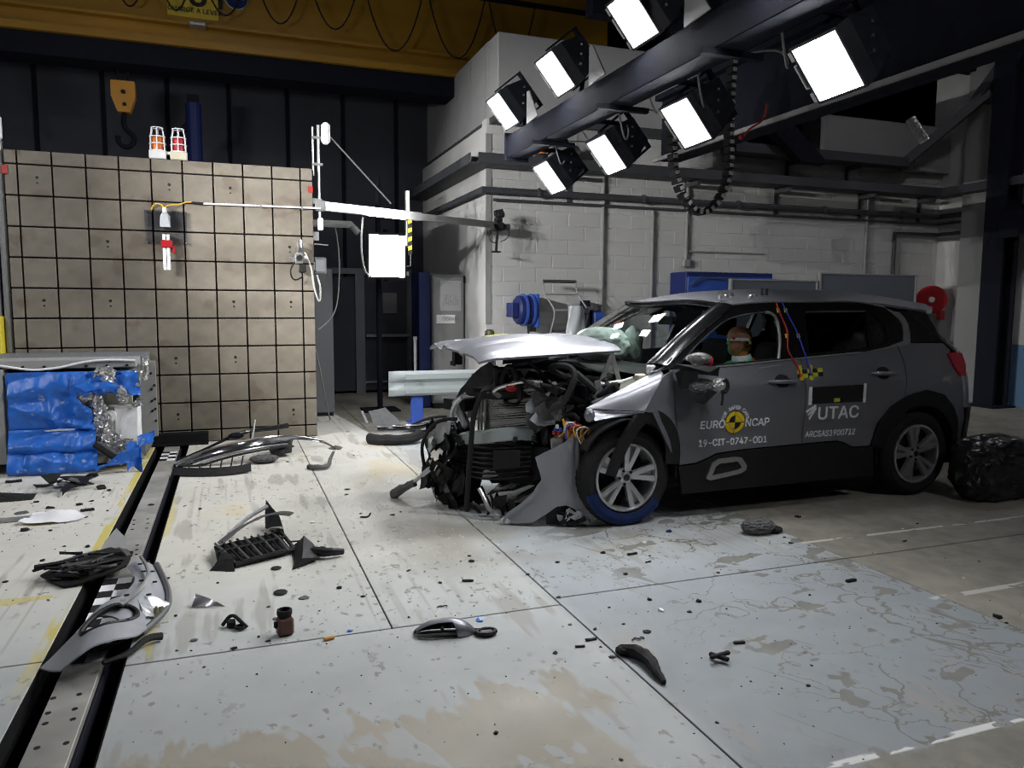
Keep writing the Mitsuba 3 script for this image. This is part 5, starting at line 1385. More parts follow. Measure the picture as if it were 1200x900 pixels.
for x, z in ((3.985, 1.525), (4.055, 1.525), (4.01, 1.33), (4.12, 1.33), (4.075, 1.09), (4.175, 1.092)):
    for s in (0, 1):
        add('target_dot', side_panel(sg.box(x - .014, z - .016 + .016 * s, x + .014, z + .016 * s), .05, .002, .008 + .0 * s), ('tape_yellow', 'target_yellow')[s], CAR)
for x, m_ in ((4.075, 'target_yellow'), (4.165, 'tape_yellow')):
    add('target_dot', side_panel(sa.translate(sg.Point(0, 0).buffer(.020), x, 1.012), .05, .002, .0055), m_, CAR)
add('door_scratch', side_panel(sg.LineString([(3.70, 1.095), (3.90, 1.115)]).buffer(.003), .05, .001, .002), 'steel', FD)
for i in range(5):
    add('roof_marker', moved(jitter(ball((0, 0, 0), .025 + .006 * (i % 3), 1), .008, 30, i), (3.55 + .09 * i, 5.0 + .07 * (i % 3), float(ze(3.9)) + .035)), 'foil', CAR)
add('roof_aerial', merge([cyl((4.0, 5.1, 1.64), (4.0, 5.1, 1.70), .012, 8), cyl((4.05, 5.1, 1.64), (4.05, 5.1, 1.70), .012, 8)]), 'tray_grey', CAR)

# cabin
for x, nm in ((3.55, 'driver'), (3.55, 'passenger')):
    y = 5.20 if nm == 'driver' else 5.98
    s = numbered(CAR + '__front_seat')
    add('cushion', box(x - .05, x + .52, y - .25, y + .25, .45, .68, .06), 'seat_cloth', s)
    add('backrest', moved(box(-.07, .07, -.25, .25, 0, .68, .05), (x + .55, y, .60), ry=16), 'seat_cloth', s)
    add('headrest', moved(box(-.05, .05, -.13, .13, 0, .19, .04), (x + .74, y, 1.29), ry=8), 'seat_cloth', s)
    if nm == 'driver':
        add('yellow_target', box(x + .645, x + .68, y - .145, y - .125, 1.25, 1.31, .004), 'hazard_yellow', s)
        add('belt_guide', moved(box(-.05, .05, -.01, .01, -.012, .012), (x + .70, y - .14, 1.22), ry=0), 'sticker_white', s)
s = numbered(CAR + '__rear_seat')
add('cushion', box(4.62, 5.15, 4.85, 6.33, .5, .72, .05), 'seat_cloth', s)
add('backrest', moved(box(-.08, .08, -.74, .74, 0, .66, .05), (5.20, YC, .66), ry=14), 'seat_cloth', s)
for y in (5.1, 6.05):
    add('headrest', box(5.34, 5.44, y - .13, y + .13, 1.30, 1.46, .03), 'seat_cloth', s)
s = numbered(CAR + '__child_seat')
add('shell', moved(box(-.10, .10, -.22, .22, 0, .60, .06), (5.0, 5.55, .78), ry=15), 'rough_black', s)
add('wing', moved(jitter(box(-.16, .06, -.02, .02, 0, .34, .018).subdivide().subdivide(), .015, 7, 3), (5.10, 5.25, 1.15), ry=38), 'paper', s)
d2 = thing('child_dummy', 'child-sized crash-test dummy with a yellow chin band on the back seat of the car', 'crash test dummy')
add('body', limbs([((4.92, 5.62, .86), .11), ((4.95, 5.62, 1.08), .10)][:2] and [(((4.90, 5.62, .80), .12), ((4.94, 5.62, 1.06), .10)), (((4.94, 5.62, 1.10), .045), ((4.92, 5.62, 1.18), .045)), (((4.92, 5.50, 1.05), .05), ((4.74, 5.46, .88), .035)), (((4.92, 5.74, 1.05), .05), ((4.74, 5.78, .88), .035)), (((4.86, 5.55, .80), .07), ((4.60, 5.52, .80), .055)), (((4.86, 5.69, .80), .07), ((4.60, 5.72, .80), .055))], .03), 'skin_orange', d2, smooth=True)
add('head', limbs([(((4.91, 5.62, 1.31), .085), ((4.90, 5.62, 1.34), .085)), (((4.87, 5.62, 1.26), .05), ((4.90, 5.62, 1.30), .07)), (((4.82, 5.62, 1.30), .012), ((4.85, 5.62, 1.31), .02))], .02), 'paper', d2, smooth=True)
add('chin_band', moved(lathe([(.088, -.03), (.092, -.03), (.092, .03), (.088, .03)], 24), (4.90, 5.62, 1.265)), 'tape_yellow', d2)
add('dashboard', hull([(2.75, 4.85, 1.06), (2.75, 6.33, 1.06), (3.05, 4.85, 1.10), (3.05, 6.33, 1.10), (3.18, 4.85, 1.02), (3.18, 6.33, 1.02), (3.12, 4.85, .7), (3.12, 6.33, .7), (2.9, 4.85, .7), (2.9, 6.33, .7)]), 'rough_black', CAR)
sw = [(3.42 + .06 * math.sin(t), 5.20 + .185 * math.cos(t), 1.02 + .175 * math.sin(t)) for t in np.linspace(0, 2 * np.pi, 32, endpoint=False)]
w_ = add('steering_wheel', tube(sw, .016, 8, True), 'rough_black', CAR, smooth=40)
add('wheel_hub', moved(box(-.03, .03, -.09, .09, -.07, .07, .02), (3.40, 5.2, 1.02)), 'rough_black', w_)
add('steering_column', cyl((3.1, 5.2, .94), (3.4, 5.2, 1.02), .03), 'rough_black', w_)


def cushion(c, s, seed, sub=4, amp=.06):
    m = trimesh.creation.icosphere(subdivisions=sub)
    v = np.array(m.vertices)
    v = np.sign(v) * np.abs(v) ** .8
    n = meshkit.fbm(v * 2.3 + seed, 3, seed) - .5
    m.vertices = v * (1 + amp * 4 * n)[:, None] * A(*s) + A(*c)
    return m


add('airbag', cushion((3.02, 5.97, 1.22), (.19, .32, .15), 4), 'airbag_cloth', CAR, smooth=True, label='pale deflated airbag on the dashboard')
add('airbag_fold', cushion((3.27, 5.86, 1.22), (.06, .12, .16), 9), 'airbag_cloth', CAR, smooth=True)
add('driver_airbag', cushion((3.50, 5.15, 1.00), (.06, .17, .10), 6), 'airbag_cloth', CAR, smooth=True)
mr = add('mirror', hull([(3.42, 5.48, 1.47), (3.42, 5.70, 1.47), (3.42, 5.48, 1.40), (3.42, 5.70, 1.40), (3.46, 5.5, 1.46), (3.46, 5.68, 1.46), (3.46, 5.5, 1.41), (3.46, 5.68, 1.41)]), 'rough_black', CAR)
add('mirror_stalk', cyl((3.40, YC, 1.46), (3.36, YC, 1.55), .015), 'rough_black', mr)
add('sensor_pod', box(3.22, 3.36, 5.50, 5.68, 1.48, 1.56, .02), 'rough_black', CAR)

# the dummy at the wheel
DM = thing('crash_test_dummy', 'orange-headed crash-test dummy in a green shirt sitting at the wheel of the car', 'crash test dummy')
hx, hy, hz = 3.835, 5.15, 1.275
body = [(((3.86, hy, .72), .15), ((3.90, hy, .96), .16)), (((3.90, hy - .16, 1.02), .075), ((3.90, hy + .16, 1.02), .075)), (((3.90, hy, 1.0), .12), ((3.90, hy, 1.07), .10)),
        (((3.89, hy, 1.06), .062), ((3.86, hy, 1.18), .058)),
        (((3.89, hy - .20, 1.01), .06), ((3.72, hy - .22, .84), .048)), (((3.72, hy - .22, .84), .046), ((3.50, hy - .14, .95), .035)),
        (((3.89, hy + .20, 1.01), .06), ((3.72, hy + .22, .84), .048)), (((3.72, hy + .22, .84), .046), ((3.50, hy + .14, .95), .035)),
        (((3.82, hy - .10, .70), .095), ((3.42, hy - .12, .72), .075)), (((3.42, hy - .12, .72), .07), ((3.14, hy - .11, .42), .055)),
        (((3.82, hy + .10, .70), .095), ((3.42, hy + .12, .72), .075)), (((3.42, hy + .12, .72), .07), ((3.14, hy + .11, .42), .055))]
add('body', limbs(body, .025), 'skin_orange', DM, smooth=True)
shirt = [(((3.86, hy, .74), .165), ((3.90, hy, .97), .175)), (((3.90, hy - .17, 1.02), .088), ((3.90, hy + .17, 1.02), .088)), (((3.89, hy - .20, 1.01), .074), ((3.78, hy - .215, .90), .062)), (((3.89, hy + .20, 1.01), .074), ((3.78, hy + .215, .90), .062)), (((3.90, hy, 1.02), .125), ((3.875, hy, 1.105), .085))]
add('shirt', limbs(shirt, .025), 'green_cloth', DM, smooth=True)
add('collar', moved(lathe([(.070, -.02), (.082, -.02), (.074, .02), (.066, .02)], 24), (3.868, hy, 1.145), ry=-8), 'sticker_white', DM, smooth=True)
hb = [(((hx + .02, hy, hz + .035), .088), ((hx - .010, hy, hz + .035), .086)), (((hx - .035, hy, hz - .055), .058), ((hx + .0, hy, hz - .02), .074)), (((hx - .05, hy, hz - .085), .030), ((hx - .03, hy, hz - .055), .052)),
      (((hx - .103, hy, hz - .012), .010), ((hx - .080, hy, hz + .012), .016)), (((hx + .04, hy, hz - .06), .055), ((hx + .03, hy, hz + .0), .07)), (((hx - .085, hy, hz - .048), .012), ((hx - .06, hy, hz - .045), .03))]
add('head', limbs(hb, .012, 8), 'skin_vinyl', DM, smooth=True)
add('jaw_cover', limbs([(((hx + .045, hy, hz - .055), .058), ((hx + .015, hy, hz - .01), .076)), (((hx + .01, hy, hz - .075), .05), ((hx + .04, hy, hz - .06), .055))], .014, 6), 'skin_orange', DM, smooth=True)
add('face_paint', limbs([(((hx - .106, hy, hz - .016), .010), ((hx - .086, hy, hz + .006), .015)), (((hx - .090, hy, hz - .05), .010), ((hx - .080, hy - .0, hz - .085), .012))], .01, 4), 'green_cloth', DM, smooth=True)
band = [(hx + .0 + .093 * math.cos(t), hy + .091 * math.sin(t), hz + .022) for t in np.linspace(math.pi * .86, math.pi * 1.72, 20)]
add('head_tape', sheet(np.array([[(x, y, z - .012 + .004 * k - .006) , (x, y, z + .012)] for k, (x, y, z) in enumerate(band[:1])] + [[(x, y, z - .014), (x, y, z + .010)] for x, y, z in band[1:]]), .003), 'sticker_white', DM)
for (dx, dz, m_) in ((-.0, -.002, 'ink_black'), (.026, -.002, 'tape_yellow'), (-.0, -.026, 'ink_black'), (.026, -.026, 'ink_black')):
    add('head_target', cbox((hx + .01 + dx, hy - .095, hz - .006 + dz), (.026, .004, .022)), m_, DM)
add('red_mark', ball((hx - .082, hy - .045, hz + .026), .012, 1), 'red_plastic', DM)
# hands on the wheel
for s in (-1, 1):
    w0 = A(3.50, hy + s * .14, .95)
    hnd = [((w0, .030), (w0 + A(-.05, 0, .03), .030))]
    for i in range(4):
        b0 = w0 + A(-.06, (i - 1.5) * .018, .04)
        hnd += [((b0, .010), (b0 + A(-.035, 0, .012), .009)), ((b0 + A(-.035, 0, .012), .009), (b0 + A(-.045, 0, -.02), .008))]
    hnd += [((w0 + A(-.02, -s * .02, .02), .011), (w0 + A(-.055, -s * .04, .03), .009))]
    add('hand', limbs(hnd, .008, 4), 'skin_orange', DM, smooth=True)
add('belt', tube(spline([(3.98, 4.93, 1.12), (3.86, 4.98, 1.08), (3.74, 5.10, .98), (3.72, 5.28, .80)], 20), .014, 6), 'tray_grey', DM)
# ---------------------------------------------------------------- the wrecked front
_fu, _fb = A(.4987, -.8668, 0), A(.8668, .4987, 0)


def FP(s, d, z):
    """Front plane of the wreck: s along it from its right front corner, d behind it, z up."""
    a = max(0.0, s - .6)
    return A(1.43, 5.75, 0) + _fu * min(s, .6) + A(.8, -.6, 0) * .82 * a + (_fb if s < .6 else A(.6, .8, 0)) * d + A(0, 0, z)


def fbox(s0, s1, d0, d1, z0, z1, bev=.006):
    p, q = FP(s0, d0, 0), FP(s1, d0, 0)
    L = np.linalg.norm(q - p)
    e = (q - p) / L
    return frame(box(0, L, 0, d1 - d0, z0, z1, bev), p, e, np.cross(A(0, 0, 1), e), (0, 0, 1))


def ftube(pts, r, n=7, k=20):
    return tube(spline([FP(*p) for p in pts], k), r, n)


# bonnet, lifted and creased
G = []
for s in np.linspace(0, 1, 30):
    row = []
    for t in np.linspace(0, 1, 30):
        x = 1.575 + .03 * math.sin(3 * t) + s * (1.09 + .03 * t) - .05 * (1 - s) * (1 - abs(2 * t - 1))
        y = 4.95 + 1.38 * t
        z = 1.207 + .045 * s * (1 - .3 * t) + .050 * t * s + .020 * t + .075 * math.sin(math.pi * t) ** .8 * (.35 + .65 * math.sin(math.pi * min(1, s * 1.1))) - .012 * (abs(t - .30) < .04) - .012 * (abs(t - .70) < .04)
        z -= .020 * max(0, 1 - s * 7) ** 2 + .022 * max(0, 1 - t * 12) ** 2
        if s < .3:
            z += .018 * math.sin(23 * t) * (1 - s / .3) * (t > .55)
        row.append((x, y, z))
    G.append(row)
bn = add('bonnet', sheet(np.array(G), .018), 'body_grey', CAR, smooth=50)
GB = np.array(G)
add('white_tape', sheet(np.array([[GB[4 + k, 23 - k + j] + A(0, 0, .003) for k in range(5)] for j in (0, 1)])[::-1], .002), 'sticker_white', bn)
add('yellow_tape', sheet(GB[10:16, 21:25] + A(0, 0, .003), .002), 'tape_yellow', bn)
add('latch', merge([box(1.60, 1.66, 5.62, 5.70, 1.10, 1.22), box(1.59, 1.60, 5.6, 5.72, 1.09, 1.12)]), 'rough_black', bn)
add('under_frame', sheet(np.array([[(x + .06, y * .97 + .16, z - .035) for x, y, z in row[2:-2:3]] for row in G[2:-2:3]]), .012), 'rough_black', bn)
for i, (p, q) in enumerate((((2.50, 4.96, .98), (2.60, 4.97, 1.20)), ((2.60, 4.97, 1.20), (2.66, 4.96, .99)))):
    add('hinge_link', frame(extr(sg.LineString([(0, 0), (np.linalg.norm(A(*q) - A(*p)), 0)]).buffer(.018), .008), p, (A(*q) - A(*p)) / np.linalg.norm(A(*q) - A(*p)), np.cross(A(0, -1, 0), (A(*q) - A(*p)) / np.linalg.norm(A(*q) - A(*p)))), 'steel', bn)
add('hinge_foot', tube([(2.48, 4.95, .985), (2.68, 4.94, 1.0), (2.78, 4.92, 1.03)], .018, 8), 'steel', bn)

# left wing, folded outwards
def facet(quad, n=14, amp=.004, seed=1, bow=0.0, t=.008):
    a, b, c, d = (A(*q) for q in quad)
    G = np.array([[(a * (1 - u) + b * u) * (1 - v) + (d * (1 - u) + c * u) * v + A(0, -bow * math.sin(math.pi * u) * math.sin(math.pi * v), bow * .6 * math.sin(math.pi * u) * math.sin(math.pi * v)) for v in np.linspace(0, 1, n)] for u in np.linspace(0, 1, n)])
    return jitter(sheet(G, t), amp, 6, seed)


lw = numbered(CAR + '__left_wing')
P1, P2, P3 = (2.868, 4.745, 1.10), (2.258, 4.675, .852), (2.285, 4.60, .775)
P4, P5 = (2.655, 4.585, .828), (2.84, 4.60, 1.06)
add('upper_fold', facet((P2, P1, (2.85, 4.655, 1.07), P4), amp=.004, bow=.02), 'body_grey', lw, smooth=50)
add('lower_fold', facet(((2.262, 4.66, .845), P4, (2.65, 4.60, .815), P3), amp=.004, seed=3, bow=-.012), 'body_grey', lw, smooth=50)
add('rear_fold', facet((P4, (2.85, 4.655, 1.07), (2.945, 4.70, 1.10), (2.90, 4.665, .78)), amp=.003, seed=5, bow=.01), 'body_grey', lw, smooth=50)
add('rear_skirt', facet(((2.72, 4.60, .83), (2.945, 4.70, 1.10), (3.015, 4.675, .42), (2.965, 4.665, .44)), amp=.002, seed=6), 'body_grey', lw, smooth=50)
add('tip', crush_mass((2.268, 4.64, .812), (.035, .04, .045), 12, 3, .12), 'body_grey', lw, smooth=40)
add('base_strip', tube(spline([(2.78, 4.73, 1.085), (2.88, 4.715, 1.12), (2.92, 4.70, 1.17), (2.94, 4.70, 1.19)], 16), np.linspace(.012, .006, 16), 8), 'body_grey', lw, smooth=40)
# wheel arch lip pulled forward
arcp = [(2.985, 4.655, .43), (2.975, 4.65, .60), (2.92, 4.64, .72), (2.83, 4.63, .80), (2.72, 4.615, .832), (2.65, 4.60, .822), (2.56, 4.585, .74), (2.48, 4.575, .62), (2.42, 4.57, .50), (2.385, 4.57, .405)]
c1 = spline(arcp, 44)
wdt = np.interp(np.linspace(0, 1, 44), [0, .3, .55, .75, 1], [.10, .11, .085, .065, .055])
nrm = np.gradient(c1, axis=0)
nrm = np.c_[nrm[:, 2], np.zeros(44), -nrm[:, 0]]
nrm /= np.linalg.norm(nrm, axis=1, keepdims=True)
ctr = A(2.66, 0, .40)
sgn = np.sign(((ctr - c1) * nrm)[:, [0, 2]].sum(1, keepdims=True))
inn = c1 + nrm * sgn * wdt[:, None] + A(0, .015, 0)
add('arch_lip', sheet(np.stack([c1 + A(0, .03, 0), c1, (c1 + inn) / 2 + A(0, -.006, 0), inn], 1)[::-1], .012), 'black_plastic', lw, smooth=40)
lin = [(2.60 + .40 * math.cos(a), .36 + .40 * math.sin(a)) for a in np.linspace(-.1, 2.6, 26)]
lm = sheet(np.array([[(x, y, z) for x, z in lin] for y in (4.68, 4.85, 5.12)]), .012)
add('wheel_liner', jitter(lm, .02, 6, 3), 'rough_black', lw, smooth=40)
add('liner_wall', box(2.25, 3.0, 5.12, 5.16, .2, .85), 'rough_black', lw)
# smashed mirror on the door
mr = add('door_mirror', jitter(hull([(2.93, 4.52, 1.14), (3.20, 4.50, 1.135), (3.22, 4.54, 1.06), (3.21, 4.62, 1.10), (2.93, 4.64, 1.15), (2.95, 4.6, 1.10), (3.1, 4.48, 1.10)]), .008, 9, 2), 'black_plastic', CAR)
add('mirror_foot', jitter(hull([(2.96, 4.56, 1.12), (3.05, 4.52, 1.09), (3.03, 4.56, .98), (2.96, 4.62, .97), (3.03, 4.66, 1.0), (2.94, 4.66, 1.08)]), .01, 9, 4), 'black_plastic', mr)
add('mirror_arm', crush_mass((3.10, 4.56, .985), (.09, .05, .055), 17, 4, .25), 'grey_plastic', mr)
add('mirror_motor', crush_mass((3.21, 4.53, 1.00), (.05, .05, .045), 19, 3, .3), 'steel', mr)
add('mirror_ring', tube([(3.245 + .026 * math.cos(t), 4.50, .995 + .045 * math.sin(t)) for t in np.linspace(0, 2 * np.pi, 16, endpoint=False)], .014, 8, True), 'ink_black', mr, smooth=40)
add('mirror_rag', shard([(3.00, 4.52, .93), (3.14, 4.50, .97), (3.18, 4.5, .955), (3.08, 4.5, .87), (3.03, 4.52, .885)], .008, .008, 5), 'black_plastic', mr)
add('mirror_wire', tube(spline([(3.22, 4.50, .99), (3.225, 4.49, .92), (3.22, 4.49, .86)], 10), .008, 6), 'ink_black', mr)
add('broken_joint', crush_mass((3.11, 4.62, 1.185), (.085, .05, .035), 23, 4, .45), 'bright_steel', CAR)
add('red_connector', crush_mass((3.20, 4.63, 1.165), (.03, .025, .035), 25, 3, .3), 'red_plastic', CAR)
add('joint_ring', tube([(3.045 + .022 * math.cos(t), 4.58, 1.175 + .034 * math.sin(t)) for t in np.linspace(0, 2 * np.pi, 14, endpoint=False)], .009, 6, True), 'bright_steel', CAR, smooth=40)

# radiator pack, members, bumper remains
rk = numbered(CAR + '__radiator')
r0, r1, r2, r3 = FP(.40, .20, .60), FP(1.22, .24, .68), FP(1.25, .22, .90), FP(.40, .20, .835)
add('core', facet((r0, r1, r2, r3), 10, .006, 7, 0, .03), 'tray_grey', rk)
for i in range(17):
    t = (i + .5) / 17
    a, b = r0 + (r3 - r0) * t, r1 + (r2 - r1) * t
    mid = (a + b) / 2 + A(0, 0, .008 * math.sin(i)) - _fb * .012
    add('fin', tube([a - _fb * .012, mid, b - _fb * .008], .0055, 5), 'radiator_fin', rk)
for s in (.385, .425, .355):
    add('side_tank', tube([FP(s, .18, .60), FP(s, .18, .84)], .010, 8), 'satin_trim', rk)
add('tilted_tank', frame(box(-.03, .03, -.03, .03, -.12, .12, .012), FP(.23, .12, .72), _fu, _fb, (0, 0, 1)).apply_transform(rotm(_fb, -32, FP(.23, .12, .72))), 'film', rk)
add('side_hose', ftube([(.27, .08, .85), (.21, .06, .78), (.19, .06, .68), (.22, .07, .60)], .016), 'print_white', rk, smooth=40)
add('side_box', jitter(fbox(.05, .28, .10, .30, .74, .83), .01, 9, 3), 'rough_black', rk)
add('side_lid', jitter(fbox(.03, .26, .10, .28, .83, .845), .006, 9, 5), 'film', rk)
add('upper_member', jitter(merge([ftube([(.28, .15, .90), (.6, .12, .90), (.95, .16, .935), (1.3, .25, .96)], .035, 8)]), .008, 8, 4), 'rough_black', CAR, smooth=40)
bb = [(.22, .06, .52), (.40, .01, .565), (.60, -.01, .60), (.80, .02, .625), (1.0, .10, .62)]
cb_ = spline([FP(*p) for p in bb], 24)
add('bumper_beam', sheet(np.array([[q + A(0, 0, -.055) + _fb * .03, q + A(0, 0, -.045), q + A(0, 0, .035) - _fb * .004, q + A(0, 0, .05) + _fb * .04] for q in cb_]), .01), 'galvanised', CAR, smooth=30)
gr = numbered(CAR + '__bumper_grille')
add('backing', jitter(fbox(.28, 1.15, .08, .14, .24, .52).subdivide().subdivide(), .02, 5, 6), 'rough_black', gr)
for i in range(7):
    add('slat', jitter(ftube([(.30, .05, .27 + .038 * i), (.62, .03, .28 + .038 * i), (.98, .08, .31 + .036 * i)], .009, 6), .008, 7, i), 'black_plastic', gr, smooth=40)
add('number_plate_holder', facet((FP(.66, .0, .36), FP(.90, .03, .38), FP(.90, .03, .51), FP(.66, .0, .50)), 8, .004, 3), 'black_plastic', gr)
add('grey_plate', shard([FP(.53, .03, .27), FP(.70, .03, .31), FP(.66, .03, .345), FP(.62, .03, .335), FP(.60, .03, .35), FP(.55, .03, .34)], .006, .004, 3), 'wall_panel', gr)
for i in range(5):
    add('grille_stud', fbox(.33 + .17 * i, .36 + .17 * i, .0, .06, .50 + .022 * i, .54 + .022 * i), 'ink_black', gr)
# right front corner of the bumper
add('bumper_mass', crush_mass(FP(.14, .16, .30), (.19, .17, .30), 101, 5, .3), 'rough_black', CAR)
rc = random.Random(33)
for i in range(15):
    sc_, zc_ = rc.uniform(-.06, .30), rc.uniform(.05, .56)
    r = rc.uniform(.09, .17)
    an = sorted(rc.uniform(0, 6.283) for _ in range(8))
    dd = .0 + .25 * max(0, .05 - sc_) + rc.uniform(-.05, .04)
    try:
        add('bumper_corner', shard([FP(sc_ + .7 * r * rc.uniform(.6, 1.2) * math.cos(a), dd + .06 * math.sin(a + i), max(.01, zc_ + r * rc.uniform(.6, 1.2) * math.sin(a))) for a in an], .007, .03, 400 + i, .025), ('black_plastic', 'gloss_black', 'rough_black')[i % 3], CAR, smooth=30)
    except Exception:
        pass
rn = random.Random(21)
for i in range(9):
    s, z = .02 + .035 * (i % 3) + .02 * (i // 3), .56 - .05 * i * .7
    add('lamp_shard', shard([FP(s + dx, -.06, z + dz) for dx, dz in ((0, 0), (.045, .035), (.06, .02), (.02, -.035))], .004, .006, i, .02), ('film', 'bright_steel', 'gloss_black')[i % 3], CAR)
add('headlamp_shell', shard([FP(.02, -.03, .46), FP(.06, -.05, .57), FP(.15, -.05, .66), FP(.26, -.02, .68), FP(.24, -.03, .58), FP(.15, -.05, .50)], .006, .025, 31, .02), 'film', CAR, smooth=30)
add('headlamp_bezel', ftube([(-.04, -.02, .30), (-.02, -.06, .46), (.06, -.08, .58), (.18, -.06, .68), (.30, .0, .70)], .014), 'black_plastic', CAR)
add('silver_bracket', shard([FP(.10, -.09, .40), (FP(.20, -.09, .48)), FP(.24, -.09, .46), FP(.22, -.09, .41), FP(.15, -.09, .37)], .006, .008, 8, .02), 'bright_steel', CAR)
add('bent_strut', tube(spline([FP(.08, .0, .33), FP(-.06, -.02, .22), FP(-.18, -.04, .13)], 12), .014, 7), 'steel', CAR)
add('strut_end', jitter(tube(spline([FP(-.14, -.03, .15), FP(-.24, -.05, .09), FP(-.36, -.06, .03)], 14), np.linspace(.03, .045, 14), 8), .018, 12, 33), 'grey_plastic', CAR)
add('strut_plate', shard([FP(.10, -.06, .33), FP(.04, -.07, .30), FP(-.03, -.07, .24), FP(.0, -.07, .22), FP(.08, -.06, .28)], .006, .004, 4, .02), 'film', CAR)
# dangling seal
add('dangling_seal', ftube([(.66, -.06, .925), (.63, -.10, .93), (.585, -.11, .80), (.55, -.11, .6), (.51, -.10, .30), (.475, -.08, .04)], .020, 8, 36), 'black_plastic', CAR, smooth=40)
# torn slam panel piece rising to the bonnet
add('torn_panel', shard([FP(.29, .0, .86), FP(.33, .0, .93), FP(.42, .02, 1.02), FP(.50, .04, 1.10), FP(.60, .05, 1.14), FP(.68, .08, 1.08), FP(.60, .06, .97), FP(.45, .03, .95), FP(.36, .0, .90)], .012, .03, 11), 'black_plastic', CAR, smooth=40)
add('torn_panel', shard([FP(.44, .10, .90), FP(.56, .1, 1.03), FP(.72, .12, 1.10), FP(.78, .14, .98), FP(.62, .12, .90)], .012, .04, 13), 'grey_plastic', CAR, smooth=40)
add('chrome_pipe', ftube([(.62, .02, .905), (.70, .0, .955), (.80, .0, .985), (.95, .03, 1.01), (1.08, .08, 1.0)], .014), 'bright_steel', CAR, smooth=40)
add('red_cap', crush_mass(FP(.82, .02, .965), (.045, .03, .03), 41, 3, .25), 'red_plastic', CAR)
add('cowl_panel', facet((FP(.75, .15, 1.10), FP(1.65, .5, 1.04), FP(1.65, .9, 1.06), FP(.6, .8, 1.13)), 12, .02, 9), 'rough_black', CAR, smooth=40)
add('blue_blanket', facet((FP(.66, .22, 1.115), FP(1.02, .28, 1.155), FP(1.02, .30, 1.19), FP(.66, .24, 1.18)), 8, .004, 2), 'screen_grey', CAR)
for p in (((.9, .2, 1.12), (1.2, .4, 1.10), (1.45, .5, 1.05)), ((1.0, .15, 1.10), (1.35, .35, 1.08), (1.6, .4, 1.03)), ((.72, .12, 1.10), (.95, .2, 1.14), (1.1, .2, 1.17))):
    add('wiper_arm', ftube(p, .012), 'satin_trim' if p[0][0] < .8 else 'black_plastic', CAR, smooth=40)
# engine bay mass
add('engine_block', crush_mass(FP(.85, .88, .66), (.42, .34, .32), 51, 5, .28), 'rough_black', CAR)
add('engine_cover', crush_mass(FP(1.35, .45, .88), (.20, .20, .15), 53, 4, .22), 'rough_black', CAR)
add('battery_box', jitter(fbox(1.25, 1.62, .25, .60, .78, 1.04, .015).subdivide().subdivide(), .02, 5, 5), 'black_plastic', CAR)
add('subframe', jitter(fbox(.30, 1.5, .35, 1.1, .17, .34, .03).subdivide().subdivide(), .04, 4, 8), 'rough_black', CAR)
add('under_tray', facet((FP(.55, .05, .14), FP(1.10, .05, .30), FP(1.30, .6, .35), FP(.6, .6, .22)), 14, .035, 6), 'black_plastic', CAR, smooth=40)
add('under_tray', facet((FP(.72, -.02, .05), FP(1.02, -.02, .24), FP(1.10, .3, .26), FP(.75, .35, .10)), 14, .04, 16), 'rough_black', CAR, smooth=40)
add('crash_box', jitter(fbox(1.18, 1.30, .0, .5, .50, .62, .01).subdivide().subdivide(), .02, 8, 6), 'steel', CAR)
add('suspension_arm', tube([(2.30, 4.95, .36), (2.55, 4.85, .34)], .03, 10), 'dark_steel', CAR)
add('strut_tower', jitter(hull([(2.35, 4.85, .98), (2.62, 4.85, 1.0), (2.35, 5.15, .98), (2.62, 5.15, 1.0), (2.38, 4.95, .55), (2.6, 4.95, .55), (2.4, 5.15, .5), (2.6, 5.15, .5)]).subdivide().subdivide(), .02, 5, 4), 'dark_steel', CAR)
add('bent_bracket', shard([(2.36, 4.86, .83), (2.42, 4.86, .95), (2.40, 4.86, 1.02), (2.44, 4.86, 1.03), (2.48, 4.86, .93), (2.52, 4.86, .97), (2.55, 4.86, .88), (2.48, 4.86, .80)], .008, .02, 7, .02), 'steel', CAR)
add('olive_box', jitter(hull([(2.60, 4.80, .93), (2.86, 4.80, 1.02), (2.86, 4.86, 1.06), (2.60, 4.9, .99), (2.86, 4.95, 1.0), (2.6, 4.95, .9)]).subdivide().subdivide(), .015, 9, 3), 'olive_paint', CAR)
add('inner_rail', tube([(2.36, 4.80, .86), (2.62, 4.80, .95), (2.84, 4.80, 1.04)], .025, 8), 'tray_grey', CAR)
add('white_clip', box(2.70, 2.78, 4.76, 4.82, 1.02, 1.07, .01), 'cream_plastic', CAR)
add('white_block', cbox((2.80, 4.75, 1.10), (.06, .05, .07), .01), 'white_plastic', CAR)
add('air_pipe', tube([FP(.98, .05, .965) + .045 * (_fu * math.cos(t) + A(0, 0, math.sin(t))) for t in np.linspace(0, 2 * np.pi, 18, endpoint=False)], .011, 6, True), 'grey_plastic', CAR, smooth=40)
for i in range(5):
    c = FP(1.04 + .05 * (i % 3), .06, .72 + .04 * i)
    add('torn_blanket', shard([c + A(.09 * math.cos(a + i) * (1 + .3 * math.sin(3 * a)), .02 * math.sin(a * 2), .075 * math.sin(a + i)) for a in np.linspace(0, 5.6, 8)], .004, .02, 300 + i, .02), 'film' if i % 2 else 'grey_plastic', CAR, smooth=30)
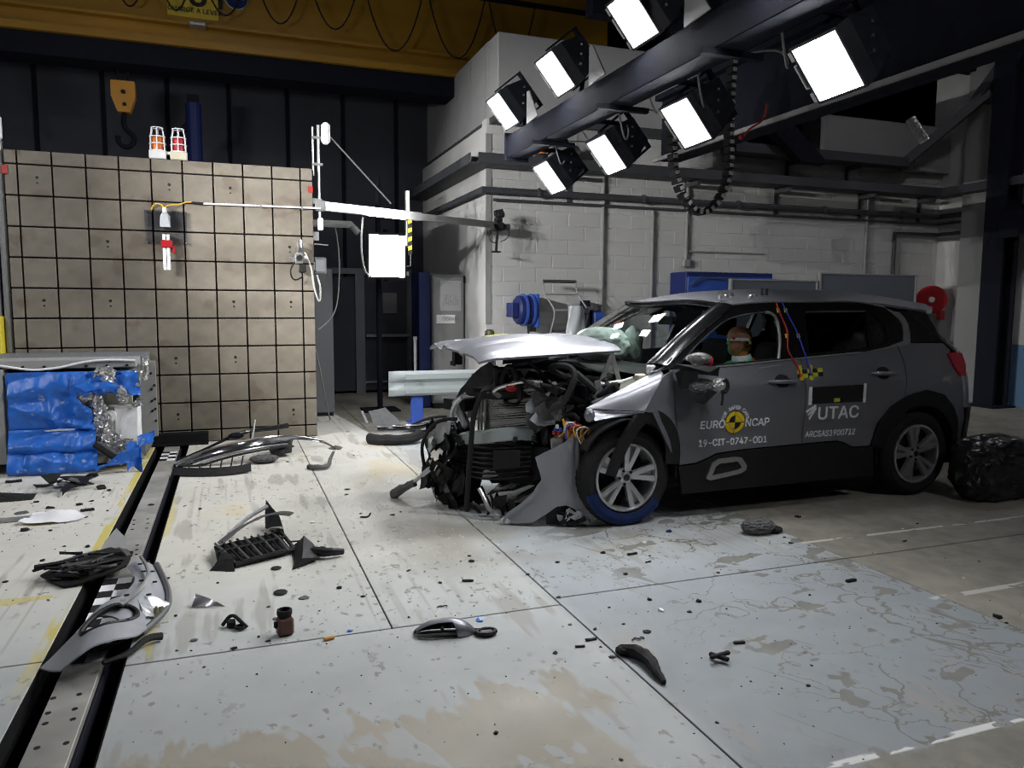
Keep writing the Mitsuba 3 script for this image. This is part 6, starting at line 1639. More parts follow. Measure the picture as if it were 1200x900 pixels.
# loose hoses, wires and bits between the members
specs = [('hose', 'rough_black', 14, .013, .026), ('black_bracket', 'black_plastic', 18, 0, 0), ('metal_bracket', 'steel', 14, 0, 0), ('bright_fragment', 'bright_steel', 12, 0, 0), ('clear_fragment', 'film', 10, 0, 0), ('plastic_fragment', 'grey_plastic', 12, 0, 0)]
n_ = 0
for nm, m_, cnt, ra, rb in specs:
    for i in range(cnt):
        n_ += 1
        s, z, d = rn.uniform(.62, 1.62), rn.uniform(.50, 1.0), rn.uniform(.02, .22)
        if nm in ('bright_fragment', 'clear_fragment'):
            s, z = rn.gauss(1.12, .22), rn.gauss(.66, .10)
        if z < .92 and s < 1.12 and z > .66:
            z, s = rn.uniform(.90, 1.04), rn.uniform(.62, 1.3)
        if z < .66 and s < .9:
            s += .45
        if s > .8 and z < .66:
            d += .16
        c = FP(s, d, z)
        if nm == 'hose':
            pts = [c + A(rn.uniform(-.16, .16), rn.uniform(-.12, .12), rn.uniform(-.14, .14)) for _ in range(4)]
            add(nm, tube(spline(pts, 18), rn.uniform(ra, rb), 7), m_, CAR, smooth=40)
        else:
            r = rn.uniform(.03, .075) if nm not in ('bright_fragment', 'clear_fragment') else rn.uniform(.015, .04)
            ang = sorted(rn.uniform(0, 6.283) for _ in range(6))
            e1 = A(rn.uniform(-1, 1), rn.uniform(-1, 1), rn.uniform(-1, 1))
            e1 /= np.linalg.norm(e1)
            e2 = np.cross(e1, A(.3, .5, .9))
            e2 /= np.linalg.norm(e2)
            try:
                add(nm, shard([c + r * rn.uniform(.5, 1.3) * (math.cos(a) * e1 + math.sin(a) * e2) for a in ang], .006, .015, n_, .03), m_, CAR)
            except Exception:
                pass
for i, m_ in enumerate(['yellow_wire', 'copper', 'tape_red', 'white_wire', 'tape_blue', 'copper', 'yellow_wire', 'tape_red', 'copper', 'white_wire', 'yellow_wire', 'copper']):
    c = FP(1.30 + .014 * i, -.02 + .01 * (i % 3), .70 - .004 * i)
    r = .03 + .006 * (i % 4)
    add('wire', tube(spline([c + A(rn.uniform(-.06, .06), rn.uniform(-.05, .02), -.07), c + A(rn.uniform(-.03, .03), -.03, r), c + A(rn.uniform(-.02, .06), -.03, r * .6 + .02), c + A(rn.uniform(-.05, .07), 0, -.06)], 18), .0055, 6), m_, CAR, smooth=40)
add('yellow_strap', shard([FP(1.29, -.04, .76), FP(1.305, -.04, .765), FP(1.36, -.05, .66), FP(1.36, -.05, .60), FP(1.335, -.05, .60), FP(1.325, -.04, .66)], .004, .003, 3, .02), 'yellow_wire', CAR)
for i in range(5):
    add('relay', cbox(FP(1.22 + .014 * i, -.03, .66 + .022 * (i % 3)), (.022, .022, .03), .004), ('tape_red', 'tape_blue', 'white_wire', 'tape_red', 'tape_blue')[i], CAR)
# inner arch remains in front of the wheel
add('inner_arch', crush_mass((2.36, 5.10, .55), (.12, .12, .22), 71, 4, .3), 'rough_black', CAR)
add('washer_bottle', crush_mass((2.33, 4.98, .60), (.05, .06, .12), 73, 4, .15), 'grey_plastic', CAR)

# bumper skin standing on the floor in front of the wheel
_o, _u, _n = A(1.79, 5.02, 0), A(.9307, -.3656, 0), A(.3656, .9307, 0)


def skin(pts, bow=.05, cell=.03, t=.006, amp=.006, seed=1, off=0.0):
    V, F = tri_poly(sg.Polygon(pts).buffer(0), cell)
    h = off - .03 - bow * np.sin(np.pi * np.clip((V[:, 0] + .0) / .75, 0, 1)) - .05 * np.exp(-((V[:, 0] - .40) / .12) ** 2) * np.clip(V[:, 1] / .6, 0, 1) + .08 * V[:, 1] + .10 * np.clip(V[:, 0] - .44, 0, 1) * np.clip(V[:, 1] * 3, 0, 1) + amp * 2 * (meshkit.fbm(np.c_[V * 5, V[:, :1] * 0], 3, seed) - .5)
    return shell(_o + V[:, :1] * _u + A(0, 0, 1) * V[:, 1:] + h[:, None] * _n, F, _n * t)


bs = thing('bumper_skin', 'torn grey bumper skin standing on the floor against the front wheel of the car', 'bumper')
add('skin', skin([(.0, .012), (.032, .075), (.129, .14), (.205, .21), (.238, .262), (.262, .337), (.25, .39), (.236, .429), (.218, .49), (.355, .57), (.43, .612), (.504, .663), (.52, .56), (.524, .523), (.535, .42), (.538, .382), (.60, .279), (.692, .187), (.745, .15), (.70, .10), (.664, .063), (.60, .012), (.55, .03), (.50, .13), (.44, .16), (.37, .15), (.30, .095), (.2, .03)]), 'bumper_grey', bs, smooth=40)
add('edge_flange', skin([(.0, .012), (.032, .075), (.129, .14), (.205, .21), (.238, .262), (.262, .337), (.235, .30), (.20, .24), (.12, .165), (.02, .09), (-.015, .03)], off=-.02), 'bumper_grey', bs, smooth=40)
add('clip_strip', skin([(.50, .64), (.518, .62), (.53, .42), (.60, .30), (.70, .19), (.735, .165), (.68, .17), (.575, .27), (.51, .40), (.495, .50)], off=-.03, cell=.02), 'satin_trim', bs)
for i in range(6):
    t = i / 5
    add('clip_slot', cbox(_o + _u * (.512 + .02 * t + .16 * max(0, t - .5)) + A(0, 0, .62 - .40 * t) + _n * (-.085 + .05 * (.62 - .40 * t)), (.018, .012, .022), .003), 'gloss_black', bs)
add('fog_lamp_seat', skin([(.30, .09), (.37, .15), (.44, .16), (.50, .13), (.56, .05), (.53, .012), (.40, .012), (.3, .012)], off=.05), 'black_plastic', bs)
for i in range(5):
    c = _o + _u * (.42 + .025 * i) + A(0, 0, .06 + .02 * (i % 3)) - _n * .07
    add('lamp_shard', shard([c + .045 * (1 + .4 * math.sin(3 * q + i)) * (math.cos(q) * _u + A(0, 0, .8 * math.sin(q)) + .3 * math.sin(2 * q + i) * _n) for q in np.linspace(0, 5.6, 8)], .004, .02, 500 + i, .012, 0, 25), ('film', 'black_plastic')[i % 2], bs)
for i in range(7):
    add('black_shard', shard([_o + _u * (.36 + .03 * i + dx) + A(0, 0, .03 + dz + .012 * (i % 3)) - _n * (.05 + .02 * (i % 2)) for dx, dz in ((0, 0), (.06, .03), (.075, .0), (.03, -.022))], .004, .004, i, .02), 'black_plastic', bs)
add('foot_tip', crush_mass(_o + _u * .03 + A(0, 0, .03) - _n * .01, (.05, .03, .027), 85, 3, .15), 'sticker_white', bs, smooth=40)
# black rubble under the nose
for i in range(16):
    s = .10 + .055 * i
    c = FP(s, rn.uniform(-.02, .16), rn.uniform(.03, .12))
    r = rn.uniform(.05, .11)
    ang = sorted(rn.uniform(0, 6.283) for _ in range(7))
    e1, e2 = A(rn.uniform(-1, 1), rn.uniform(-1, 1), rn.uniform(-.3, .3)), A(0, rn.uniform(-.3, .3), 1)
    e1 /= np.linalg.norm(e1)
    try:
        add('hanging_shard', shard([c + r * rn.uniform(.6, 1.2) * (math.cos(a) * e1 + .8 * math.sin(a) * e2) for a in ang], .008, .02, 200 + i, .03), ('rough_black', 'black_plastic')[i % 2], CAR)
    except Exception:
        pass
add('loose_link', ftube([(.58, -.06, .22), (.62, -.08, .14), (.66, -.08, .08), (.70, -.06, .05)], .016), 'steel', CAR, smooth=40)
add('loose_link_eye', crush_mass(FP(.72, -.06, .05), (.03, .03, .03), 91, 3, .3), 'bright_steel', CAR)
# ---------------------------------------------------------------- wreckage on the floor
k = thing('grille_trim', 'long arched chrome-and-black grille trim lying before the crash wall, right of the slot', 'car part')
st = spline([(-.55, 7.88, .025), (-.27, 7.84, .125), (.12, 7.86, .205), (.47, 8.2, .175), (.70, 8.45, .12), (.90, 8.50, .06), (1.03, 8.23, .015)], 40)
w = np.interp(np.linspace(0, 1, 40), [0, .15, .5, .7, .9, 1], [.02, .05, .055, .03, .014, .012])
add('chrome_blade', sheet(np.stack([st + A(0, -.02, -1) * 0 - np.c_[w * 0, w * .6, w * .8], st, st + np.c_[w * 0, w, w * .3]], 1)[::-1], .008), 'chrome', k, smooth=40)
for i, (dz, m_) in enumerate(((-.055, 'gloss_black'), (-.085, 'satin_trim'), (-.115, 'black_plastic'))):
    q = st[:26] + A(.02 * i, -.015 - .01 * i, dz * .8)
    q[:, 2] = np.maximum(q[:, 2], .012)
    add('blade', tube(q, .016 - .002 * i, 7), m_, k, smooth=40)
add('upper_blade', tube(spline([(-.5, 8.0, .05), (-.2, 8.1, .15), (.05, 8.2, .24), (.3, 8.4, .24), (.55, 8.6, .24)], 24), np.linspace(.008, .03, 24), 7), 'gloss_black', k, smooth=40)
add('emblem', crush_mass((.02, 8.08, .24), (.07, .04, .03), 3, 4, .15), 'dark_steel', k)
add('spike', tube([(.17, 8.05, .20), (.19, 8.03, .31), (.205, 8.03, .40)], [.012, .008, .006], 6), 'white_plastic', k)
add('lower_strip', sheet(np.array([[(-.52 + .66 * u, 7.42 - .12 * math.sin(2.6 * u) + .10 * v, .008 + .05 * v + .04 * max(0, u - .8)) for v in np.linspace(0, 1, 4)] for u in np.linspace(0, 1, 22)])[::-1], .01), 'black_plastic', k, smooth=40)
for i in range(6):
    add('stay', tube([(-.40 + .09 * i, 7.40 + .012 * i, .03), (-.40 + .095 * i, 7.6, .06 + .012 * i)], .007, 6), 'black_plastic', k)
add('lamp_disc', moved(crush_mass((0, 0, 0), (.13, .10, .035), 6, 4, .15), (.27, 7.82, .04)), 'grey_plastic', k, smooth=40)
add('end_shard', shard([(.35, 8.0, .02), (.55, 8.05, .03), (.58, 8.3, .12), (.42, 8.35, .14), (.33, 8.15, .08)], .01, .02, 7), 'black_plastic', k)
add('tail_clip', shard([(.95, 8.32, .01), (1.06, 8.26, .012), (1.10, 8.32, .012), (1.04, 8.42, .03)], .008, .008, 3, .02), 'grey_plastic', k)
add('upper_clip', tube(spline([(.62, 8.9, .03), (.75, 8.85, .06), (.86, 8.8, .05)], 10), .012, 6), 'black_plastic', k)

k = thing('curved_bracket', 'small curved black bracket on the floor right of the grille trim', 'car part')
add('arm', tube(spline([(.66, 7.38, .02), (.72, 7.28, .03), (.80, 7.28, .03), (.86, 7.42, .05), (.92, 7.62, .10)], 20), np.linspace(.026, .014, 20), 7), 'grey_plastic', k, smooth=40)
add('loop', tube([(.71 + .06 * math.cos(t), 7.36 + .05 * math.sin(t), .02) for t in np.linspace(0, 2 * np.pi, 16, endpoint=False)], .012, 6, True), 'black_plastic', k, smooth=40)

k = thing('grille_panel', 'broken black slatted grille panel lying in the middle of the pale floor', 'car part')
o, e1, e2 = A(-.09, 4.64, .02), A(.93, .36, .0), A(-.25, .93, .14)
add('backing', shard([o + e1 * .10, o + e1 * .44 + e2 * .04, o + e1 * .45 + e2 * .33, o + e1 * .03 + e2 * .30, o + e2 * .10], .004, .006, 2), 'rough_black', k)
for i in range(9):
    c0, c1 = o + e1 * (.08 + .042 * i) + A(0, 0, .016), o + e1 * (.04 + .046 * i) + e2 * .31 + A(0, 0, .016)
    add('slat', jitter(tube([c0, (c0 + c1) / 2 + A(0, 0, .006), c1], .008, 5), .005, 9, i), ('grey_plastic', 'black_plastic')[i % 2], k)
add('lower_rail', jitter(tube(spline([o + e1 * .08, o + e1 * .25 + A(0, 0, .01), o + e1 * .46 + e2 * .03], 10), .016, 6), .008, 12, 4), 'rough_black', k)
add('side_rail', tube(spline([o + e1 * .46 + e2 * .02, o + e1 * .47 + e2 * .20, o + e1 * .45 + e2 * .36 + A(0, 0, .02)], 10), .014, 6), 'black_plastic', k)
add('middle_rail', tube(spline([o + e1 * .02 + e2 * .17 + A(0, 0, .02), o + e1 * .46 + e2 * .19 + A(0, 0, .02)], 8), .010, 6), 'rough_black', k)
G = np.array([[(-.12 + .46 * u + .02 * v, 5.06 + .30 * u - .14 * v * (1 - u * .6), .05 + .10 * math.sin(math.pi * u * .8) + .03 * v) for v in np.linspace(0, 1, 6)] for u in np.linspace(0, 1, 16)])
add('upper_blade', jitter(sheet(G[::-1], .01), .012, 7, 4), 'grey_plastic', k, smooth=40)
add('chrome_edge', tube(spline([(-.05, 5.16, .07), (.08, 5.32, .13), (.20, 5.44, .16)], 12), .014, 7), 'satin_trim', k, smooth=40)
add('emblem', moved(lathe([(0, 0), (.045, 0), (.05, .008), (.03, .016), (0, .016)], 20), (.235, 5.06, .10), rx=-18), 'steel', k, smooth=40)
add('front_clip', jitter(hull([(-.16, 4.66, .0), (-.02, 4.60, 0), (.0, 4.76, .0), (-.08, 4.80, .07), (-.12, 4.70, .05), (-.02, 4.68, .06)]).subdivide().subdivide(), .02, 9, 5), 'rough_black', k)
add('side_clip', jitter(hull([(.18, 5.4, .02), (.26, 5.5, .02), (.20, 5.56, .18), (.27, 5.3, .12), (.30, 5.2, .02)]).subdivide(), .015, 9, 6), 'black_plastic', k)

k = thing('angle_bracket', 'black angular bracket with a long arm on the floor beside the slatted grille panel', 'car part')
add('plate', jitter(hull([(.30, 4.52, .0), (.34, 4.95, .02), (.40, 4.9, .10), (.36, 4.55, .06), (.46, 4.62, .02), (.45, 4.80, .06)]).subdivide().subdivide(), .015, 8, 3), 'black_plastic', k)
add('arm', jitter(tube(spline([(.44, 4.72, .035), (.52, 4.66, .04), (.61, 4.68, .03)], 12), np.linspace(.035, .020, 12), 8), .006, 14, 2), 'black_plastic', k)
add('tab', shard([(.31, 4.93, .05), (.40, 4.92, .05), (.42, 4.98, .03), (.33, 5.0, .03)], .008, .006, 3, .02), 'rough_black', k)

k = thing('bumper_piece', 'long curved grey bumper piece with a fog lamp opening, lying across the guide rail', 'bumper')
# upper blade, ribbed inside
Lp = spline([(-.60, 4.74, .05), (-.52, 4.40, .10), (-.53, 4.08, .13), (-.63, 3.88, .10)], 20)
Rp = spline([(-.46, 4.80, .02), (-.37, 4.36, .01), (-.36, 4.04, .02), (-.44, 3.76, .03)], 20)
G = np.array([[Lp[i] * (1 - v) + Rp[i] * v + A(0, 0, .04 * math.sin(math.pi * v)) for v in np.linspace(0, 1, 9)] for i in range(20)])
add('wing', sheet(G, .008), 'bumper_grey', k, smooth=45)
add('inner_rib', sheet(np.array([[Lp[i] * (1 - v) + Rp[i] * v + A(0, 0, .02 + .06 * math.sin(math.pi * v)) for v in (.42, .47, .52)] for i in range(1, 19)]), .012), 'satin_trim', k, smooth=45)
add('outer_edge', tube(Rp + A(.012, 0, .01), .016, 7), 'grey_plastic', k, smooth=40)
for i in range(8):
    q = (Lp * .7 + Rp * .3)[2 + 2 * i] if i % 2 else (Lp * .35 + Rp * .65)[2 + 2 * i]
    add('clip_slot', cbox(q + A(0, 0, .058), (.022, .012, .006)), 'gloss_black', k)
# lower blade with the opening
pl = sg.Polygon([(-.80, 3.60), (-.685, 3.40), (-.62, 3.40), (-.52, 3.48), (-.43, 3.62), (-.40, 3.72), (-.42, 3.88), (-.53, 4.02), (-.64, 3.92), (-.72, 3.78)])
ho = sa.rotate(sa.scale(sg.Point(-.555, 3.78).buffer(1, 20), .080, .150), -32)
V, F = tri_poly(pl.difference(ho), .02)
hh = .05 + .09 * np.exp(-(((V[:, 0] + .56) / .14) ** 2)) - .05 * np.clip((-.62 - V[:, 0]) * 5, 0, 1) + .012 * (meshkit.fbm(np.c_[V * 8, V[:, :1] * 0], 3, 3) - .5)
add('blade', shell(np.c_[V, hh], F, A(0, 0, -.007)), 'bumper_grey', k, smooth=45)
rim_ = np.array(ho.exterior.coords)[:-1]
add('opening_rim', tube(np.c_[rim_, .05 + .09 * np.exp(-(((rim_[:, 0] + .56) / .14) ** 2)) - .004], .012, 7, True), 'black_plastic', k, smooth=40)
add('lamp_cup', moved(crush_mass((0, 0, 0), (.09, .16, .03), 4, 4, .2), (-.565, 3.80, .035), rz=-30), 'rough_black', k)
add('black_strip', tube(spline([(-.55, 3.50, .035), (-.45, 3.60, .03), (-.38, 3.72, .03), (-.34, 3.74, .02)], 14), np.linspace(.01, .018, 14), 7), 'black_plastic', k, smooth=40)
add('yellow_foam', crush_mass((-.40, 4.02, .03), (.05, .10, .03), 12, 3, .25), 'olive_paint', k)
add('torn_corner', shard([(-.44, 3.88, .06), (-.36, 3.96, .03), (-.34, 4.1, .03), (-.41, 4.08, .09), (-.46, 4.0, .12)], .008, .02, 9, .02), 'satin_trim', k)

k = thing('undertray_piece', 'torn dark ribbed undertray piece lying across the left slot edge', 'car part')
add('tray', shard([(-1.04, 4.80, .02), (-.90, 4.62, .02), (-.77, 4.64, .03), (-.60, 4.76, .04), (-.585, 4.95, .06), (-.72, 5.08, .08), (-.86, 5.06, .06), (-.93, 5.0, .04)], .01, .022, 4), 'rough_black', k, smooth=30)
ur = random.Random(9)
for i in range(20):
    c = A(ur.uniform(-.98, -.64), ur.uniform(4.70, 5.02), ur.uniform(.045, .085))
    e1 = A(math.cos(.3 + ur.uniform(-.5, .5)), math.sin(.3 + ur.uniform(-.5, .5)), ur.uniform(-.1, .2))
    L = ur.uniform(.05, .13)
    add('rib', jitter(tube([c - e1 * L, c, c + e1 * L], ur.uniform(.006, .014), 5), .012, 18, i), ('black_plastic', 'grey_plastic', 'rough_black')[i % 3], k)
for i in range(8):
    c = A(ur.uniform(-1.0, -.64), ur.uniform(4.68, 5.0), ur.uniform(.05, .08))
    an = sorted(ur.uniform(0, 6.28) for _ in range(6))
    add('shard', shard([c + .06 * ur.uniform(.5, 1.3) * A(math.cos(q), math.sin(q), .4 * math.sin(q + i)) for q in an], .006, .012, 60 + i, .02), ('grey_plastic', 'black_plastic')[i % 2], k)
add('silver_strip', tube([(-1.0, 4.96, .04), (-.80, 5.0, .075)], .014, 6), 'satin_trim', k)
add('shiny_scrap', shard([(-1.02, 4.78, .03), (-.93, 4.7, .03), (-.86, 4.76, .05), (-.95, 4.9, .05)], .006, .018, 14, .02), 'film', k)
k = thing('white_cover', 'pale grey flat cover standing up behind the dark undertray piece at the slot', 'car part')
add('cover', shard([(-.80, 5.02, .03), (-.66, 5.04, .03), (-.645, 5.20, .09), (-.72, 5.32, .12), (-.77, 5.2, .09)], .006, .005, 3, .03, .01), 'wall_panel', k, smooth=40)

k = thing('mirror_cap', 'grey door mirror cap lying on its back in the foreground', 'mirror cap')
G, GL = [], []
for u in np.linspace(0, 1, 34):
    h = .078 * (1 - abs(2 * (u * .9 + .08) - 1) ** 2.6) * (.86 + .14 * u) + .004
    w = .052 * (1 - abs(2 * (u * .86 + .10) - 1) ** 3) + .006
    v0 = -.30 - .68 * float(np.clip((u - .60) / .10, 0, 1))
    row = [A(-.145 + .285 * u + .01 * math.cos(v * math.pi / 2), w * math.sin(v * math.pi / 2) + .02 * (1 - u), max(.001, h * max(0, math.cos(v * math.pi / 2)) ** .75)) for v in np.linspace(v0, .98, 18)]
    G.append(row)
    GL.append([q * A(.965, .93, .93) + A(0, .0, .001) for q in row])
place_ = lambda m: moved(m, (.905, 3.36, 0), rz=-8)
add('cap', place_(sheet(np.array(G), .004)), 'body_grey', k, smooth=40)
add('liner', place_(sheet(np.array(GL)[:22], .003)), 'black_plastic', k, smooth=40)
add('inner_frame', place_(tube(spline([(-.13, -.015, .012), (-.08, -.03, .020), (.0, -.035, .020), (.06, -.03, .016)], 16), .006, 6)), 'grey_plastic', k, smooth=40)
add('clip', place_(cbox((-.015, -.02, .03), (.014, .02, .045), .003)), 'rough_black', k)

k = thing('brown_connector', 'reddish-brown plug housing with a black cap on the pale floor', 'connector')
add('housing', moved(box(-.037, .037, -.03, .03, 0, .085, .01), (.198, 3.62, 0), rz=12), 'brown_plastic', k)
add('cap', moved(lathe([(0, .083), (.030, .083), (.036, .10), (.034, .118), (.026, .118), (.024, .10), (0, .10)], 20), (.198, 3.63, 0)), 'rough_black', k, smooth=40)
add('latch', moved(box(-.05, -.037, -.012, .012, .04, .07, .004), (.198, 3.62, 0), rz=12), 'rough_black', k)
k = thing('orange_clip', 'bright orange clip lying on the yellow floor seam', 'clip')
add('clip', moved(box(-.025, .025, -.009, .009, 0, .014, .004), (.385, 3.49, 0), rz=10), 'orange_paint', k)
k = thing('foam_strip', 'rolled black foam strip lying along the floor seam on the right', 'strip')
add('roll', jitter(tube(spline([(1.60, 2.92, .022), (1.635, 2.86, .026), (1.655, 2.77, .026), (1.63, 2.65, .02), (1.625, 2.60, .012)], 26), np.interp(np.linspace(0, 1, 26), [0, .2, .5, 1], [.018, .030, .030, .012]), 9), .010, 22, 5), 'rough_black', k)
add('torn_end', crush_mass((1.605, 2.90, .02), (.035, .03, .018), 7, 3, .4), 'rough_black', k)
k = thing('cross_clip', 'black cross-shaped clip on the right-hand scratched floor', 'clip')
add('stem', moved(box(-.010, .010, -.045, .045, .012, .03, .004), (1.965, 2.70, 0), rz=30), 'rough_black', k)
add('arm', merge([moved(box(-.05, .06, -.01, .01, .02, .036, .004), (1.965, 2.70, 0), rz=8)]), 'rough_black', k)
k = thing('metal_lump', 'dark grey lump of moulded plastic on the floor below the front door of the car', 'car part')
add('lump', crush_mass((3.37, 4.24, .045), (.115, .08, .05), 9, 4, .25), 'grey_plastic', k, smooth=30)
add('tail', crush_mass((3.48, 4.22, .02), (.06, .05, .02), 10, 3, .4), 'rough_black', k)
k = thing('foil_scrap', 'crumpled white foil sheet on the floor in front of the blue barrier', 'foil')
V, F = tri_poly(sg.Polygon([(-1.44, 6.10), (-1.30, 6.04), (-1.12, 6.06), (-1.02, 6.12), (-1.14, 6.32), (-1.28, 6.44), (-1.40, 6.36)]), .02)
hh = .006 + .05 * np.clip(meshkit.fbm(np.c_[V * 7, V[:, :1] * 0], 3, 9) - .3, 0, 1) + .05 * np.exp(-(((V[:, 0] + 1.2) / .12) ** 2 + ((V[:, 1] - 6.2) / .1) ** 2))
add('sheet', shell(np.c_[V, hh], F, A(0, 0, -.003)), 'sticker_white', k, smooth=25)
add('grey_bar', moved(box(-.11, .11, -.02, .02, 0, .03, .006), (-1.50, 6.22, 0), rz=6), 'satin_trim', k)
k = thing('wreckage_heap', 'heap of torn black plastic on the floor in front of the blue barrier', 'debris')
hr = random.Random(5)
for i in range(13):
    c = A(-1.33 + hr.uniform(-.17, .15), 7.18 + hr.uniform(-.2, .2), .03 + hr.uniform(0, .05))
    an = sorted(hr.uniform(0, 6.28) for _ in range(6))
    add('shard', shard([c + .10 * hr.uniform(.5, 1.2) * A(math.cos(a), math.sin(a), .35 * math.sin(a + i)) for a in an], .01, .015, i, .03), ('rough_black', 'black_plastic', 'grey_plastic')[i % 3], k)
k = thing('black_strip', 'flat black strip at the left edge of the frame by the blue barrier', 'debris')
add('strip', jitter(hull([(-1.80, 6.86, .0), (-1.52, 6.88, 0), (-1.50, 6.96, .03), (-1.80, 7.02, .05), (-1.70, 6.9, .05)]).subdivide().subdivide(), .012, 9, 4), 'rough_black', k)
k = thing('wreckage_heap', 'heap of black trim and grey sheet on the floor below the guardrail', 'debris')
add('bumper_bar', jitter(tube(spline([(1.42, 8.52, .06), (1.65, 8.36, .06), (1.86, 8.34, .07), (2.0, 8.5, .08)], 20), .06, 8), .02, 8, 3), 'rough_black', k)
add('curved_rail', tube(spline([(1.62, 9.0, .09), (1.8, 8.85, .11), (2.05, 8.85, .11), (2.25, 9.0, .12), (2.5, 9.2, .12)], 24), .03, 8), 'gloss_black', k, smooth=40)
add('upright_sheet', shard([(1.62, 9.3, .06), (1.58, 9.45, .26), (1.70, 9.5, .24), (1.80, 9.5, .28), (1.95, 9.35, .10), (1.9, 9.25, .05)], .008, .015, 5), 'grey_plastic', k)
add('white_peg', tube([(1.53, 9.25, .12), (1.48, 9.35, .26)], .018, 7), 'satin_trim', k)
add('flat_tray', shard([(1.9, 9.2, .06), (2.3, 9.5, .08), (2.7, 9.4, .10), (2.6, 9.1, .08), (2.2, 8.95, .06)], .01, .01, 8), 'conduit_grey', k)
add('trim_blade', tube(spline([(2.05, 9.1, .10), (2.35, 9.35, .14), (2.6, 9.55, .12)], 14), .018, 6), 'rough_black', k)
add('chrome_line', tube(spline([(1.6, 8.98, .12), (1.8, 8.82, .145), (2.05, 8.82, .145), (2.25, 8.97, .155)], 18), .010, 6), 'chrome', k, smooth=40)
k = thing('bolt_cluster', 'small black bundle of bolts and wire on the pale floor, left of the brown plug', 'debris')
add('block', jitter(box(-.06, -.02, 3.77, 3.81, 0, .035, .006), .006, 25, 2), 'rough_black', k)
add('wire', tube(spline([(-.08, 3.80, .01), (-.04, 3.82, .045), (0, 3.77, .035), (.03, 3.74, .01)], 16), .009, 6), 'rough_black', k)
add('ring', tube([(.0 + .022 * math.cos(t), 3.75 + .02 * math.sin(t), .012) for t in np.linspace(0, 2 * np.pi, 12, endpoint=False)], .008, 6, True), 'black_plastic', k)
k = thing('foil_scrap', 'small triangular silver mesh scrap on the pale floor right of the guide rail', 'foil')
add('scrap', shard([(-.23, 4.10, .004), (-.21, 4.17, .05), (-.14, 4.12, .03), (-.07, 4.06, .006)], .004, .008, 4, .012), 'foil', k)
k = thing('key_clip', 'black buckle-like clip on the floor just right of the mirror cap', 'clip')
add('ring', tube([(1.09 + .045 * math.cos(t), 3.30 + .03 * math.sin(t), .014) for t in np.linspace(0, 2 * np.pi, 14, endpoint=False)], .011, 6, True), 'black_plastic', k, smooth=40)
add('bar', moved(box(-.05, .05, -.008, .008, 0, .02, .003), (1.05, 3.34, 0), rz=-20), 'rough_black', k)
add('plate', moved(box(-.03, .03, -.018, .018, 0, .012, .003), (1.09, 3.30, .006), rz=-10), 'grey_plastic', k)

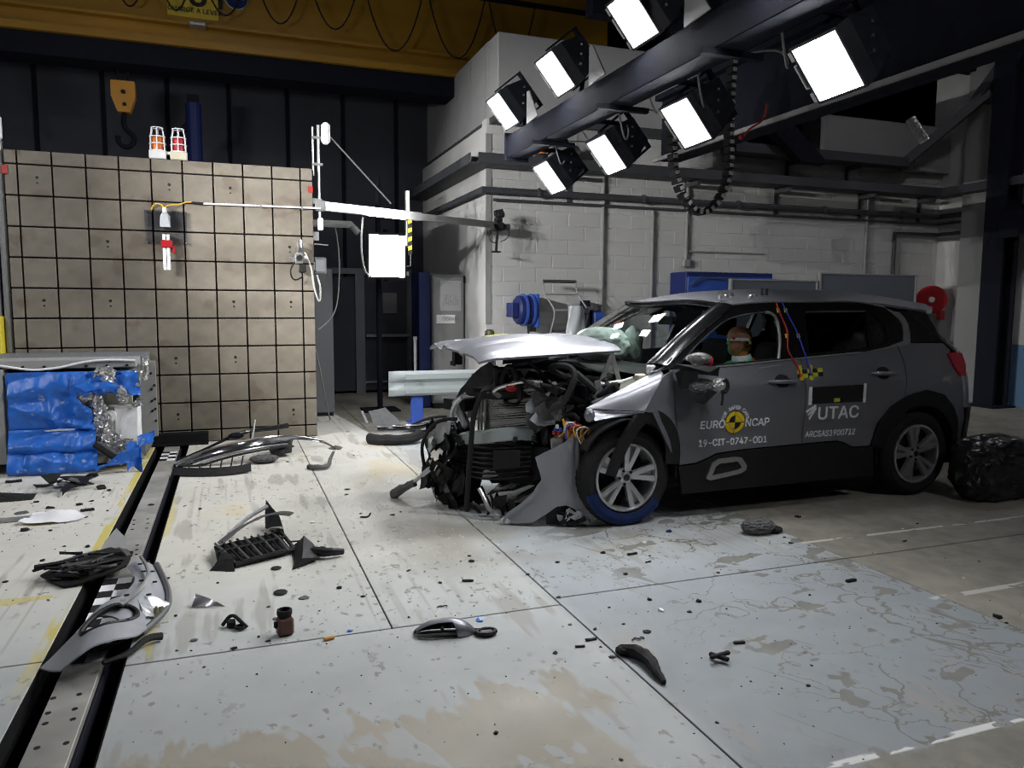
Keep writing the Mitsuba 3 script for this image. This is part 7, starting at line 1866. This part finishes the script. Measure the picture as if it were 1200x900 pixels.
FRAGMENTS = '''-0.11,4.44,2.2,k 0.21,4.58,7.5,o 0.21,4.17,9.2,o 0.32,4.05,8.3,f 0.52,4.14,4.7,k 0.62,3.97,3.9,k 0.51,4.87,5.4,k 0.51,5.49,5.1,w 0.93,4.28,2.7,k
1.06,4.03,3.5,k 1.21,4.00,8.0,b 1.33,4.32,5.9,k 1.35,4.42,3.5,k 0.98,3.69,6.6,g 0.92,3.59,1.7,y 0.96,3.52,4.9,k 0.79,3.62,2.0,k 0.65,3.71,1.4,k
0.69,3.41,1.6,k 0.37,3.45,1.6,k 0.49,3.55,3.5,l -0.03,3.54,3.9,k 0.12,3.57,3.9,k 0.08,3.63,1.9,k -0.20,3.69,4.5,f -0.21,3.58,2.0,k -0.27,3.60,2.0,k
0.06,3.25,1.7,k 0.55,3.35,1.0,y -0.30,4.02,2.0,k 0.14,3.99,2.9,f 0.16,3.81,2.0,k 1.09,5.51,4.2,k 0.50,5.03,2.2,k 0.86,2.49,2.5,k 0.17,3.82,5.6,f
1.11,3.46,5.0,l -0.15,3.39,1.7,f 0.38,3.85,1.7,k 0.57,4.27,1.6,k 0.78,4.62,1.8,k 1.02,4.24,2.0,k 0.78,4.13,1.6,k 1.57,3.99,3.3,k 1.60,3.61,3.9,k
1.60,3.18,3.0,k 1.53,3.08,7.3,b 1.45,3.03,5.8,b 1.54,3.00,2.1,k 1.54,2.89,4.5,k 1.32,3.01,3.3,k 1.70,2.88,1.1,k 1.82,3.07,5.4,k 1.74,3.01,7.9,g
1.76,3.19,2.5,k 1.51,3.27,2.8,f 2.15,3.21,3.8,k 2.02,3.27,4.6,w 2.27,3.31,5.1,k 2.04,3.42,3.9,k 2.35,3.18,1.8,k 2.16,2.82,6.8,b 1.91,2.75,1.3,k
1.98,2.50,1.7,k 1.66,2.28,2.1,k 1.21,2.19,2.1,k 0.86,2.49,2.5,k 2.63,3.65,3.3,k 2.11,3.81,4.3,k 2.32,4.11,8.6,b 2.16,4.20,5.4,k 2.34,3.95,5.2,b
2.41,4.05,2.5,k 2.51,4.29,3.7,w 2.80,4.46,6.7,n 1.82,4.13,3.8,k 1.81,3.58,1.5,k 1.79,3.40,2.3,k 1.17,3.79,1.8,k 1.33,3.70,1.1,k 1.14,3.65,1.5,k
1.11,2.71,1.0,k 1.27,4.34,1.7,k 1.45,4.29,1.6,k 1.70,4.50,1.8,k 3.42,3.97,5.2,k 3.47,4.09,3.8,k 3.50,3.89,2.2,k 3.91,4.47,7.2,k 4.60,4.04,3.3,k
4.40,3.98,2.8,w 4.17,3.75,4.9,b 4.27,3.29,2.1,k 3.92,3.11,1.6,w 3.26,3.28,9.0,b 3.57,2.63,5.7,k 3.55,2.57,2.8,k 3.22,2.68,1.7,k 3.32,3.04,1.5,k
2.89,3.19,2.2,k 2.18,2.39,2.6,k 2.32,2.53,2.0,k 1.98,2.50,1.7,k 0.88,6.42,6.5,k 0.85,6.24,4.5,k 0.87,5.62,3.5,k 0.89,5.51,9.4,c 1.08,5.51,3.5,k
1.16,5.57,2.9,k -0.38,6.28,3.0,k -0.26,6.15,3.6,k 0.51,4.86,5.4,k 0.50,5.04,2.0,k 0.94,4.29,3.3,k 0.68,4.46,2.0,k 1.16,7.90,3.1,k 0.49,7.78,5.1,k
1.31,9.43,6.8,f 0.33,7.78,3.4,k -0.90,5.40,4.6,k -0.62,6.42,6.0,k -1.36,5.94,7.3,k -1.33,6.55,9.7,k -1.14,6.58,6.6,k -1.07,6.68,5.7,k -1.05,6.37,11.2,b
-1.03,6.18,4.0,k -1.00,6.79,2.4,k -1.20,5.88,3.5,k -0.91,6.32,2.6,k -1.04,5.46,3.6,k -1.22,4.85,4.8,k -1.11,5.19,4.6,k -1.05,5.07,5.8,f -0.38,4.61,4.1,k
-0.11,4.44,2.1,k -0.37,6.29,2.6,k -0.26,6.15,2.9,k -0.30,4.03,2.6,k -1.81,7.62,14.8,b -1.50,6.46,14.3,f -1.06,7.11,10.1,k -0.99,7.02,5.3,k -1.47,6.78,6.7,k
-0.94,4.47,2.0,k'''
fr = random.Random(77)
told = {}
MARKS = [('the mirror cap', (.90, 3.36)), ('the brown plug', (.20, 3.62)), ('the slatted grille panel', (.10, 4.95)), ('the angle bracket', (.45, 4.72)), ('the arched grille trim', (.1, 7.8)), ('the curved bracket', (.78, 7.4)),
         ('the black foam strip', (1.63, 2.75)), ('the cross-shaped clip', (1.965, 2.70)), ('the dark plastic lump', (3.4, 4.24)), ('the front wheel', (2.6, 4.7)), ('the bumper skin', (1.9, 4.95)), ('the bent strut of the wreck', (1.3, 6.0)),
         ('the torn undertray', (-.82, 4.85)), ('the white foil sheet', (-1.23, 6.2)), ('the blue barrier', (-1.4, 7.8)), ('the curved bumper piece', (-.6, 3.8)), ('the black strip', (-1.66, 6.93)), ('the silver mesh scrap', (-.15, 4.1)),
         ('the nearer white bay line', (3.9, 2.93)), ('the farther white bay line', (4.2, 3.95)), ('the rear wheel', (5.28, 4.7))]
KIND = {'k': ('black plastic fragment', 'rough_black'), 'b': ('narrow black plastic sliver', 'black_plastic'), 'f': ('flat dark grey flake', 'grey_plastic'), 'o': ('black oval plug', 'rough_black'),
        'w': ('white chip', 'sticker_white'), 'y': ('yellow chip', 'tape_yellow'), 'l': ('blue chip', 'blue_glass_chip'), 'n': ('navy chip', 'deep_blue'), 'g': ('bent grey clip', 'grey_plastic'), 'c': ('curved black clip', 'rough_black')}
for n_, row in enumerate(FRAGMENTS.split()):
    x, y, s, kd = row.split(',')
    x, y, s = float(x), float(y), float(s) / 125
    if -.82 < x < -.46 and not -.72 < x < -.57:
        continue
    zb = -.004 if x < -.46 and x > -.82 else 0.0
    where = ('on the floor left of the slot' if x < -.82 else 'on the guide rail' if x < -.46 else 'on the worn floor near the camera' if y < 3.5 and x < 1.57 else
             'on the pale floor between the slot and the car' if x < 1.57 else 'on the bare concrete right of the painted floor' if x > 3.55 else 'on the scratched floor below the car' if y > 3.6 else 'on the scratched floor in the right foreground')
    what, m_ = KIND[kd]
    kk = numbered('fragment' if kd in 'kbf' else {'o': 'plug', 'g': 'clip', 'c': 'clip'}.get(kd, 'chip'))
    r = s / 2
    an = [2 * math.pi * (i + fr.uniform(-.3, .3)) / 7 for i in range(7)]
    if kd == 'o':
        m = moved(lathe([(0, 0), (.9, 0), (1, .12), (.7, .22), (0, .22)], 18), (0, 0, 0), s=r)
        m.apply_scale((1, 1.2, 1.2))
    elif kd == 'c':
        m = tube(spline([(-r, r * .2, .012), (-r * .5, -r * .2, .012), (r * .3, -r * .15, .012), (r, r * .5, .03)], 12), r * .16, 6)
    elif kd == 'g':
        m = tube(spline([(-r, 0, .008), (-r * .3, r * .4, r * .3), (r * .1, -r * .2, .012), (r * .6, r * .3, r * .35), (r, 0, .008)], 14), r * .13, 6)
    elif kd == 'b':
        m = jitter(moved(box(-r, r, -r * .28, r * .28, 0, r * .35, r * .1).subdivide(), rz=fr.uniform(-25, 25)), r * .12, 1.2 / r, n_)
    elif kd == 'f':
        m = hull([(r * fr.uniform(.6, 1.1) * math.cos(a), r * fr.uniform(.5, 1) * math.sin(a), z * fr.uniform(.6, 1)) for a in an for z in (0, .006)])
    else:
        h = r * fr.uniform(.25, .8)
        m = hull([(r * fr.uniform(.5, 1.1) * math.cos(a), r * fr.uniform(.5, 1.1) * math.sin(a), z) for a in an for z in (0, h * fr.uniform(.2, 1))])
        if kd == 'k' and s > .05:
            m = jitter(m.subdivide(), r * .18, 1.1 / r, n_)
    m.apply_translation((x, y, zb + .0005 - m.bounds[0][2]))
    scene[kk] = mikit.ply(m, m_)
    if x < -.82 or x < -.46:
        marks = [(m, p) for m, p in MARKS if p[0] < -.46]
    else:
        marks = [(m, p) for m, p in MARKS if p[0] > -.46]
    mk, mp = min(marks, key=lambda q: (q[1][0] - x) ** 2 + (q[1][1] - y) ** 2)
    side, away = (x - mp[0]) * _r[0] + (y - mp[1]) * _r[1], (x - mp[0]) * _f[0] + (y - mp[1]) * _f[1]
    rel = ('right of' if side > 0 else 'left of') if abs(side) > abs(away) else ('beyond' if away > 0 else 'in front of')
    told.setdefault((what, rel, mk), []).append((math.hypot(side, away), kk))
    tag(kk, None, 'fragment' if kd in 'kbfwyln' else 'clip' if kd in 'gc' else 'plug', f'{what}s {where}')
nth = ['nearest', 'second nearest', 'third nearest', 'fourth nearest', 'fifth nearest', 'sixth nearest', 'seventh nearest', 'eighth nearest', 'ninth nearest', 'tenth nearest', 'eleventh nearest', 'twelfth nearest']
for (what, rel, mk), some in told.items():
    for i, (_, kk) in enumerate(sorted(some)):
        tag(kk, f'small {what} {rel} {mk}' if len(some) == 1 else f'small {what} {rel} {mk}, {nth[min(i, 11)]} one')
# powdered glass and crumbs, too fine to count
cr = np.random.RandomState(12)
for nm, lab, m_, cnt, cx, cy, sx, sy, r0, r1 in (('glass_crumbs', 'scatter of fine glass crumbs on the bright floor before the car', 'sticker_white', 700, .95, 5.6, .35, .75, .003, .007),
                                                ('dirt_crumbs', 'scatter of fine dark crumbs over the pale floor between the slot and the car', 'rough_black', 420, .75, 5.0, .75, 1.5, .002, .005),
                                                ('dirt_crumbs', 'scatter of fine dark crumbs over the floor before the blue barrier', 'rough_black', 200, -1.35, 6.6, .35, .8, .003, .007),
                                                ('dirt_crumbs', 'scatter of fine dark crumbs over the scratched floor on the right', 'rough_black', 200, 2.5, 3.6, .8, .9, .002, .005)):
    V, F = [], []
    tet = A((1, 1, 1), (-1, -1, 1), (-1, 1, -1), (1, -1, -1)) if False else np.array([(1, 1, 0), (-1, .8, 0), (0, -1, 0), (.1, .1, .9)], float)
    for _ in range(cnt):
        x, y = cx + sx * cr.randn(), cy + sy * cr.randn()
        if (-.83 < x < -.45) or y > 9 or y < 1.5 or (x > -.45) != (cx > -.45):
            continue
        r = cr.uniform(r0, r1)
        a = cr.uniform(0, 6.28)
        R = np.array([[math.cos(a), -math.sin(a), 0], [math.sin(a), math.cos(a), 0], [0, 0, 1]])
        F += [[len(V) + q for q in f] for f in ((0, 1, 3), (1, 2, 3), (2, 0, 3), (0, 2, 1))]
        V += list((tet * r) @ R.T + A(x, y, 0))
    add(nm, trimesh.Trimesh(np.array(V), np.array(F), process=False), m_, label=lab, cat='debris', kind='stuff')
